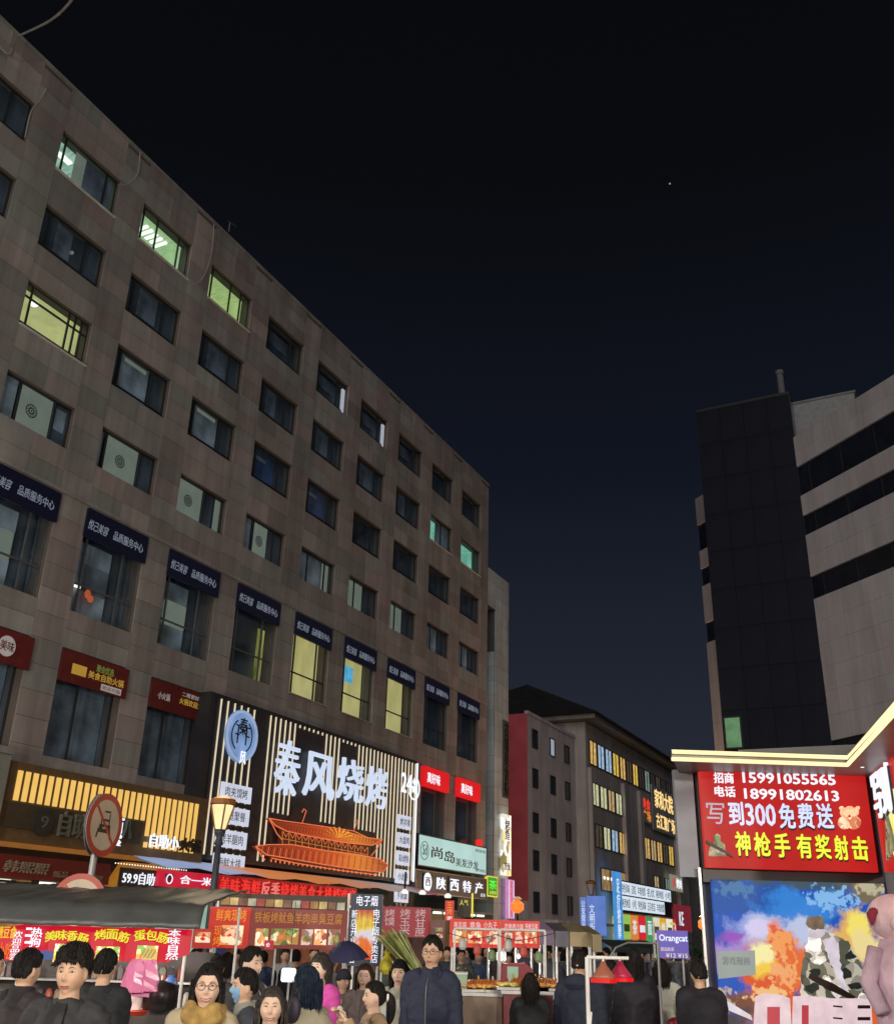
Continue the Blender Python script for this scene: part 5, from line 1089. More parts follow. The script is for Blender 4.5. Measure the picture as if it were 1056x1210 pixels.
for q_ in range(3):
    (xa_, za_), (xb_, zb2) = bx(34, 1096 + q_ * 8, Y1), bx(42, 1099 + q_ * 8, Y1); MB().box(xa_, xb_, -.034, -.027, zb2, za_).build('stripe', WL, g)
for (pa, pb, c) in (((70, 1115), (92, 1137), 'a'), ((118, 1118), (143, 1137), 'b'), ((166, 1117), (188, 1136), 'c')):
    (xa_, za_), (xb_, zb2) = bx(*pa, Y1), bx(*pb, Y1)
    MB().box(xa_, xb_, -.036, -.028, zb2, za_).build('food_photo', blotch('sausage_photo_' + c, [(225, 215, 60), (240, 235, 210), (200, 150, 60), (120, 160, 80)], 12, .9), g)
    for q_ in range(4): MB().tube([(xa_ + .04 + q_ * .035, -.042, zb2 + .03), (xa_ + .08 + q_ * .035, -.042, za_ - .03)], .008, 6).build('printed_skewer', mat('skewer_print', (.5, .35, .2)), g)
(xa_, za_), (xb_, zb2) = bx(52, 1123, Y1), bx(66, 1134, Y1); MB().box(xa_, xb_, -.034, -.027, zb2, za_).build('blue_photo', glow('blue_photo', (60, 90, 150), .8), g)
g = thing('corner_banner', 'narrow red banner with orange characters at the left edge beside the sausage banner', 'banner', (0, Y1 - .1, 0))
(ax, az_), (bx_, bz_) = bx(-40, 1090, Y1), bx(29, 1135, Y1)
MB().plate([(ax, bz_), (bx_, bz_), (bx_, az_), (ax, az_ - .1)], 0, .01).build('cloth', REDF, g)
(xa_, za_), (xb_, zb2) = bx(4, 1094, Y1), bx(24, 1109, Y1); text('糖豆食', glow('orange_banner_text', (235, 190, 50), 1, light=False), g, xa_, xb_, zb2, za_, -.015, .004, .02)
(xa_, za_), (xb_, zb2) = bx(5, 1113, Y1), bx(18, 1133, Y1); text('小吃', glow('orange_text2', (225, 110, 30), 1, light=False), g, xa_, xb_, zb2, za_, -.015, .004, .02); vt('欢迎品尝', 22, 27, 1100, 1134, WL, g, y=-.015, bold=.0)
# things hanging in the left stall
g = thing('hanging_pink_bags', 'bunch of pink plastic bags hanging under the sausage banner', 'bag', atd(172, 1138, 10.2))
mb = MB()
for q_ in range(6):
    dx = random.uniform(-.1, .08); w = random.uniform(.06, .1); h_ = random.uniform(.25, .34)
    mb.v += []; b = len(mb.v); pts = []
    for j in range(7):
        v = j / 6; ww = w * (.35 + .8 * math.sin(min(v * 2.2, 1.57))); z = .03 - v * h_
        for sx_, sy in ((-1, 0), (0, -.35), (1, 0), (0, .35)): mb.v.append((dx + sx_ * ww + .01 * random.uniform(-1, 1), sy * ww + .02 * q_ - .05, z + .01 * random.uniform(-1, 1)))
    for j in range(6):
        for k_ in range(4): mb.f.append((b + j * 4 + k_, b + j * 4 + (k_ + 1) % 4, b + j * 4 + 4 + (k_ + 1) % 4, b + j * 4 + 4 + k_)); mb.m.append(0)
    mb.f.append((b + 24, b + 25, b + 26, b + 27)); mb.m.append(0)
kind(mb.build('bag_bundle', mat('pink_plastic', (.75, .22, .42), .25, var=.2, scale=8), g, smooth=False), 'stuff')
g = thing('skewer_cup', 'white cup of skewers on a red dish below the pink bags', 'cup', atd(160, 1193, 10.6))
MB().lathe((0, 0, 0), [(.05, 0), (.065, .15)], 12).build('cup', WHITEP, g); MB().lathe((0, 0, -.05), [(.1, 0), (.15, .045)], 16).build('dish', mat('red_dish', (.6, .06, .03), .4), g)
for q_ in range(7): a = q_ * .9; MB().tube([(.02 * math.cos(a), .02 * math.sin(a), .05), (.06 * math.cos(a), .06 * math.sin(a), .26)], .006, 5).build('skewer', mat('skewer_wood', (.5, .3, .2)), g)
g = thing('round_fan_signs', 'two small round paddles, one blue and pink, standing behind the black pot', 'sign', atd(196, 1170, 10.9))
for dx, c, r in ((-.05, (.08, .1, .08), .035), (.03, (.02, .02, .03), .04)): ringp(dx, .17, 0, r, -.01, .01, n=16).build('paddle', mat('paddle_%d' % (c[1] * 100), c), g); MB().tube([(dx, .0, -.15), (dx, .0, .13)], .006, 5).build('stick', WHITEP, g)
MB().ball((.05, -.02, .04), (.07, .03, .1)).build('balloon', mat('blue_paddle', (.05, .15, .4), .4), g); MB().ball((.0, -.0, -.01), (.07, .03, .06)).build('balloon', mat('pink_paddle', (.7, .25, .3), .4), g)
g = thing('black_pot', 'wide black pot on the stall counter right of the young man', 'pot', atd(187, 1196, 10.75))
MB().lathe((0, 0, -.02), [(.1, 0), (.17, .06), (.19, .2), (.15, .26), (.02, .3)], 20).build('pot', mat('pot_black', (.03, .03, .03), .3), g, smooth=True); MB().tube([(-.2, 0, .12), (-.26, 0, .12)], .015, 6).build('handle', BLACKM, g)

# central stalls and boards
FOOD = lambda i: blotch('food_photo_%d' % i, [[(215, 190, 90), (240, 235, 220), (120, 140, 70), (200, 120, 60)], [(190, 110, 60), (225, 170, 110), (150, 60, 40), (235, 215, 180)], [(225, 170, 120), (245, 220, 190), (170, 90, 60), (200, 60, 50)], [(100, 70, 60), (170, 120, 100), (60, 50, 60), (200, 180, 170)], [(130, 140, 80), (190, 190, 110), (70, 90, 50), (160, 120, 60)]][i % 5], 11, .62)
def board(name, label, px0, py0, px1, py1, Y, m, lines=(), photos=(), posts=(), rim=None, cat='sign', d=.05):
    (xa_, za_), (xb_, zb2) = bx(px0, py0, Y), bx(px1, py1, Y); xc = (xa_ + xb_) / 2
    g = thing(name, label, cat, (xc, Y, zb2)); MB().box(xa_ - xc, xb_ - xc, 0, d, 0, za_ - zb2).build('board', m, g)
    if rim: t = .015; w = (xb_ - xa_) / 2; h = za_ - zb2; MB().box(-w - t, w + t, -.01, d, -t, -.001).box(-w - t, w + t, -.01, d, h + .001, h + t).box(-w - t, -w - .001, -.01, d, 0, h).box(w + .001, w + t, -.01, d, 0, h).build('rim', rim, g)
    def T_(body, mm, a, b, c, e, bold=.02, vertical=False, nm='lettering'):
        (x0, z0), (x1, z1) = bx(a, b, Y), bx(c, e, Y); return text(body, mm, g, x0 - xc, x1 - xc, z1 - zb2, z0 - zb2, -.012, .004, bold, nm, vertical=vertical)
    for l_ in lines: T_(*l_)
    for i, (a, b, c, e, fi) in enumerate(photos):
        (x0, z0), (x1, z1) = bx(a, b, Y), bx(c, e, Y); x0 -= xc; x1 -= xc; z0 -= zb2; z1 -= zb2
        MB().box(x0, x1, -.01, -.001, z1, z0).build('food_photo', FOOD(fi), g)
        cx_, cz_ = (x0 + x1) / 2, (z0 + z1) / 2; mbp = MB(); rr = random.Random(i + int(px0))
        for q_ in range(6): mbp.ball((cx_ + rr.uniform(-.3, .3) * (x1 - x0), -.014, cz_ + rr.uniform(-.3, .3) * (z0 - z1)), ((x1 - x0) * .16, .008, (z0 - z1) * .15), 8, 5)
        kind(mbp.build('food_pieces', FOOD(fi + 1), g), 'stuff')
    for px in posts: x = bx(px, 1110, Y)[0] - xc; MB().tube([(x, .03, -zb2), (x, .03, za_ - zb2)], .014, 8).build('post', WHITEP, g)
    return g
RB1 = glow('red_orange_board', (200, 44, 28), .85, var=.15); RB2 = glow('brown_red_board', (132, 52, 44), .85, var=.12); OT = glow('orange_board_text', (232, 140, 40), .95, light=False); OT2 = glow('ochre_board_text', (176, 118, 50), .95, light=False)
board('snack_board', 'red stall board with orange characters and meat picture left of the long menu board', 249, 1071, 293, 1121, 14, RB1, [('鲜爽现烤', OT, 257, 1074, 291, 1089, .02), ('现烤', OT, 254, 1094, 260, 1118, .0, True)], [(262, 1093, 286, 1117, 1)], (250, 292))
board('menu_board', 'long brown red menu board with ochre characters and a row of snack pictures', 297, 1073, 408, 1123, 14, RB2, [('铁板烤鱿鱼羊肉串臭豆腐', OT2, 302, 1077, 404, 1093, .02)], [(303, 1097, 316, 1118, 0), (321, 1097, 337, 1117, 4), (339, 1097, 352, 1116, 4), (357, 1098, 369, 1117, 3), (372, 1098, 385, 1117, 1), (389, 1098, 401, 1117, 3)], (298, 326, 345, 407))
board('price_tag_sign', 'tiny red price card hanging on the lower edge of the long menu board', 313, 1111, 323, 1122, 13.9, glow('price_red', (190, 40, 60), .9), [('价', WL, 315, 1114, 319, 1119, .02)], d=.01)
board('hanging_bowl_board', 'red board with a steaming orange bowl picture behind the right end of the grey tarpaulin', 229, 1097, 249, 1121, 13.6, glow('red_bowl_board', (180, 40, 30), .85), [], [(232, 1101, 248, 1114, 1)])
# back shelf lights above the boards
g = thing('menu_light_row', 'row of small backlit menu pictures between the red strip sign and the menu board', 'menu', (0, 15.5, 0))
for i in range(14):
    (xa_, za_), (xb_, zb2) = bx(262 + i * 10.5, 1060 + i * .5, 15.5), bx(270.5 + i * 10.5, 1069 + i * .5, 15.5)
    MB().box(xa_, xb_, 0, .04, zb2, za_).build('menu_card', glow('menu_card_%d' % (i % 5), [(150, 110, 60), (200, 170, 110), (120, 80, 60), (170, 165, 140), (160, 60, 50)][i % 5], .9, var=.4, scale=9), g)
MB().box(bx(258, 1060, 15.5)[0], bx(412, 1060, 15.5)[0], .05, .08, bx(300, 1073, 15.5)[1], bx(300, 1056, 15.5)[1]).build('back_panel', mat('menu_back', (.07, .055, .045)), g)
for px in (258, 412): x = bx(px, 1060, 15.5)[0]; MB().tube([(x, .06, 0), (x, .06, 2.4)], .02, 8).build('post', WHITEP, g)
# vertical e-cigarette light box
g = board('vape_light_box', 'upright navy light box with white characters and an orange and yellow poster', 415, 1056, 449, 1142, 13, mat('navy_frame', (.012, .02, .045), .4), [('电子烟', WL, 422, 1058, 446, 1071, .01), ('电子烟专卖店', WL, 441, 1074, 446, 1138, .0, True), ('新店开业大吉', WL, 416, 1075, 419, 1138, .0, True)], posts=(418, 447))
(xa_, za_), (xb_, zb2) = bx(421, 1075, 13), bx(440, 1134, 13); xc = g.location.x; z_ = g.location.z
MB().box(xa_ - xc, xb_ - xc, -.01, -.001, zb2 - z_, za_ - z_).build('poster', ramp_mat('vape_poster', 2, [(0, (215, 70, 30)), (.3, (225, 120, 50)), (.5, (215, 215, 230)), (.7, (228, 200, 70)), (1, (190, 80, 60))], 1, nscale=4, nmix=.9), g)
g.children[0].location.z = 0
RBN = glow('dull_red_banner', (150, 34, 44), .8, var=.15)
PT = glow('pale_banner_text', (190, 165, 165), .9, light=False)
board('sugar_cane_banner', 'dull red banner with three columns of pale characters behind the sugar cane', 451, 1071, 508, 1108, 16, RBN, [('烤馍', PT, 455, 1074, 466, 1094, .0, True), ('烤玉米', PT, 473, 1074, 484, 1105, .0, True), ('烤甘蔗', PT, 491, 1074, 502, 1107, .0, True)], (), (452, 507))
board('small_menu_panel', 'small dim brown menu panel right of the sugar cane banner', 509, 1087, 525, 1117, 15.8, glow('dim_menu', (105, 62, 56), .8, var=.3, scale=12), [], [(511, 1096, 523, 1101, 3), (511, 1103, 523, 1108, 3)])
g = board('yellow_neon_sign', 'upright dark sign framed with yellow neon and yellow characters above the stall boards', 541, 1061, 556, 1084, 17, mat('dark_sign', (.05, .04, .03)), [('人气', glow('yellow_neon_frame', (215, 205, 60)), 543, 1063, 553, 1070, .01)])
MB().box(bx(557, 1061, 17)[0] - g.location.x, bx(559, 1061, 17)[0] - g.location.x, -.02, .02, 0, .36).build('neon_tube', glow('yellow_neon_frame', (215, 205, 60)), g)
board('red_hanging_sign', 'small red upright sign with yellow characters left of the yellow neon sign', 526, 1064, 536, 1088, 16.5, RB1, [('王烤', OT, 528, 1066, 534, 1081, .01, True), ('面', WL, 528, 1083, 534, 1087, .0)])
WH = glow('board_white_text', (225, 205, 205), 1, light=False)
board('squid_stall_board', 'red lit stall board with white characters and three food pictures, left of a matching board', 533, 1087, 590, 1119, 14, glow('stall_red', (205, 46, 36), .95, var=.08), [('臭豆腐', WH, 536, 1089, 551, 1096, .0), ('章鱼', WH, 555, 1089, 568, 1097, .0), ('小丸子', WH, 571, 1089, 587, 1097, .0)], [(535, 1099, 551, 1114, 0), (553, 1100, 569, 1115, 1), (571, 1100, 588, 1116, 2)], (534, 577, 589), rim=glow('rim_red', (220, 60, 40), .9))
board('noodle_stall_board', 'red lit stall board with pinkish characters, right of the matching squid board', 594, 1089, 636, 1119, 14, glow('stall_red', (205, 46, 36), .95), [('炸串烤冷面', WH, 596, 1091, 618, 1098, .0), ('铁板豆腐', WH, 620, 1091, 635, 1098, .0)], [(596, 1101, 605, 1115, 3), (608, 1101, 618, 1115, 2), (620, 1101, 634, 1115, 1)], (595, 610, 628), rim=glow('rim_red', (220, 60, 40)))
# stall counters with food
random.seed(3)
def counter(name, label, px0, px1, py, Y, m, goods, dpt=.7, front=None):
    (xa_, z_), (xb_, _) = bx(px0, py, Y), bx(px1, py, Y); xc = (xa_ + xb_) / 2; w = (xb_ - xa_) / 2
    g = thing(name, label, 'stall', (xc, Y, 0))
    MB().box(-w, w, 0, dpt, 0, z_ - .06).build('counter', m, g); MB().box(-w - .03, w + .03, -.03, dpt + .03, z_ - .055, z_ - .02).build('counter_top', STEEL, g)
    for sx_ in (-1, 1): MB().tube([(sx_ * w, dpt, 0), (sx_ * w, dpt, 1.95)], .014, 8).build('post', WHITEP, g)
    MB().tube([(-w, dpt, 1.95), (w, dpt, 1.95)], .014, 8).build('rail', WHITEP, g)
    for (gx, gy, kind_, c) in goods:
        gx = xa_ - xc + (xb_ - xa_) * gx
        if kind_ == 'tray':
            MB().box(gx - .13, gx + .13, gy - .1, gy + .1, z_ - .018, z_ + .01).build('tray', STEEL, g); mbg = MB()
            for q_ in range(16): mbg.ball((gx + random.uniform(-.1, .1), gy + random.uniform(-.08, .08), z_ + .03 + random.uniform(0, .02)), (.035, .018, .016), 7, 5)
            kind(mbg.build('food', mat('food_%d_%d' % (c[0] * 100, c[1] * 100), c, .35, var=.4, scale=20), g), 'stuff')
        elif kind_ == 'sticks':
            for q_ in range(8): MB().tube([(gx - .14 + q_ * .04, gy - .08, z_ + .02), (gx - .1 + q_ * .04, gy + .1, z_ + .09)], [.02, .018], 6).build('sausage', mat('sausage_orange', (.75, .25, .05), .35, var=.3, scale=15), g)
        elif kind_ == 'box':
            MB().box(gx - .1, gx + .1, gy - .08, gy + .08, z_ - .015, z_ + .16).build('storage_box', mat('box_%d_%d' % (c[0] * 100, c[1] * 100), c, .3), g); MB().box(gx - .105, gx + .105, gy - .085, gy + .085, z_ + .162, z_ + .18).build('lid', WHITEP, g)
    for q_ in range(6):
        gx = -w + 2 * w * random.uniform(.05, .95); c = random.choice([(.6, .08, .03), (.7, .5, .06), (.1, .05, .02), (.6, .58, .5)])
        MB().lathe((gx, dpt * .78, z_ - .02), [(.022, 0), (.026, .02), (.025, .1), (.01, .13), (.008, .16)], 10).build('sauce_bottle', mat('sauce_%d' % (c[0] * 100), c, .25), g, smooth=True)
    for q_ in range(3):
        x_ = -w + 2 * w * (q_ + .5) / 3; MB().tube([(x_, dpt, 1.95), (x_ + .01, dpt, 1.95 - .12 - .06 * q_)], .003, 4).build('hook_wire', BLACKM, g); MB().lathe((x_ + .01, dpt, 1.95 - .24 - .06 * q_), [(.03, 0), (.05, .03), (.045, .1), (.02, .13)], 8).build('hanging_bag', mat('hang_bag_%d' % q_, [(.5, .5, .48), (.55, .1, .08), (.2, .3, .15)][q_], .5), g)
    MB().tube([(-w - .1, dpt - .02, 1.9), (-w * .3, dpt - .02, 1.83), (w * .4, dpt - .02, 1.86), (w + .1, dpt - .02, 1.92)], .004, 5).build('power_cable', BLACKM, g)
    return g
BRC = mat('brown_counter', (.22, .15, .11), .6); RDC = mat('maroon_counter', (.18, .03, .035), .6, var=.3, scale=8)
c1 = counter('skewer_counter', 'brown fronted stall counter with orange food trays and green boxes right of the tall man', 537, 593, 1170, 12.6, BRC, [(.08, .2, 'box', (.35, .5, .35)), (.1, .45, 'box', (.5, .55, .4)), (.28, .15, 'tray', (.7, .3, .1)), (.42, .35, 'sticks', (0, 0, 0)), (.6, .2, 'tray', (.8, .45, .08)), (.75, .4, 'sticks', (0, 0, 0)), (.9, .15, 'tray', (.75, .4, .12)), (.55, .5, 'tray', (.6, .2, .1))])
c2 = counter('maroon_counter', 'maroon patterned stall counter with yellow trays behind the hooded person in black', 595, 652, 1168, 12.4, RDC, [(.1, .15, 'tray', (.75, .6, .15)), (.25, .35, 'tray', (.3, .5, .2)), (.45, .3, 'sticks', (0, 0, 0)), (.7, .15, 'tray', (.8, .35, .1)), (.85, .4, 'sticks', (0, 0, 0)), (.95, .15, 'tray', (.8, .4, .1))])
for i in range(14): MB().tube([(-.28 + i * .045, -.006, .55), (-.28 + i * .045, -.006, .93)], .004, 4).build('front_stripe', mat('stripe_pink', (.4, .12, .12)), c2)
(xa_, za_) = bx(641, 1187, 12.39); ringp(xa_ - c2.location.x, za_, 0, .06, -.02, -.001, n=14).build('front_picture', mat('orange_pic', (.5, .18, .05)), c2)
MB().box(-.05, .0, -.02, -.001, .55, .62).build('qr_card', BLACKM, c1)
g = thing('red_tent_box', 'red boxy cloth hood with a pale green notice standing on the stall counter', 'hood', bx(607, 1160, 13) and (bx(609, 1160, 13)[0], 13.0, bx(607, 1163, 13)[1]))
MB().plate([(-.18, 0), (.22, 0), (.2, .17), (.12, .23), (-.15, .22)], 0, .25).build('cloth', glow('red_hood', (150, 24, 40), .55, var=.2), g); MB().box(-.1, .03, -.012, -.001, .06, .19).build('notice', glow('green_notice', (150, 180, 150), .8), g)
def bulb(name, label, px, py, Y, r=.045, e=22, col=(.95, .97, 1), c=(245, 248, 255), square=False):
    p = atd(px, py, Y); g = thing(name, label, 'lamp', p)
    if square: MB().box(-.06, .06, -.04, .04, -.055, .055).build('bulb', glow('bulb_white', c, 1.3), g, bevel=.012)
    else: MB().ball((0, 0, 0), r, 10, 8).build('bulb', glow('bulb_white', c, 1.3), g)
    MB().tube([(0, 0, r + .012), (0, 0, r + .06)], .012, 8).build('socket', BLACKM, g); MB().tube([(0, 0, r + .05), (.01, .02, 2.1 - p.z if p.z < 1.9 else .3)], .004, 5).build('cord', BLACKM, g)
    stall_light(g, (0, -.12, 0), e, col, .08)
bulb('square_bulb', 'bright square white bulb hanging below the long menu board', 341, 1152, 9.5, e=2.5, square=True)
bulb('white_bulb', 'bright white bulb hanging behind the stall counters, left of a smaller bulb', 592, 1130, 14.3, e=9, square=True)
bulb('small_bulb', 'small white bulb right of the bright bulb over the maroon counter', 612, 1130, 15, r=.035, e=5)
for i, (px, py) in enumerate(((478, 1056), (499, 1057), (529, 1061))):
    p = atd(px, py, 20.5); g = thing('spot_lamp', '%s small ceiling spot under the black specialty sign' % ('left', 'middle', 'right')[i], 'lamp', p, group='spots under the shop sign')
    MB().lathe((0, 0, 0), [(.06, 0), (.07, .04), (.03, .08)], 12).build('lamp_head', glow('spot_white', (240, 235, 225), 1.1), g); MB().tube([(0, 0, .1), (0, .2, .4)], .02, 6).build('arm', BLACKM, g)
    stall_light(g, (0, 0, -.15), .7, (1, .9, .75))
# sugar cane
g = thing('sugar_cane_bundle', 'big bundle of long green sugar canes leaning to the left over a yellow bag', 'sugar cane', atd(508, 1162, 12.2))
CANE = mat('cane_green', (.20, .23, .06), .4, var=.45, scale=6); CAN2 = mat('cane_ochre', (.34, .30, .12), .4, var=.4, scale=6)
(tx, tz_) = bx(447, 1098, 12.2); ox, oz = g.location.x, g.location.z
for i in range(34):
    a = random.uniform(0, 1); b = random.uniform(-1, 1); x1 = .12 - a * .02 + b * .07; y1 = random.uniform(-.08, .08)
    xe = (tx - ox) + a * .34 + random.uniform(-.03, .03); ze = (tz_ - oz) - .02 - .1 * abs(a - .4) + random.uniform(-.07, .05)
    P0, P1 = Vector((x1, y1, -1.3 + random.uniform(0, .1))), Vector((xe, y1 * 1.6, ze)); K_ = 12; pts, rs = [], []
    # lean only above the tie
    T0 = Vector((x1 * .8 - .02, y1 * .6, -.12))
    pts.append(P0); rs.append(.014)
    for j in range(K_ + 1):
        t = j / K_; q_ = T0.lerp(P1, t); pts.append(q_); rs.append(.0145 if j % 2 else .0115)
    MB().tube(pts, rs, 6).build('cane', CANE if i % 3 else CAN2, g)
MB().lathe((.07, 0, -.2), [(.14, 0), (.14, .04)], 14).build('tie', mat('pink_tie', (.5, .2, .2)), g)
g = thing('yellow_bag', 'bright yellow bag standing left below the sugar canes', 'bag', atd(457, 1140, 12.6))
MB().lathe((0, 0, -.1), [(.05, 0), (.09, .05), (.08, .14), (.03, .2), (.05, .24)], 9).build('bag', mat('yellow_plastic', (.7, .62, .05), .4), g); MB().tube([(-.02, 0, .14), (0, 0, .2), (.04, 0, .14)], .008, 5).build('handle', mat('yellow_plastic', (.7, .62, .05)), g)
# low roofs and stall frames on the right
def awning(name, label, px0, py0, px1, py1, Y, m, posts, dpt=1.2):
    (xa_, za_), (xb_, zb2) = bx(px0, py0, Y), bx(px1, py1, Y); xc = (xa_ + xb_) / 2; w = (xb_ - xa_) / 2; h = za_ - zb2
    g = thing(name, label, 'stall roof', (xc, Y, 0))
    MB().box(-w, w, 0, .03, zb2, za_).build('valance', m, g); MB().poly([(-w, 0, za_), (w, 0, za_), (w, dpt, za_ + .12), (-w, dpt, za_ + .12)]).build('roof', m, g)
    for i, sx_ in enumerate(posts): MB().tube([(-w + 2 * w * sx_, .05 + (i % 2) * dpt * .9, 0), (-w + 2 * w * sx_, .05 + (i % 2) * dpt * .9, za_)], .016, 8).build('post', WHITEP, g)
    return g
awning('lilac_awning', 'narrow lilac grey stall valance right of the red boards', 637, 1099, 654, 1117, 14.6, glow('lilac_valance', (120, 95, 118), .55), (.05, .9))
awning('grey_awning', 'dark grey stall valance with a small white emblem beside the khaki one', 656, 1100, 672, 1119, 15, mat('grey_valance', (.14, .13, .15), .7), (.1, .5, .9))
awning('khaki_awning', 'khaki stall valance over white posts behind the navy jacketed person', 673, 1101, 699, 1119, 15, mat('khaki_valance', (.36, .28, .15), .7), (.1, .5, .95))
awning('ochre_awning', 'short ochre stall valance next to the blue street signs', 699.5, 1104, 711, 1125, 14.6, mat('ochre_valance', (.30, .24, .13), .7), (.2, .9))
awning('dark_green_awning', 'dark green flat canopy below the lit shop windows of the market hall', 722, 1119, 786, 1127, 19, mat('dark_green_canvas', (.03, .05, .045), .7), (.02, .35, .7, .98), 1.6)
g = board('purple_dessert_sign', 'purple lit sign with curly white lettering on two white posts', 776, 1099, 814, 1133, 14, glow('purple_box', (118, 104, 185), .9, var=.08), [('Orangcat', WL, 778, 1104, 812, 1115, .02), ('甜品奶茶', WH, 780, 1119, 796, 1124, .0), ('¥12 ¥15', glow('cream_text', (235, 225, 190), 1, light=False), 786, 1126, 812, 1132, .0)], (), (780, 806))
MB().ball((.0, -.02, .415), (.035, .01, .02), 8, 6).build('crown', glow('yellow_green', (190, 200, 60), 1), g); MB().box(-.25, -.235, -.02, .05, 0, .42).build('side', WHITEP, g)
g = thing('potted_greens', 'dim clump of green leaves on the stall right of the purple sign', 'plant', (bx(832, 1128, 16)[0], 16, bx(832, 1132, 16)[1]))
mb = MB(); 
for q_ in range(160):
    a, b, c_ = random.gauss(0, .16), random.gauss(0, .12), abs(random.gauss(0, .12)); d_ = Vector((random.uniform(-1, 1), random.uniform(-1, 1), random.uniform(-.3, 1))).normalized() * .07; e_ = d_.cross(Vector((.3, .5, .8))).normalized() * .02
    mb.poly([(a, b, c_), tuple(Vector((a, b, c_)) + d_ * .5 + e_), tuple(Vector((a, b, c_)) + d_), tuple(Vector((a, b, c_)) + d_ * .5 - e_)])
kind(mb.build('leaves', mat('leaf_green', (.05, .12, .05), .5, var=.4, scale=5), g), 'stuff'); MB().lathe((0, 0, -1.4), [(.2, 0), (.26, 1.36)], 12).build('pot', GTARP, g)
# rack with two red heat lamps
g = thing('lamp_rack', 'white pipe rack standing in front of the crowd, two red lamps hang from it', 'rack', (0, 9, 0))
(rx0, rz0), (rx1, rz1) = bx(693, 1131, 9), bx(742, 1130, 9)
MB().tube([(rx0, 0, 0), (rx0, 0, rz0)], .017, 10).build('post', WHITEP, g); MB().tube([(rx0, 0, rz0), (rx1, 0, rz0)], .014, 10).build('rail', WHITEP, g)
MB().tube([(rx1 - .16, 0, rz0), (rx1 - .1, 0, rz0 + .08), (rx1 + .0, 0, rz0 + .12), (rx1 + .25, 0, rz0 + .12)], .008, 8).build('hook', ALU, g); MB().tube([(rx1 + .25, 0, 0), (rx1 + .25, 0, rz0 + .13)], .012, 8).build('post', ALU, g); MB().tube([(rx0 - .02, -.02, .95), (rx0 + .02, -.02, 1.32)], .01, 6).build('hook', WHITEP, g)
for px, lab, c in ((713, 'left hanging lamp with a brown top and glowing red rim', (.35, .12, .07)), (733, 'right hanging lamp with a crimson top, partly behind the left one', (.45, .03, .08))):
    p = atd(px, 1158, 9 + (.25 if px > 720 else -.02)); p.z = atd(px, 1161, 9).z; l_ = thing('hanging_lamp', lab, 'lamp', p, group='red lamps on the pipe rack')
    sp_ = MB().lathe((0, 0, .03), [(.102, 0), (.085, .03), (.03, .1), (.018, .13)], 20); sp_.build('lamp_shade', mat('shade_%d' % px, c, .4), l_, smooth=True)
    MB().lathe((0, 0, 0), [(.106, 0), (.108, .028), (.09, .03)], 20).build('glowing_rim', glow('red_rim', (222, 10, 14), 1.0), l_); MB().tube([(0, 0, .16), (0, 0, rz0 - p.z)], .01, 6).build('stem', WHITEP, l_)
g = thing('grey_tent', 'grey patterned cloth tent behind the dark coated figures, under the green canopy', 'tent', (bx(757, 1140, 18)[0], 18, 0))
mb = MB()
for i in range(25):
    x = -.75 + i * .0625 * 1.0; y = .06 * math.sin(i * 1.9); mb.v += [(x, y, 0), (x, y, 1.55)]
for i in range(24): mb.f.append((i * 2, i * 2 + 2, i * 2 + 3, i * 2 + 1)); mb.m.append(0)
mb.build('curtain', mat('pattern_curtain', (.22, .22, .25), .8, var=.6, scale=12), g); MB().tube([(-.75, 0, 1.56), (.75, 0, 1.56)], .02, 6).build('rail', STEEL, g)
# umbrella
p = atd(409, 1132, 11.5)
g = thing('umbrella', 'open dark navy umbrella tilted above the crowd near the upright light box', 'umbrella', p, 0)
mb = MB(); n = 8; R0 = .25
mb.v.append((0, 0, .17))
for k_ in range(1, 7):
    for j in range(n * 2):
        a = PI * j / n; rr = R0 * k_ / 6 * (1 if j % 2 == 0 else .955); mb.v.append((rr * math.cos(a), rr * math.sin(a), .17 - .19 * (k_ / 6) ** 1.9 + (.0 if j % 2 == 0 else .01 * k_ / 6)))
for j in range(n * 2): mb.f.append((0, 1 + j, 1 + (j + 1) % (n * 2))); mb.m.append(0)
for k_ in range(5):
    for j in range(n * 2): q_ = (j + 1) % (n * 2); o_ = 1 + k_ * n * 2; mb.f.append((o_ + j, o_ + n * 2 + j, o_ + n * 2 + q_, o_ + q_)); mb.m.append(0)
mb.build('canopy', mat('navy_nylon', (.035, .035, .085), .45, var=.2), g)
for j in range(n): a = 2 * PI * j / n; MB().tube([(0, 0, .16), (R0 * .6 * math.cos(a), R0 * .6 * math.sin(a), .085), (R0 * math.cos(a), R0 * math.sin(a), -.025)], .003, 4).build('rib', STEEL, g)
MB().tube([(0, 0, -.45), (0, 0, .2)], .006, 6).build('shaft', STEEL, g); MB().tube([(0, 0, -.55), (0, 0, -.44)], .012, 6).build('handle', BLACKM, g); g.rotation_euler = (.1, -.12, 0)
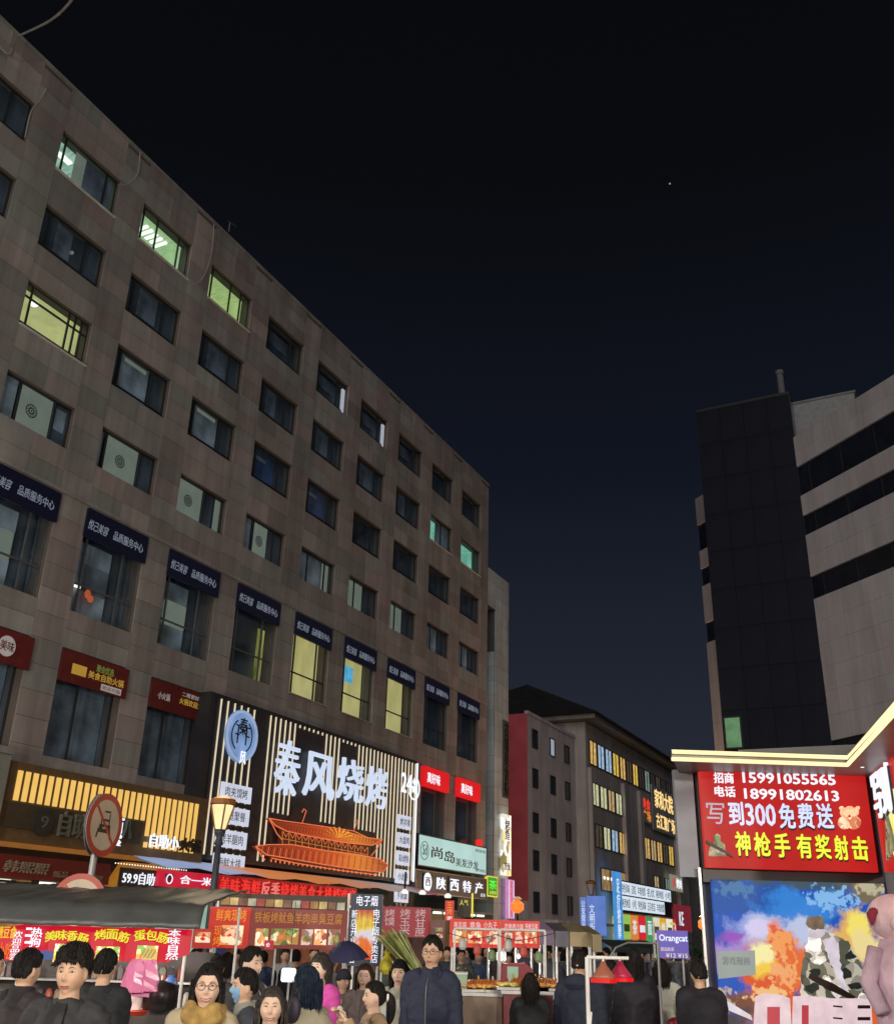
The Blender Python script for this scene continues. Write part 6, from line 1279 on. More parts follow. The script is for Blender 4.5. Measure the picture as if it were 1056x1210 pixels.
# ================================================================= PEOPLE
def gss(x, s): return math.exp(-(x / s) ** 2)
def sstep(a, b, x): t = min(1, max(0, (x - a) / (b - a))); return t * t * (3 - 2 * t)
def head_r(d, smile=0, fem=0):
    """surface point of a head (centre = middle of the skull, face towards +y) along unit direction d"""
    x, y, z = d
    a, b, c = .077, .096, .120
    p = Vector((a * x, b * y, c * z))
    if p.z < 0:
        t = (-p.z / c); p.x *= 1 - (.40 + .05 * fem) * t ** 2.0
        if p.y > 0: p.y *= 1 - .10 * t ** 2
        else: p.y *= 1 - .55 * t ** 1.3
    if p.y > .05: p.y = .05 + (p.y - .05) * .80
    if p.y > 0:
        X, Z = p.x, p.z
        f = sstep(.02, .05, p.y)
        nose = .020 * gss(X, .0105) * (sstep(.030, -.022, Z) if Z > -.022 else sstep(-.046, -.026, Z)) + .004 * gss(abs(X) - .013, .006) * gss(Z + .028, .010)
        eye = -.0085 * gss(abs(X) - .031, .017) * gss(Z - .008, .013)
        brow = .0035 * gss(Z - .030, .010) * gss(X, .05)
        lips = .0065 * gss(X, .022) * gss(Z + .063, .010) - .003 * gss(X, .03) * gss(Z + .078, .006)
        chin = .007 * gss(X, .02) * gss(Z + .100, .016)
        cheek = (.004 + .004 * smile) * gss(abs(X) - .042, .018) * gss(Z + .030, .02)
        p.y += f * (nose + eye + brow + lips + chin + cheek)
    return p
def head_grid(fn, n=44, k=36):
    mb = MB(); mb.v.append(tuple(fn(Vector((0, 0, -1)))))
    for i in range(1, k):
        la = -PI / 2 + PI * i / k
        for j in range(n):
            # denser towards the face (+y)
            u = j / n; lo = PI / 2 + 2 * PI * u + .45 * math.sin(2 * PI * u) * -1
            mb.v.append(tuple(fn(Vector((math.cos(la) * math.cos(lo), math.cos(la) * math.sin(lo), math.sin(la))))))
    mb.v.append(tuple(fn(Vector((0, 0, 1))))); top = len(mb.v) - 1
    for j in range(n):
        q = (j + 1) % n; mb.f.append((0, 1 + q, 1 + j)); e = 1 + (k - 2) * n; mb.f.append((e + j, e + q, top)); mb.m += [0, 0]
    for i in range(k - 2):
        for j in range(n): q = (j + 1) % n; o = 1 + i * n; mb.f.append((o + j, o + q, o + n + q, o + n + j)); mb.m.append(0)
    return mb
SKIN = [mat('skin_%d' % i, c, .55, var=.08, scale=14, spec=.3) for i, c in enumerate([(.60, .38, .26), (.66, .45, .34), (.54, .33, .22)])]
for m_ in SKIN: m_.node_tree.nodes['Principled BSDF'].inputs['Subsurface Weight'].default_value = .15; m_.node_tree.nodes['Principled BSDF'].inputs['Subsurface Scale'].default_value = .02
HAIR = {'black': mat('hair_black', (.016, .013, .012), .72, var=.6, scale=40, bump=.6, spec=.25), 'brown': mat('hair_brown', (.05, .027, .019), .7, var=.5, scale=40, bump=.6, spec=.25), 'navy': mat('hair_navy', (.018, .028, .05), .8, var=.4, scale=30, bump=.5, spec=.2), 'grey': mat('hair_warm', (.055, .045, .04), .7, var=.5, scale=40, bump=.6, spec=.25)}
LIPM = mat('lips', (.38, .10, .09), .4); TEETH = mat('teeth', (.75, .72, .68), .3); BROW = mat('brow_hair', (.03, .02, .017), .7); EYEW = mat('eye_white', (.55, .52, .5), .25); IRIS = mat('iris', (.015, .01, .008), .15)
TROUS = mat('trousers', (.025, .027, .035), .85); JEANS = mat('jeans', (.05, .09, .19), .85, var=.2, scale=20); SHOE = mat('shoes', (.03, .03, .03), .5)
BODYC = {}
def rm(mb, name, mats, parent, vox, smooth_it=2):
    me = mb.mesh(name, mats); o = bpy.data.objects.new('t', me); COL.objects.link(o)
    r = o.modifiers.new('r', 'REMESH'); r.mode = 'VOXEL'; r.voxel_size = vox; r.use_smooth_shade = True
    if smooth_it: s = o.modifiers.new('s', 'SMOOTH'); s.factor = .5; s.iterations = smooth_it
    m2 = bpy.data.meshes.new_from_object(o.evaluated_get(bpy.context.evaluated_depsgraph_get())); bpy.data.objects.remove(o); bpy.data.meshes.remove(me)
    m2.name = name
    if not m2.materials:
        for mm in mats: m2.materials.append(mm)
    m2.polygons.foreach_set('use_smooth', [True] * len(m2.polygons))
    return link(name, m2, parent)
def loft(mb, rings, n=20, m=0):      # rings (cx, cy, z, rx, ry, power)
    b = len(mb.v); K = len(rings)
    for (cx, cy, z, rx, ry, pw) in rings:
        for j in range(n):
            t = 2 * PI * j / n; c, s = math.cos(t), math.sin(t)
            mb.v.append((cx + rx * math.copysign(abs(c) ** pw, c), cy + ry * math.copysign(abs(s) ** pw, s), z))
    for i in range(K - 1):
        for j in range(n): q = (j + 1) % n; mb.f.append((b + i * n + j, b + i * n + q, b + (i + 1) * n + q, b + (i + 1) * n + j)); mb.m.append(m)
    mb.f.append(tuple(b + j for j in reversed(range(n)))); mb.f.append(tuple(b + (K - 1) * n + j for j in range(n))); mb.m += [m, m]
HC = 1.575      # skull centre height of the 1.70 m figure
def limb_pts(P, k=4):
    out = []; P = [Vector(p) for p in P]
    for i in range(len(P) - 1):
        for q in range(k):
            t = q / k; p0 = P[max(i - 1, 0)]; p1 = P[i]; p2 = P[i + 1]; p3 = P[min(i + 2, len(P) - 1)]
            out.append(.5 * ((2 * p1) + (p2 - p0) * t + (2 * p0 - 5 * p1 + 4 * p2 - p3) * t * t + (3 * p1 - p0 - 3 * p2 + p3) * t ** 3))
    out.append(P[-1]); return out
def hand(mb, wrist, d, side, curl=.5):
    d = Vector(d).normalized(); w = Vector(wrist); sidev = d.cross(Vector((0, 1, 0)))
    if sidev.length < .2: sidev = Vector((1, 0, 0))
    sidev.normalize(); pn = sidev.cross(d).normalized()
    palm = w + d * .05
    mb.tube([w - d * .01, w + d * .03, w + d * .08], [.024, .034, .030], 10, flat=.55)
    for i, (off, L) in enumerate(((-.027, .062), (-.009, .072), (.009, .068), (.026, .054))):
        b = w + d * .075 + sidev * off
        p1 = b + d * L * .45 + pn * L * curl * .15; p2 = p1 + d * L * .3 * (1 - curl * .5) + pn * L * .35 * curl; p3 = p2 + d * L * .2 * (1 - curl) + pn * L * .3 * curl
        mb.tube([b - d * .02, b, p1, p2, p3], [.0095, .0095, .009, .0083, .0065], 6)
    b = w + d * .025 - sidev * .028 * side
    mb.tube([b, b - sidev * .028 * side + d * .02, b - sidev * .034 * side + d * .05 + pn * .015], [.013, .011, .008], 6)
ARMD = {'down': ((.215, -.01, 1.13), (.235, .05, .89)), 'mouth': ((.22, .12, 1.20), (.09, .26, 1.40)), 'front': ((.235, .06, 1.14), (.12, .29, 1.16)), 'pocket': ((.25, -.03, 1.14), (.19, .1, .92)), 'phone': ((.22, .1, 1.17), (.06, .30, 1.33)), 'fist': ((.23, .1, 1.2), (.15, .24, 1.36))}
def person(label, px, top, hpx, facing, coat, hair='short', hcol='black', fem=0, smile=0, skin=0, coat_len=.80, bulk=1.0, arms=('down', 'down'), pants=None, collar=None, inner=None, extras=(), face=True, near=False, group=None, yaw=0, tilt=0, hscale=1.0, coat_rough=.8, puffy=0, dist=None, seed=None):
    rr = random.Random(seed if seed is not None else int(px * 7 + top))
    depth = .292 * hscale * F_PX / hpx if dist is None else dist
    d = ray(px, top) * depth; H = d.z + EYE; sc = H / 1.715
    g = thing('person', label, 'person', (d.x, d.y, 0), math.radians(180 + facing), group, sc)
    # ---- body: one continuous surface
    mb = MB(); sh = .158 if fem else .182
    loft(mb, [(0, 0, .84, .15, .10, .9), (0, 0, .93, .165, .11, .9), (0, 0, 1.03, .14, .095, .9), (0, .0, 1.18, .155, .105, .9), (0, 0, 1.30, .165, .105, .9), (0, -.01, 1.375, .14, .085, .9), (0, -.012, 1.415, .075, .06, 1), (0, -.008, 1.45, .054, .056, 1), (0, .0, 1.50, .050, .054, 1), (0, .006, 1.56, .05, .055, 1)])
    hd = head_grid(lambda v: head_r(v, smile, fem) + Vector((0, 0, HC)), 48, 40) if near else head_grid(lambda v: head_r(v, smile, fem) + Vector((0, 0, HC)), 32, 26)
    b = len(mb.v); mb.v += hd.v; mb.f += [tuple(b + i for i in f_) for f_ in hd.f]; mb.m += hd.m
    for s in (-1, 1):
        mb.ball((s * .077, -.004, HC - .008), (.010, .020, .031), 8, 6)
    hands = []
    for s, pose in ((-1, arms[0]), (1, arms[1])):
        e, w = ARMD[pose]; S_ = (s * sh, -.01, 1.352); E_ = (s * e[0] * (.86 if fem else .95), e[1], e[2]); W_ = (s * w[0], w[1], w[2])
        pts = limb_pts([(s * .10, -.01, 1.38), S_, E_, W_]); n_ = len(pts); rads = [.05 - .022 * i / (n_ - 1) for i in range(n_)]
        mb.tube(pts, rads, 10); dv = Vector(W_) - Vector(E_); hand(mb, W_, dv, s, .9 if pose in ('fist', 'front', 'mouth') else .45); hands.append((pts, W_, dv))
    for s in (-1, 1):
        mb.tube(limb_pts([(s * .085, 0, .92), (s * .095, .01, .50), (s * .1, -.01, .10)]), [.085, .08, .072, .062, .055, .052, .048, .042, .036][:9], 10); mb.tube([(s * .1, -.03, .07), (s * .105, .07, .045), (s * .11, .16, .035)], [.04, .038, .03], 8)
    rm(mb, 'body', [SKIN[skin]], g, .0065 if near else .011, 1)
    # ---- clothes
    cm = coat if not isinstance(coat, tuple) else mat('cloth_%d_%d_%d' % tuple(int(v * 1000) for v in coat), coat, coat_rough, var=.16, scale=7, bump=.35)
    cb = MB(); k = bulk; ns = sh + .012
    zs = coat_len; shz = 1.395
    loft(cb, [(0, 0, zs, .19 * k, .135 * k, .85), (0, 0, (zs + 1.0) / 2, .185 * k, .13 * k, .85), (0, 0, 1.04, .178 * k, .125 * k, .85), (0, 0, 1.2, .188 * k, .135 * k, .85), (0, -.003, 1.29, .185 * k, .13 * k, .88), (0, -.010, 1.355, .150 * k, .108 * k, .95), (0, -.014, 1.405, .102, .084, 1), (0, -.010, 1.452, .075, .075, 1)])
    for (pts, W_, dv), s in zip(hands, (-1, 1)):
        pts = pts[:-1] + [pts[-1] - dv.normalized() * .012]; n_ = len(pts); cb.tube(pts, [(.078 - .03 * i / (n_ - 1)) * (k * .5 + .5) * (1 + .04 * math.sin(i * 2.3 + s)) for i in range(n_)], 12)
    if hair == 'hood': pass
    c_o = rm(cb, 'coat', [cm], g, .013 if near else .018, 3)
    me = c_o.data; amp = .019 + .01 * puffy; off = Vector((rr.uniform(0, 50), rr.uniform(0, 50), 0))
    nrm = [v.normal.copy() for v in me.vertices]
    for v, nn in zip(me.vertices, nrm):
        q_ = v.co; f1 = noise.noise(Vector((q_.x * 7, q_.y * 7, q_.z * 4)) + off); f2 = noise.noise(Vector((q_.x * 17, q_.y * 17, q_.z * 26)) + off)
        pf = abs(math.sin(q_.z * 42)) * .009 * puffy; v.co = q_ + nn * (f1 * amp + f2 * .009 + pf)
    if collar:
        lm = collar if not isinstance(collar, tuple) else mat('collar_%d_%d' % (collar[0] * 1000, collar[2] * 1000), collar, .85, var=.15, scale=10, bump=.3)
        c2 = MB()
        for q_ in range(28):
            a0, a1 = PI / 2 + .35 + (2 * PI - .7) * q_ / 28, PI / 2 + .35 + (2 * PI - .7) * (q_ + 1) / 28
            def cp(a, r, z): return (r * 1.02 * math.cos(a), -.008 + r * math.sin(a), z - .018 * max(0, math.sin(a)))
            c2.poly([cp(a0, .090, 1.405), cp(a1, .090, 1.405), cp(a1, .078, 1.485), cp(a0, .078, 1.485)]); c2.poly([cp(a1, .070, 1.42), cp(a0, .070, 1.42), cp(a0, .070, 1.478), cp(a1, .070, 1.478)]); c2.poly([cp(a0, .078, 1.485), cp(a1, .078, 1.485), cp(a1, .070, 1.478), cp(a0, .070, 1.478)])
        c2.build('collar', lm, g, smooth=True)
    if inner:
        im = mat('inner_%d_%d' % (inner[0] * 1000, inner[2] * 1000), inner, .85, var=.1, scale=10)
        ib = MB(); ib.plate([(-.055, 1.03), (.055, 1.03), (.062, 1.2), (.05, 1.34), (.03, 1.44), (-.03, 1.44), (-.05, 1.34), (-.062, 1.2)][::-1], .0, .155 * k)
        io = ib.build('shirt_front', im, g); 
        for v in io.data.vertices:
            if v.co.y > .1: v.co.y = (.148 * k + .004) * (1 - (v.co.x / .2) ** 2) if v.co.z < 1.32 else (.12 * k + .016 if v.co.z < 1.40 else .068)
    if puffy == 0 and not inner and near: MB().tube([(0, .137 * k, zs + .02), (0, .145 * k, 1.1), (0, .146 * k, 1.24), (0, .135 * k, 1.33), (0, .10, 1.39)], .004, 6).build('zip', ALU, g)
    pm = pants or TROUS; pb = MB()
    loft(pb, [(0, 0, .80, .155, .115, .9), (0, 0, .94, .17, .12, .9)], 16)
    for s in (-1, 1): pb.tube(limb_pts([(s * .085, 0, .9), (s * .098, .01, .50), (s * .102, -.01, .08)]), [.098, .094, .086, .078, .07, .068, .066, .062, .06], 12)
    pb.build('trousers', pm, g, smooth=True)
    sb_ = MB()
    for s in (-1, 1): sb_.ball((s * .108, .05, .04), (.048, .135, .045), 12, 8)
    sb_.build('shoes', SHOE, g, smooth=True)
    # ---- hair
    FN = []; hm = HAIR[hcol]; hb = None; seed_ = rr.uniform(0, 30)
    def hairfn(thick_top, thick_side, z_front, z_side, z_back, rough_=.004, fringe=0, vol=0):
        def fn(v):
            p = head_r(v, 0, fem); an = math.atan2(v.x, v.y); fa = abs(an) / PI     # 0 front, 1 back
            zl = z_front + (z_side - z_front) * sstep(.18, .42, fa); zl = zl + (z_back - zl) * sstep(.45, .7, fa)
            if fringe: zl += .012 * math.sin(an * 9 + seed_) * gss(fa, .3)
            # ear gap
            m = sstep(zl - .012, zl + .012, p.z)
            st_ = noise.noise((an * 9 + seed_, v.z * 2.5, 0)) * rough_ * 1.6 + noise.noise((an * 24, v.z * 5 + seed_, 4)) * rough_
            th = thick_side + (thick_top - thick_side) * sstep(-.02, .10, p.z) + vol * sstep(.02, .09, p.z) * (1 - .3 * fa)
            dirn = Vector((v.x, v.y, max(v.z, -.2))).normalized()
            return p + dirn * ((th + st_) * m - .012 * (1 - m)) + Vector((0, 0, HC))
        FN.append(fn)
        return head_grid(fn, 72 if near else 44, 44 if near else 30)
    if hair in ('short', 'fluffy', 'crop'):
        a_ = {'short': (.013, .005, .062, .012, -.05), 'fluffy': (.026, .009, .066, .03, -.03), 'crop': (.010, .005, .055, .015, -.045)}[hair]
        hb = hairfn(*a_, rough_=.008 if hair == 'fluffy' else .006, fringe=1, vol=.012 if hair == 'fluffy' else 0)
        if hair == 'fluffy':
            for q_ in range(60):
                an = rr.uniform(0, 2 * PI); la = rr.uniform(.25, 1.35); v = Vector((math.cos(la) * math.cos(an), math.cos(la) * math.sin(an), math.sin(la))); p = head_r(v) + v * .026 + Vector((0, 0, HC)); t_ = Vector((rr.uniform(-1, 1), rr.uniform(-.3, 1), rr.uniform(-.9, .1))).normalized()
                hb.tube([p - t_ * .012, p + v * .007, p + t_ * .022], [.005, .006, .001], 4)
            for q_ in range(16):
                x_ = -.06 + q_ * .008; v = Vector((x_ * 10, .8, .55)).normalized(); p = head_r(v) + v * .017 + Vector((0, 0, HC)); hb.tube([p, p + Vector((.002, .004, -.010)), p + Vector((rr.uniform(-.008, .008), .001, -.018 - rr.uniform(0, .014)))], [.006, .005, .0008], 5)
    elif hair in ('long', 'bob', 'bun', 'pony', 'longback'):
        hb = hairfn(.009, .009, .064 if hair != 'bob' else .045, -.02 if hair in ('long', 'longback', 'bob') else .03, -.07, .0035)
        if hair in ('long', 'longback', 'bob'):
            L_ = {'long': .34, 'longback': .36, 'bob': .17}[hair]; n_ = 40; K_ = 12; b = len(hb.v)
            span = 1.25 if hair != 'bob' else 1.05
            for i in range(K_ + 1):
                t = i / K_; z = HC + .03 - L_ * t
                for q_ in range(n_ + 1):
                    a = -PI / 2 + (PI * 2 - 2 * (PI - PI * .5 * span) if False else 0); a = -PI / 2 - PI * .5 * span + PI * span * q_ / n_
                    wv = noise.noise((q_ * .5 + seed_, t * 3, 2)) * .008 + .004 * math.sin(q_ * 2.3)
                    rx = .092 - .012 * t + (.02 * sstep(.5, 1, t)) + wv; ry = .105 - .01 * t + wv
                    hb.v.append((rx * math.cos(a), ry * math.sin(a) - .004 - .012 * t, z - .015 * rr.random() * (t > .95)))
            W_ = n_ + 1
            for i in range(K_):
                for q_ in range(n_): o_ = b + i * W_ + q_; hb.f.append((o_, o_ + W_, o_ + W_ + 1, o_ + 1)); hb.m.append(0)
            b2 = len(hb.v)
            for i in range(K_ + 1):
                for q_ in range(W_): v = hb.v[b + i * W_ + q_]; hb.v.append((v[0] * .84, v[1] * .84, v[2]))
            for i in range(K_):
                for q_ in range(n_): o_ = b2 + i * W_ + q_; hb.f.append((o_ + 1, o_ + W_ + 1, o_ + W_, o_)); hb.m.append(0)
                for e_ in (0, n_): o_ = i * W_ + e_; qd = (b + o_, b2 + o_, b2 + o_ + W_, b + o_ + W_); hb.f.append(qd if e_ == 0 else qd[::-1]); hb.m.append(0)
            for q_ in range(n_): hb.f.append((b + K_ * W_ + q_, b2 + K_ * W_ + q_, b2 + K_ * W_ + q_ + 1, b + K_ * W_ + q_ + 1)); hb.m.append(0)
        if hair == 'bun': hb.ball((0, -.075, HC + .115), (.042, .04, .036), 14, 10)
        if hair == 'pony': hb.tube(limb_pts([(0, -.09, HC + .02), (0, -.15, HC - .02), (-.01, -.155, HC - .13), (0, -.14, HC - .22)]), [.03, .036, .038, .04, .042, .044, .044, .042, .04, .036, .03, .02, .008], 12)
    if hb and FN:
        L_ = {'fluffy': .10, 'short': .07, 'crop': .04}.get(hair, .12); fn = FN[0]
        for q_ in range(300 if near else 70):
            an = rr.uniform(0, 2 * PI); la = rr.uniform(-.1, 1.45); pth = []; sw = rr.uniform(-.25, .25); lift = rr.uniform(.0015, .006 if hair != 'fluffy' else .011)
            for j in range(6):
                l2 = la - L_ / .1 * j / 5 * .9; a2 = an + sw * j / 5; v = Vector((math.cos(l2) * math.sin(a2), math.cos(l2) * math.cos(a2), math.sin(l2))); sp_ = fn(v); hp = head_r(v, 0, fem) + Vector((0, 0, HC))
                if (sp_ - hp).dot(v) < .003: break
                pth.append(sp_ + v * (lift * (.4 + .6 * math.sin(j * .9))))
            if len(pth) >= 3:
                if rr.random() < .35: pth.append(pth[-1] + (pth[-1] - pth[-2]) * .6 + Vector((rr.uniform(-.004, .004), rr.uniform(-.004, .004), 0)))
                n_ = len(pth); hb.tube(pth, [.0032 * (1 - .75 * i / (n_ - 1)) for i in range(n_)], 3, cap=False)
        if hair in ('long', 'longback', 'bob'):
            LL = {'long': .34, 'longback': .36, 'bob': .17}[hair]
            for q_ in range(150 if near else 50):
                a = -PI / 2 + rr.uniform(-1, 1) * PI * .6; z0_ = HC + rr.uniform(-.02, .05); ln = LL * rr.uniform(.6, 1.08); r1 = rr.uniform(.094, .106); wv = rr.uniform(0, 6)
                hb.tube([((r1 + .004 * math.sin(wv + j)) * math.cos(a + .03 * math.sin(wv + j)), (r1 + .013 + .004 * math.sin(wv + j)) * math.sin(a) - .012 * j / 5, z0_ - ln * j / 5) for j in range(6)], [.003, .0035, .003, .003, .002, .0008], 3, cap=False)
    if hb: hb.build('hair', hm, g, smooth=True)
    if hair == 'hood':
        hm2 = cm; fn = lambda v: head_r(v) + v * (.030 + .004 * noise.noise((v.x * 4, v.y * 4, v.z * 4 + seed_))) * (1 if not (v.y > .35 and v.z < .55) else -.3) + Vector((0, -.008, HC)); head_grid(fn, 40, 30).build('hood', hm2, g, smooth=True)
    if hair == 'hat':
        hairfn(.012, .008, .05, .0, -.06).build('hair', hm, g, smooth=True); fn = lambda v: head_r(v) + v * (.016 if v.z > .18 else -.01) + Vector((0, 0, HC)); head_grid(fn, 36, 28).build('hat', mat('dark_hat', (.02, .02, .03), .8), g, smooth=True)
    # ---- face
    if face:
        def onf(x, z, out=0.0):
            best = None
            v = Vector((x / .077, 1, z / .12))
            for _ in range(8):
                q_ = head_r(v.normalized(), smile, fem); v.x += (x - q_.x) / .08; v.z += (z - q_.z) / .12
            q_ = head_r(v.normalized(), smile, fem); return Vector((q_.x, q_.y + out, q_.z + HC))
        for s in (-1, 1):
            ey = MB(); ir = MB(); br = MB(); ld = MB()
            c = onf(s * .031, .008, -.004); hgt = .0062 if not smile else .0035
            ey.ball(c, (.0135, .0075, hgt), 12, 8); ir.ball(c + Vector((0, .0055, 0)), (.0058, .0035, min(hgt, .0056)), 10, 8)
            ld.tube([onf(s * .031 - .015, .007, .002), onf(s * .031, .0105 + hgt * .4, .003), onf(s * .031 + .015, .007, .002)], [.0008, .0020, .0008], 6)
            br.tube([onf(s * .015, .027, .0015), onf(s * .031, .033, .0015), onf(s * .048, .027, .001)], [.0032, .0036, .0012], 6, flat=.5)
            eo = ey.build('eye', EYEW, g, smooth=True); ir.build('iris', IRIS, eo, smooth=True); br.build('eyebrow', BROW, g, smooth=True); ld.build('eyelid', BROW, g, smooth=True)
        lp = MB(); w_ = .024 + .007 * smile; up = .007 * smile
        ptsu = [onf(-w_, -.062 + up, .0005), onf(-w_ * .5, -.0605 + up * .2, .001), onf(0, -.0615, .001), onf(w_ * .5, -.0605 + up * .2, .001), onf(w_, -.062 + up, .0005)]
        ptsl = [onf(-w_, -.063 + up, .0005), onf(-w_ * .5, -.069 - .004 * smile, .001), onf(0, -.071 - .006 * smile, .001), onf(w_ * .5, -.069 - .004 * smile, .001), onf(w_, -.063 + up, .0005)]
        lp.tube(limb_pts(ptsu, 2), [.001, .0025, .003, .0028, .003, .0028, .003, .0025, .001], 6); lp.tube(limb_pts(ptsl, 2), [.001, .0028, .0036, .004, .004, .004, .0036, .0028, .001], 6); lp.build('lips', LIPM, g, smooth=True)
        if smile > .5:
            tb = MB(); b = 0
            for q_ in range(9):
                x_ = -w_ * .85 + w_ * 1.7 * q_ / 8; e_ = up * (abs(x_) / w_) ** 2; t_ = 1 - (abs(x_) / w_) ** 2
                tb.v += [tuple(onf(x_, -.0625 + e_, .0015)), tuple(onf(x_, -.0635 + e_ - .0075 * t_, .0015))]
            for q_ in range(8): tb.f.append((q_ * 2, q_ * 2 + 1, q_ * 2 + 3, q_ * 2 + 2)); tb.m.append(0)
            tb.build('teeth', TEETH, g)
    for ex in extras: ex(g, cm, k)
    return g
def glasses(g, cm, k, m=None, dark=True):
    mb = MB()
    for s in (-1, 1):
        c = Vector((s * .033, .096, HC + .006)); pts = [c + Vector((.024 * math.cos(t * PI / 8), -.10 * (s * math.cos(t * PI / 8) * .024) if False else 0, .019 * math.sin(t * PI / 8))) for t in range(17)]
        mb.tube(pts, .0016, 5, cap=False); mb.tube([c + Vector((s * .024, 0, .006)), (s * .078, .05, HC + .008), (s * .08, -.01, HC + .004)], .0016, 5)
    mb.tube([(-.009, .099, HC + .01), (.009, .099, HC + .01)], .0018, 5); mb.build('glasses', mat('spectacle_frame', (.03, .02, .02), .3), g)
def scarf(c):
    def f(g, cm, k):
        m = mat('scarf_%d' % (c[0] * 100), c, .95, var=.3, scale=14, bump=.6); mb = MB()
        for z, r, t in ((1.415, .105, .042), (1.465, .092, .036)):
            mb.tube([(r * math.cos(a * PI / 12), -.005 + (r + .01) * math.sin(a * PI / 12), z + .012 * math.sin(a * .9) - .02 * max(0, math.sin(a * PI / 12))) for a in range(25)], [t * (1 + .1 * math.sin(a * 1.7)) for a in range(25)], 10, cap=False)
        mb.tube([(.03, .11, 1.41), (.05, .15, 1.30), (.045, .155, 1.14)], [.035, .042, .04], 10, flat=.4); rm(mb, 'scarf', [m], g, .009, 2)
    return f
def mask(g, cm, k):
    fn = lambda v: (head_r(v) + v * (.0045 if (v.y > .45 and v.z < .02 and v.z > -.93) else -.02) + Vector((0, 0, HC)))
    head_grid(fn, 56, 44).build('face_mask', mat('mask_blue', (.22, .40, .62), .8), g, smooth=True)
    for s in (-1, 1): MB().tube([(s * .055, .06, HC - .03), (s * .08, 0, HC + .012)], .0015, 5).build('mask_strap', WHITEP, g)
def shawl(c):
    def f(g, cm, k):
        m = mat('shawl', c, .95, var=.12, scale=5, bump=.4); mb = MB()
        loft(mb, [(0, -.01, .95, .29, .20, .9), (0, -.01, 1.15, .275, .19, .9), (0, -.01, 1.3, .25, .165, .9), (0, -.012, 1.38, .19, .125, .9), (0, -.012, 1.43, .11, .095, 1), (0, -.01, 1.465, .085, .085, 1)], 36)
        o = rm(mb, 'shawl', [m], g, .014, 2)
        for v in o.data.vertices: a = math.atan2(v.co.y, v.co.x); v.co += Vector((math.cos(a), math.sin(a), 0)) * (.012 * math.sin(a * 9 + v.co.z * 5) * sstep(1.42, 1.1, v.co.z))
    return f
def strap(g, cm, k): MB().tube([(-.14, .0, 1.42), (-.08, -.15, 1.33), (.06, -.16, 1.1), (.17, -.13, .95)], .014, 8, flat=.4).build('bag_strap', mat('brown_leather', (.10, .06, .04), .5), g)
def snack(c, pos):
    def f(g, cm, k): MB().ball(pos, (.035, .03, .035), 12, 8).build('snack', mat('snack_pale', c, .6, var=.3, scale=30), g, smooth=True)
    return f
def fur_hood(c):
    def f(g, cm, k):
        mb = MB(); loft(mb, [(0, -.10, 1.34, .11, .05, 1), (0, -.12, 1.40, .13, .065, 1), (0, -.11, 1.46, .10, .055, 1), (0, -.10, 1.49, .04, .03, 1)], 20); rm(mb, 'hood_down', [mat('hood_cloth_%d' % (c[0] * 100), c, .9, bump=.4)], g, .012, 2)
    return f
def scrunchie(g, cm, k):
    mb = MB(); mb.tube([(0 + .032 * math.cos(a * PI / 6), -.115, HC + .0 + .032 * math.sin(a * PI / 6)) for a in range(13)], .012, 8, cap=False).build('hair_tie', WHITEP, g)
def stripes(c):
    def f(g, cm, k):
        for s in (-1, 1): MB().tube([(s * .075, .135 * k, .82), (s * .075, .142 * k, 1.1), (s * .07, .14 * k, 1.28), (s * .05, .10 * k, 1.4)], .009, 6).build('jacket_edge', mat('edge_%d' % (c[2] * 100), c, .6), g)
    return f
DK = (.022, .022, .026)
P_ = person
P_('young man with fluffy black hair looking left in front of the sausage banner', 91, 1117, 66, -6, (.028, .028, .032), 'fluffy', smile=0, near=True, inner=(.012, .012, .014), skin=0, hscale=1.08, bulk=1.06)
P_('broad figure in a dark jacket seen from behind near the left edge', 37, 1119, 52, 148, (.03, .024, .027), 'short', near=True, bulk=1.25, collar=(.02, .017, .02), hscale=1.0)
P_('dark haired head cut by the left edge of the photo, in a black jacket', -6, 1119, 46, 110, DK, 'short', seed=4)
P_('person in a black jacket seen from behind, between the young man and the pink bags', 128, 1120, 44, 172, (.016, .018, .022), 'short', bulk=1.12, near=True)
P_('smiling woman with glasses and a mustard scarf', 249, 1136, 58, 8, (.36, .30, .20), 'long', fem=1, smile=1, near=True, skin=1, extras=(glasses, scarf((.36, .23, .07))), bulk=1.05)
P_('person with a light blue face mask and grey hood collar, turned left', 291, 1142, 49, -62, (.035, .04, .055), 'short', near=True, extras=(mask, fur_hood((.3, .29, .26))), collar=(.22, .22, .19))
P_('man in profile facing right with black hair, behind the masked person', 299, 1117, 42, 62, (.05, .045, .05), 'short', near=True, skin=1)
P_('dark haired head seen from behind at the left of the central stalls', 258, 1127, 34, 175, (.06, .05, .05), 'bun', fem=1, bulk=1.0)
P_('smiling woman with long centre parted hair at the bottom, nearest the square bulb', 323, 1163, 56, 4, (.05, .05, .045), 'long', 'grey', fem=1, smile=1, near=True, skin=1)
P_('woman in a cream shawl with blue black bobbed hair and a brown strap, turned away', 364, 1139, 50, -128, (.30, .28, .2), 'bob', 'navy', fem=1, near=True, extras=(shawl((.42, .38, .27)), strap))
P_('woman in a bright magenta jacket with short dark hair, looking down left', 380, 1124, 38, -35, (.50, .055, .28), 'bob', 'grey', fem=1, near=True, skin=1, collar=(.3, .22, .1))
P_('person in a dark cap raising a fist beside the magenta jacket', 407, 1144, 33, 38, (.17, .15, .16), 'hat', arms=('fist', 'down'), near=True)
P_('pale faced woman with brown hair in a taupe coat, facing the camera', 432, 1137, 35, -8, (.20, .16, .15), 'long', 'brown', fem=1, near=True, skin=1)
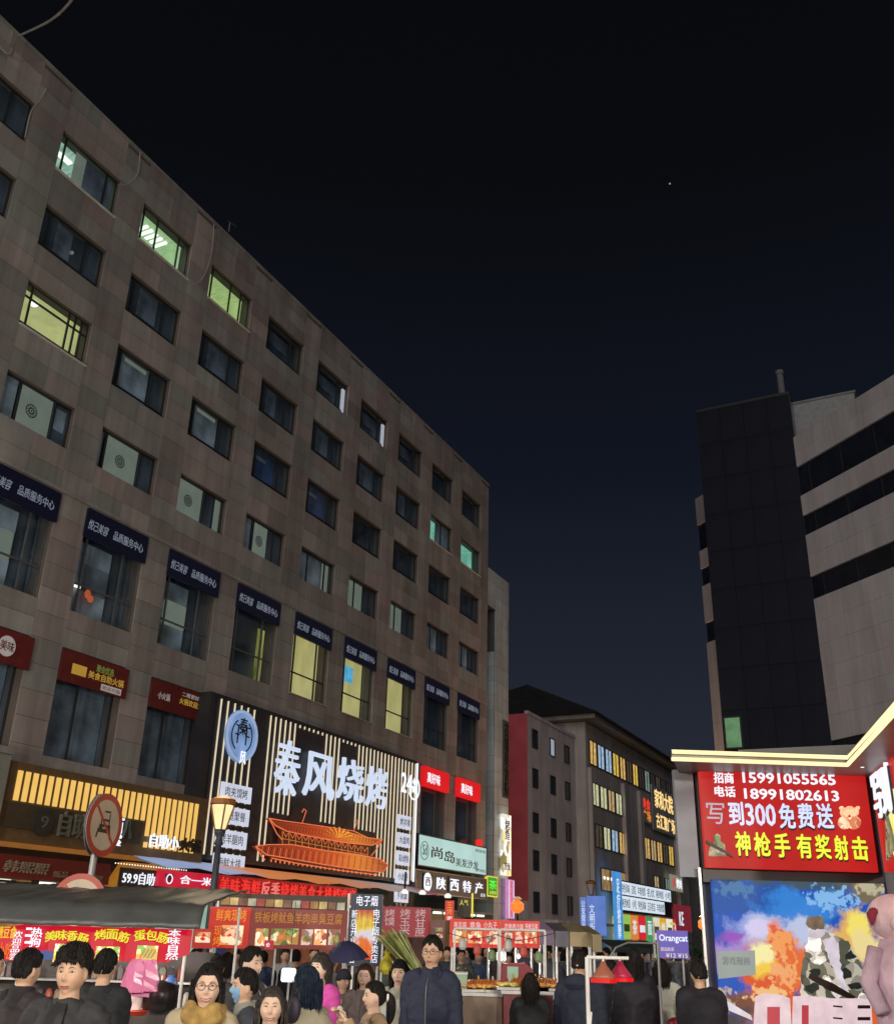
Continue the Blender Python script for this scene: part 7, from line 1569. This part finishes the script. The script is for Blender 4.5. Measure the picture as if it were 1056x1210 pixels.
P_('woman with a black ponytail and tan coat in profile, eating a pale snack', 443, 1157, 44, -72, (.38, .26, .15), 'pony', fem=1, near=True, skin=1, arms=('mouth', 'mouth'), extras=(scrunchie, snack((.6, .6, .5), (.0, .30, 1.47))))
P_('person in a white blue edged jacket, left of the tall man', 473, 1132, 36, -14, (.46, .46, .38), 'bob', fem=1, near=True, skin=1, inner=(.42, .40, .32), extras=(stripes((.05, .16, .42)),), bulk=1.08)
P_('tall man with glasses in a navy jacket standing before the sugar cane', 511, 1104, 38, -16, (.018, .023, .05), 'short', near=True, bulk=1.02, collar=(.016, .02, .045), extras=(glasses,), hscale=1.0)
P_('hooded person in black seen from behind at the maroon counter', 626, 1148, 34, 182, (.012, .013, .016), 'longback', fem=1, bulk=1.22, face=False)
P_('person in a navy jacket seen from behind by the white pipe rack', 684, 1121, 33, 158, (.018, .024, .045), 'short', bulk=1.2, face=False, extras=(fur_hood((.02, .026, .05)),))
P_('person in a long black coat with long dark hair, behind the red hanging lamps', 748, 1119, 31, 176, (.017, .015, .022), 'longback', fem=1, coat_len=.5, bulk=1.3, face=False)
P_('person with long black hair in a white padded jacket seen from behind', 780, 1131, 30, 170, (.46, .48, .40), 'longback', fem=1, puffy=1, bulk=1.15, face=False)
P_('large dark figure in a black coat seen from behind beside the battle mural', 824, 1133, 34, 185, (.014, .013, .02), 'short', bulk=1.35, face=False, coat_len=.55)
P_('dark haired head in profile just left of the battle mural', 842, 1143, 26, -80, (.03, .028, .035), 'short', skin=2)
P_('child in a hooded red jacket below the purple dessert sign', 806, 1178, 31, 190, (.30, .012, .022), 'hood', bulk=1.25, face=False, coat_rough=.4, puffy=.5)
P_('dark figure in blue jeans walking away behind the hanging red lamps', 721, 1133, 27, 172, (.02, .023, .032), 'short', pants=JEANS, face=False, bulk=1.1)
# vendors and passers-by further back
VEND = [(545, 1120, 19, 10, (.10, .11, .09), 'short', 'stall keeper in a grey green apron bent over the brown fronted counter'), (566, 1122, 18, -30, (.05, .08, .16), 'short', 'stall keeper in a blue top behind the tray of orange snacks'), (600, 1124, 18, 20, (.2, .2, .2), 'bob', 'vendor in grey standing beside the white bulb'),
        (216, 1122, 26, 170, (.2, .19, .18), 'short', 'person in a pale jacket behind the right post of the sausage stall'), (238, 1118, 24, -60, (.16, .13, .12), 'long', 'person in a brown jacket between the sausage stall and the woman with glasses'),
        (338, 1120, 20, 10, (.4, .4, .4), 'short', 'vendor in white behind the long menu board posts'), (655, 1118, 18, 20, (.1, .1, .12), 'short', 'passer-by in charcoal between the lilac and grey awnings'), (667, 1121, 17, 170, (.25, .22, .2), 'bob', 'passer-by in a beige top under the grey awning'), (642, 1120, 18, 175, (.03, .03, .04), 'short', 'passer-by in black under the lilac awning'),
        (709, 1124, 17, -160, (.12, .12, .14), 'short', 'passer-by in grey beyond the ochre valance'), (734, 1121, 18, 170, (.05, .05, .07), 'longback', 'passer-by in dark clothes right of the ochre valance'), (678, 1122, 15, 30, (.3, .1, .08), 'short', 'distant passer-by in a rust red jacket under the khaki valance'),
        (796, 1136, 20, 20, (.22, .24, .18), 'short', 'vendor in olive behind the purple dessert sign posts'), (764, 1123, 17, 0, (.08, .08, .1), 'short', 'distant passer-by in slate left of the purple sign'), (556, 1119, 15, 160, (.3, .28, .26), 'bob', 'distant passer-by in a light coat beyond the squid board'), (585, 1117, 14, 170, (.06, .05, .05), 'short', 'distant passer-by in dark brown beyond the white bulb'),
        (620, 1116, 15, 160, (.1, .09, .12), 'short', 'distant passer-by in plum grey beyond the maroon counter'), (529, 1118, 18, -20, (.03, .04, .06), 'short', 'passer-by in navy at the right shoulder of the tall man'), (456, 1124, 22, 30, (.1, .12, .1), 'short', 'vendor in dark green below the sugar cane banner'), (270, 1124, 26, -150, (.22, .2, .18), 'long', 'person in a fawn jacket just behind the woman with glasses')]
for (px, top, hp, fa, c, hr, lab) in VEND: P_(lab, px, top, hp, fa, c, hr, face=hp > 18, fem=1 if hr != 'short' else 0, group='vendors and passers-by behind the stalls')
g = thing('pink_backpack', 'black shoulder bag hanging at the left side of the cream shawl', 'bag', (0, 0, 0)); d_ = ray(348, 1187) * 6.5; g.location = (d_.x, d_.y, d_.z + EYE); g.name = 'shoulder_bag'
MB().ball((0, 0, -.03), (.045, .035, .08), 14, 10).build('bag_body', mat('black_leather', (.03, .022, .04), .6), g, smooth=True); MB().tube([(-.03, 0, .03), (.0, 0, .14), (.03, 0, .03)], .005, 6).build('handle', BLACKM, g)

def dup(root, label, px, top, dpt, rz, group, sc=None):
    r = root.copy(); COL.objects.link(r); d = ray(px, top) * dpt; H = d.z + EYE; r.location = (d.x, d.y, 0); r.rotation_euler = (0, 0, rz); r.scale = (H / 1.715,) * 3; r['label'] = label; r['group'] = group
    for ch in list(root.children):
        c = ch.copy(); COL.objects.link(c); c.parent = r
        for gch in ch.children: e = gch.copy(); COL.objects.link(e); e.parent = c
    return r
PPL = [o for o in COL.objects if o.name.startswith('person') and o.type == 'EMPTY' and o.get('group')]
FARP = [(223, 1124, 15), (231, 1120, 18), (281, 1121, 17), (312, 1123, 16), (350, 1121, 15), (372, 1118, 17), (394, 1123, 14), (421, 1122, 16), (540, 1115, 24), (551, 1116, 22), (574, 1117, 25), (593, 1116, 27), (609, 1117, 23), (632, 1118, 26), (648, 1117, 22), (661, 1119, 28), (673, 1118, 20), (690, 1118, 24), (702, 1120, 27), (716, 1119, 22), (728, 1120, 30), (741, 1121, 26), (758, 1122, 23), (771, 1123, 28), (790, 1122, 21), (812, 1124, 24)]
WHERE = {0: 'behind the right post of the sausage stall', 3: 'below the small hanging bowl board', 4: 'under the long menu board', 6: 'beside the upright light box', 7: 'right of the umbrella', 8: 'below the squid board', 12: 'below the noodle board', 14: 'under the lilac awning', 16: 'under the khaki awning', 19: 'under the green canopy', 24: 'behind the purple sign'}
PLACES = ['just right of the sausage stall post', 'left of the lamp post, below the bowl board', 'below the snack board, left part of the gap', 'just under the price card', 'right of the square white bulb', 'above the cream shawl, behind the boards', 'left of the navy umbrella', 'between the umbrella and the upright light box', 'at the left post of the squid board', 'left under the squid board, farther back', 'right under the squid board', 'at the gap between the two red boards', 'left under the noodle board', 'at the right edge of the noodle board', 'under the lilac awning, farther back', 'at the left post of the grey awning', 'at the right edge of the grey awning', 'in the middle under the khaki awning', 'under the ochre valance', 'between the ochre valance and the left red lamp', 'directly above the left red lamp, far off', 'directly above the right red lamp', 'left of the white padded jacket', 'between the white padded jacket and the purple sign', 'under the left half of the purple sign', 'under the right post of the purple sign']
for i, (px, top, dp) in enumerate(FARP):
    src = PPL[(i * 7) % len(PPL)]
    dup(src, 'distant figure ' + PLACES[i], px, top, dp, random.choice((.2, 2.9, 3.3, 1.6, -1.2, 3.0)), 'crowd glimpsed between the stall posts')
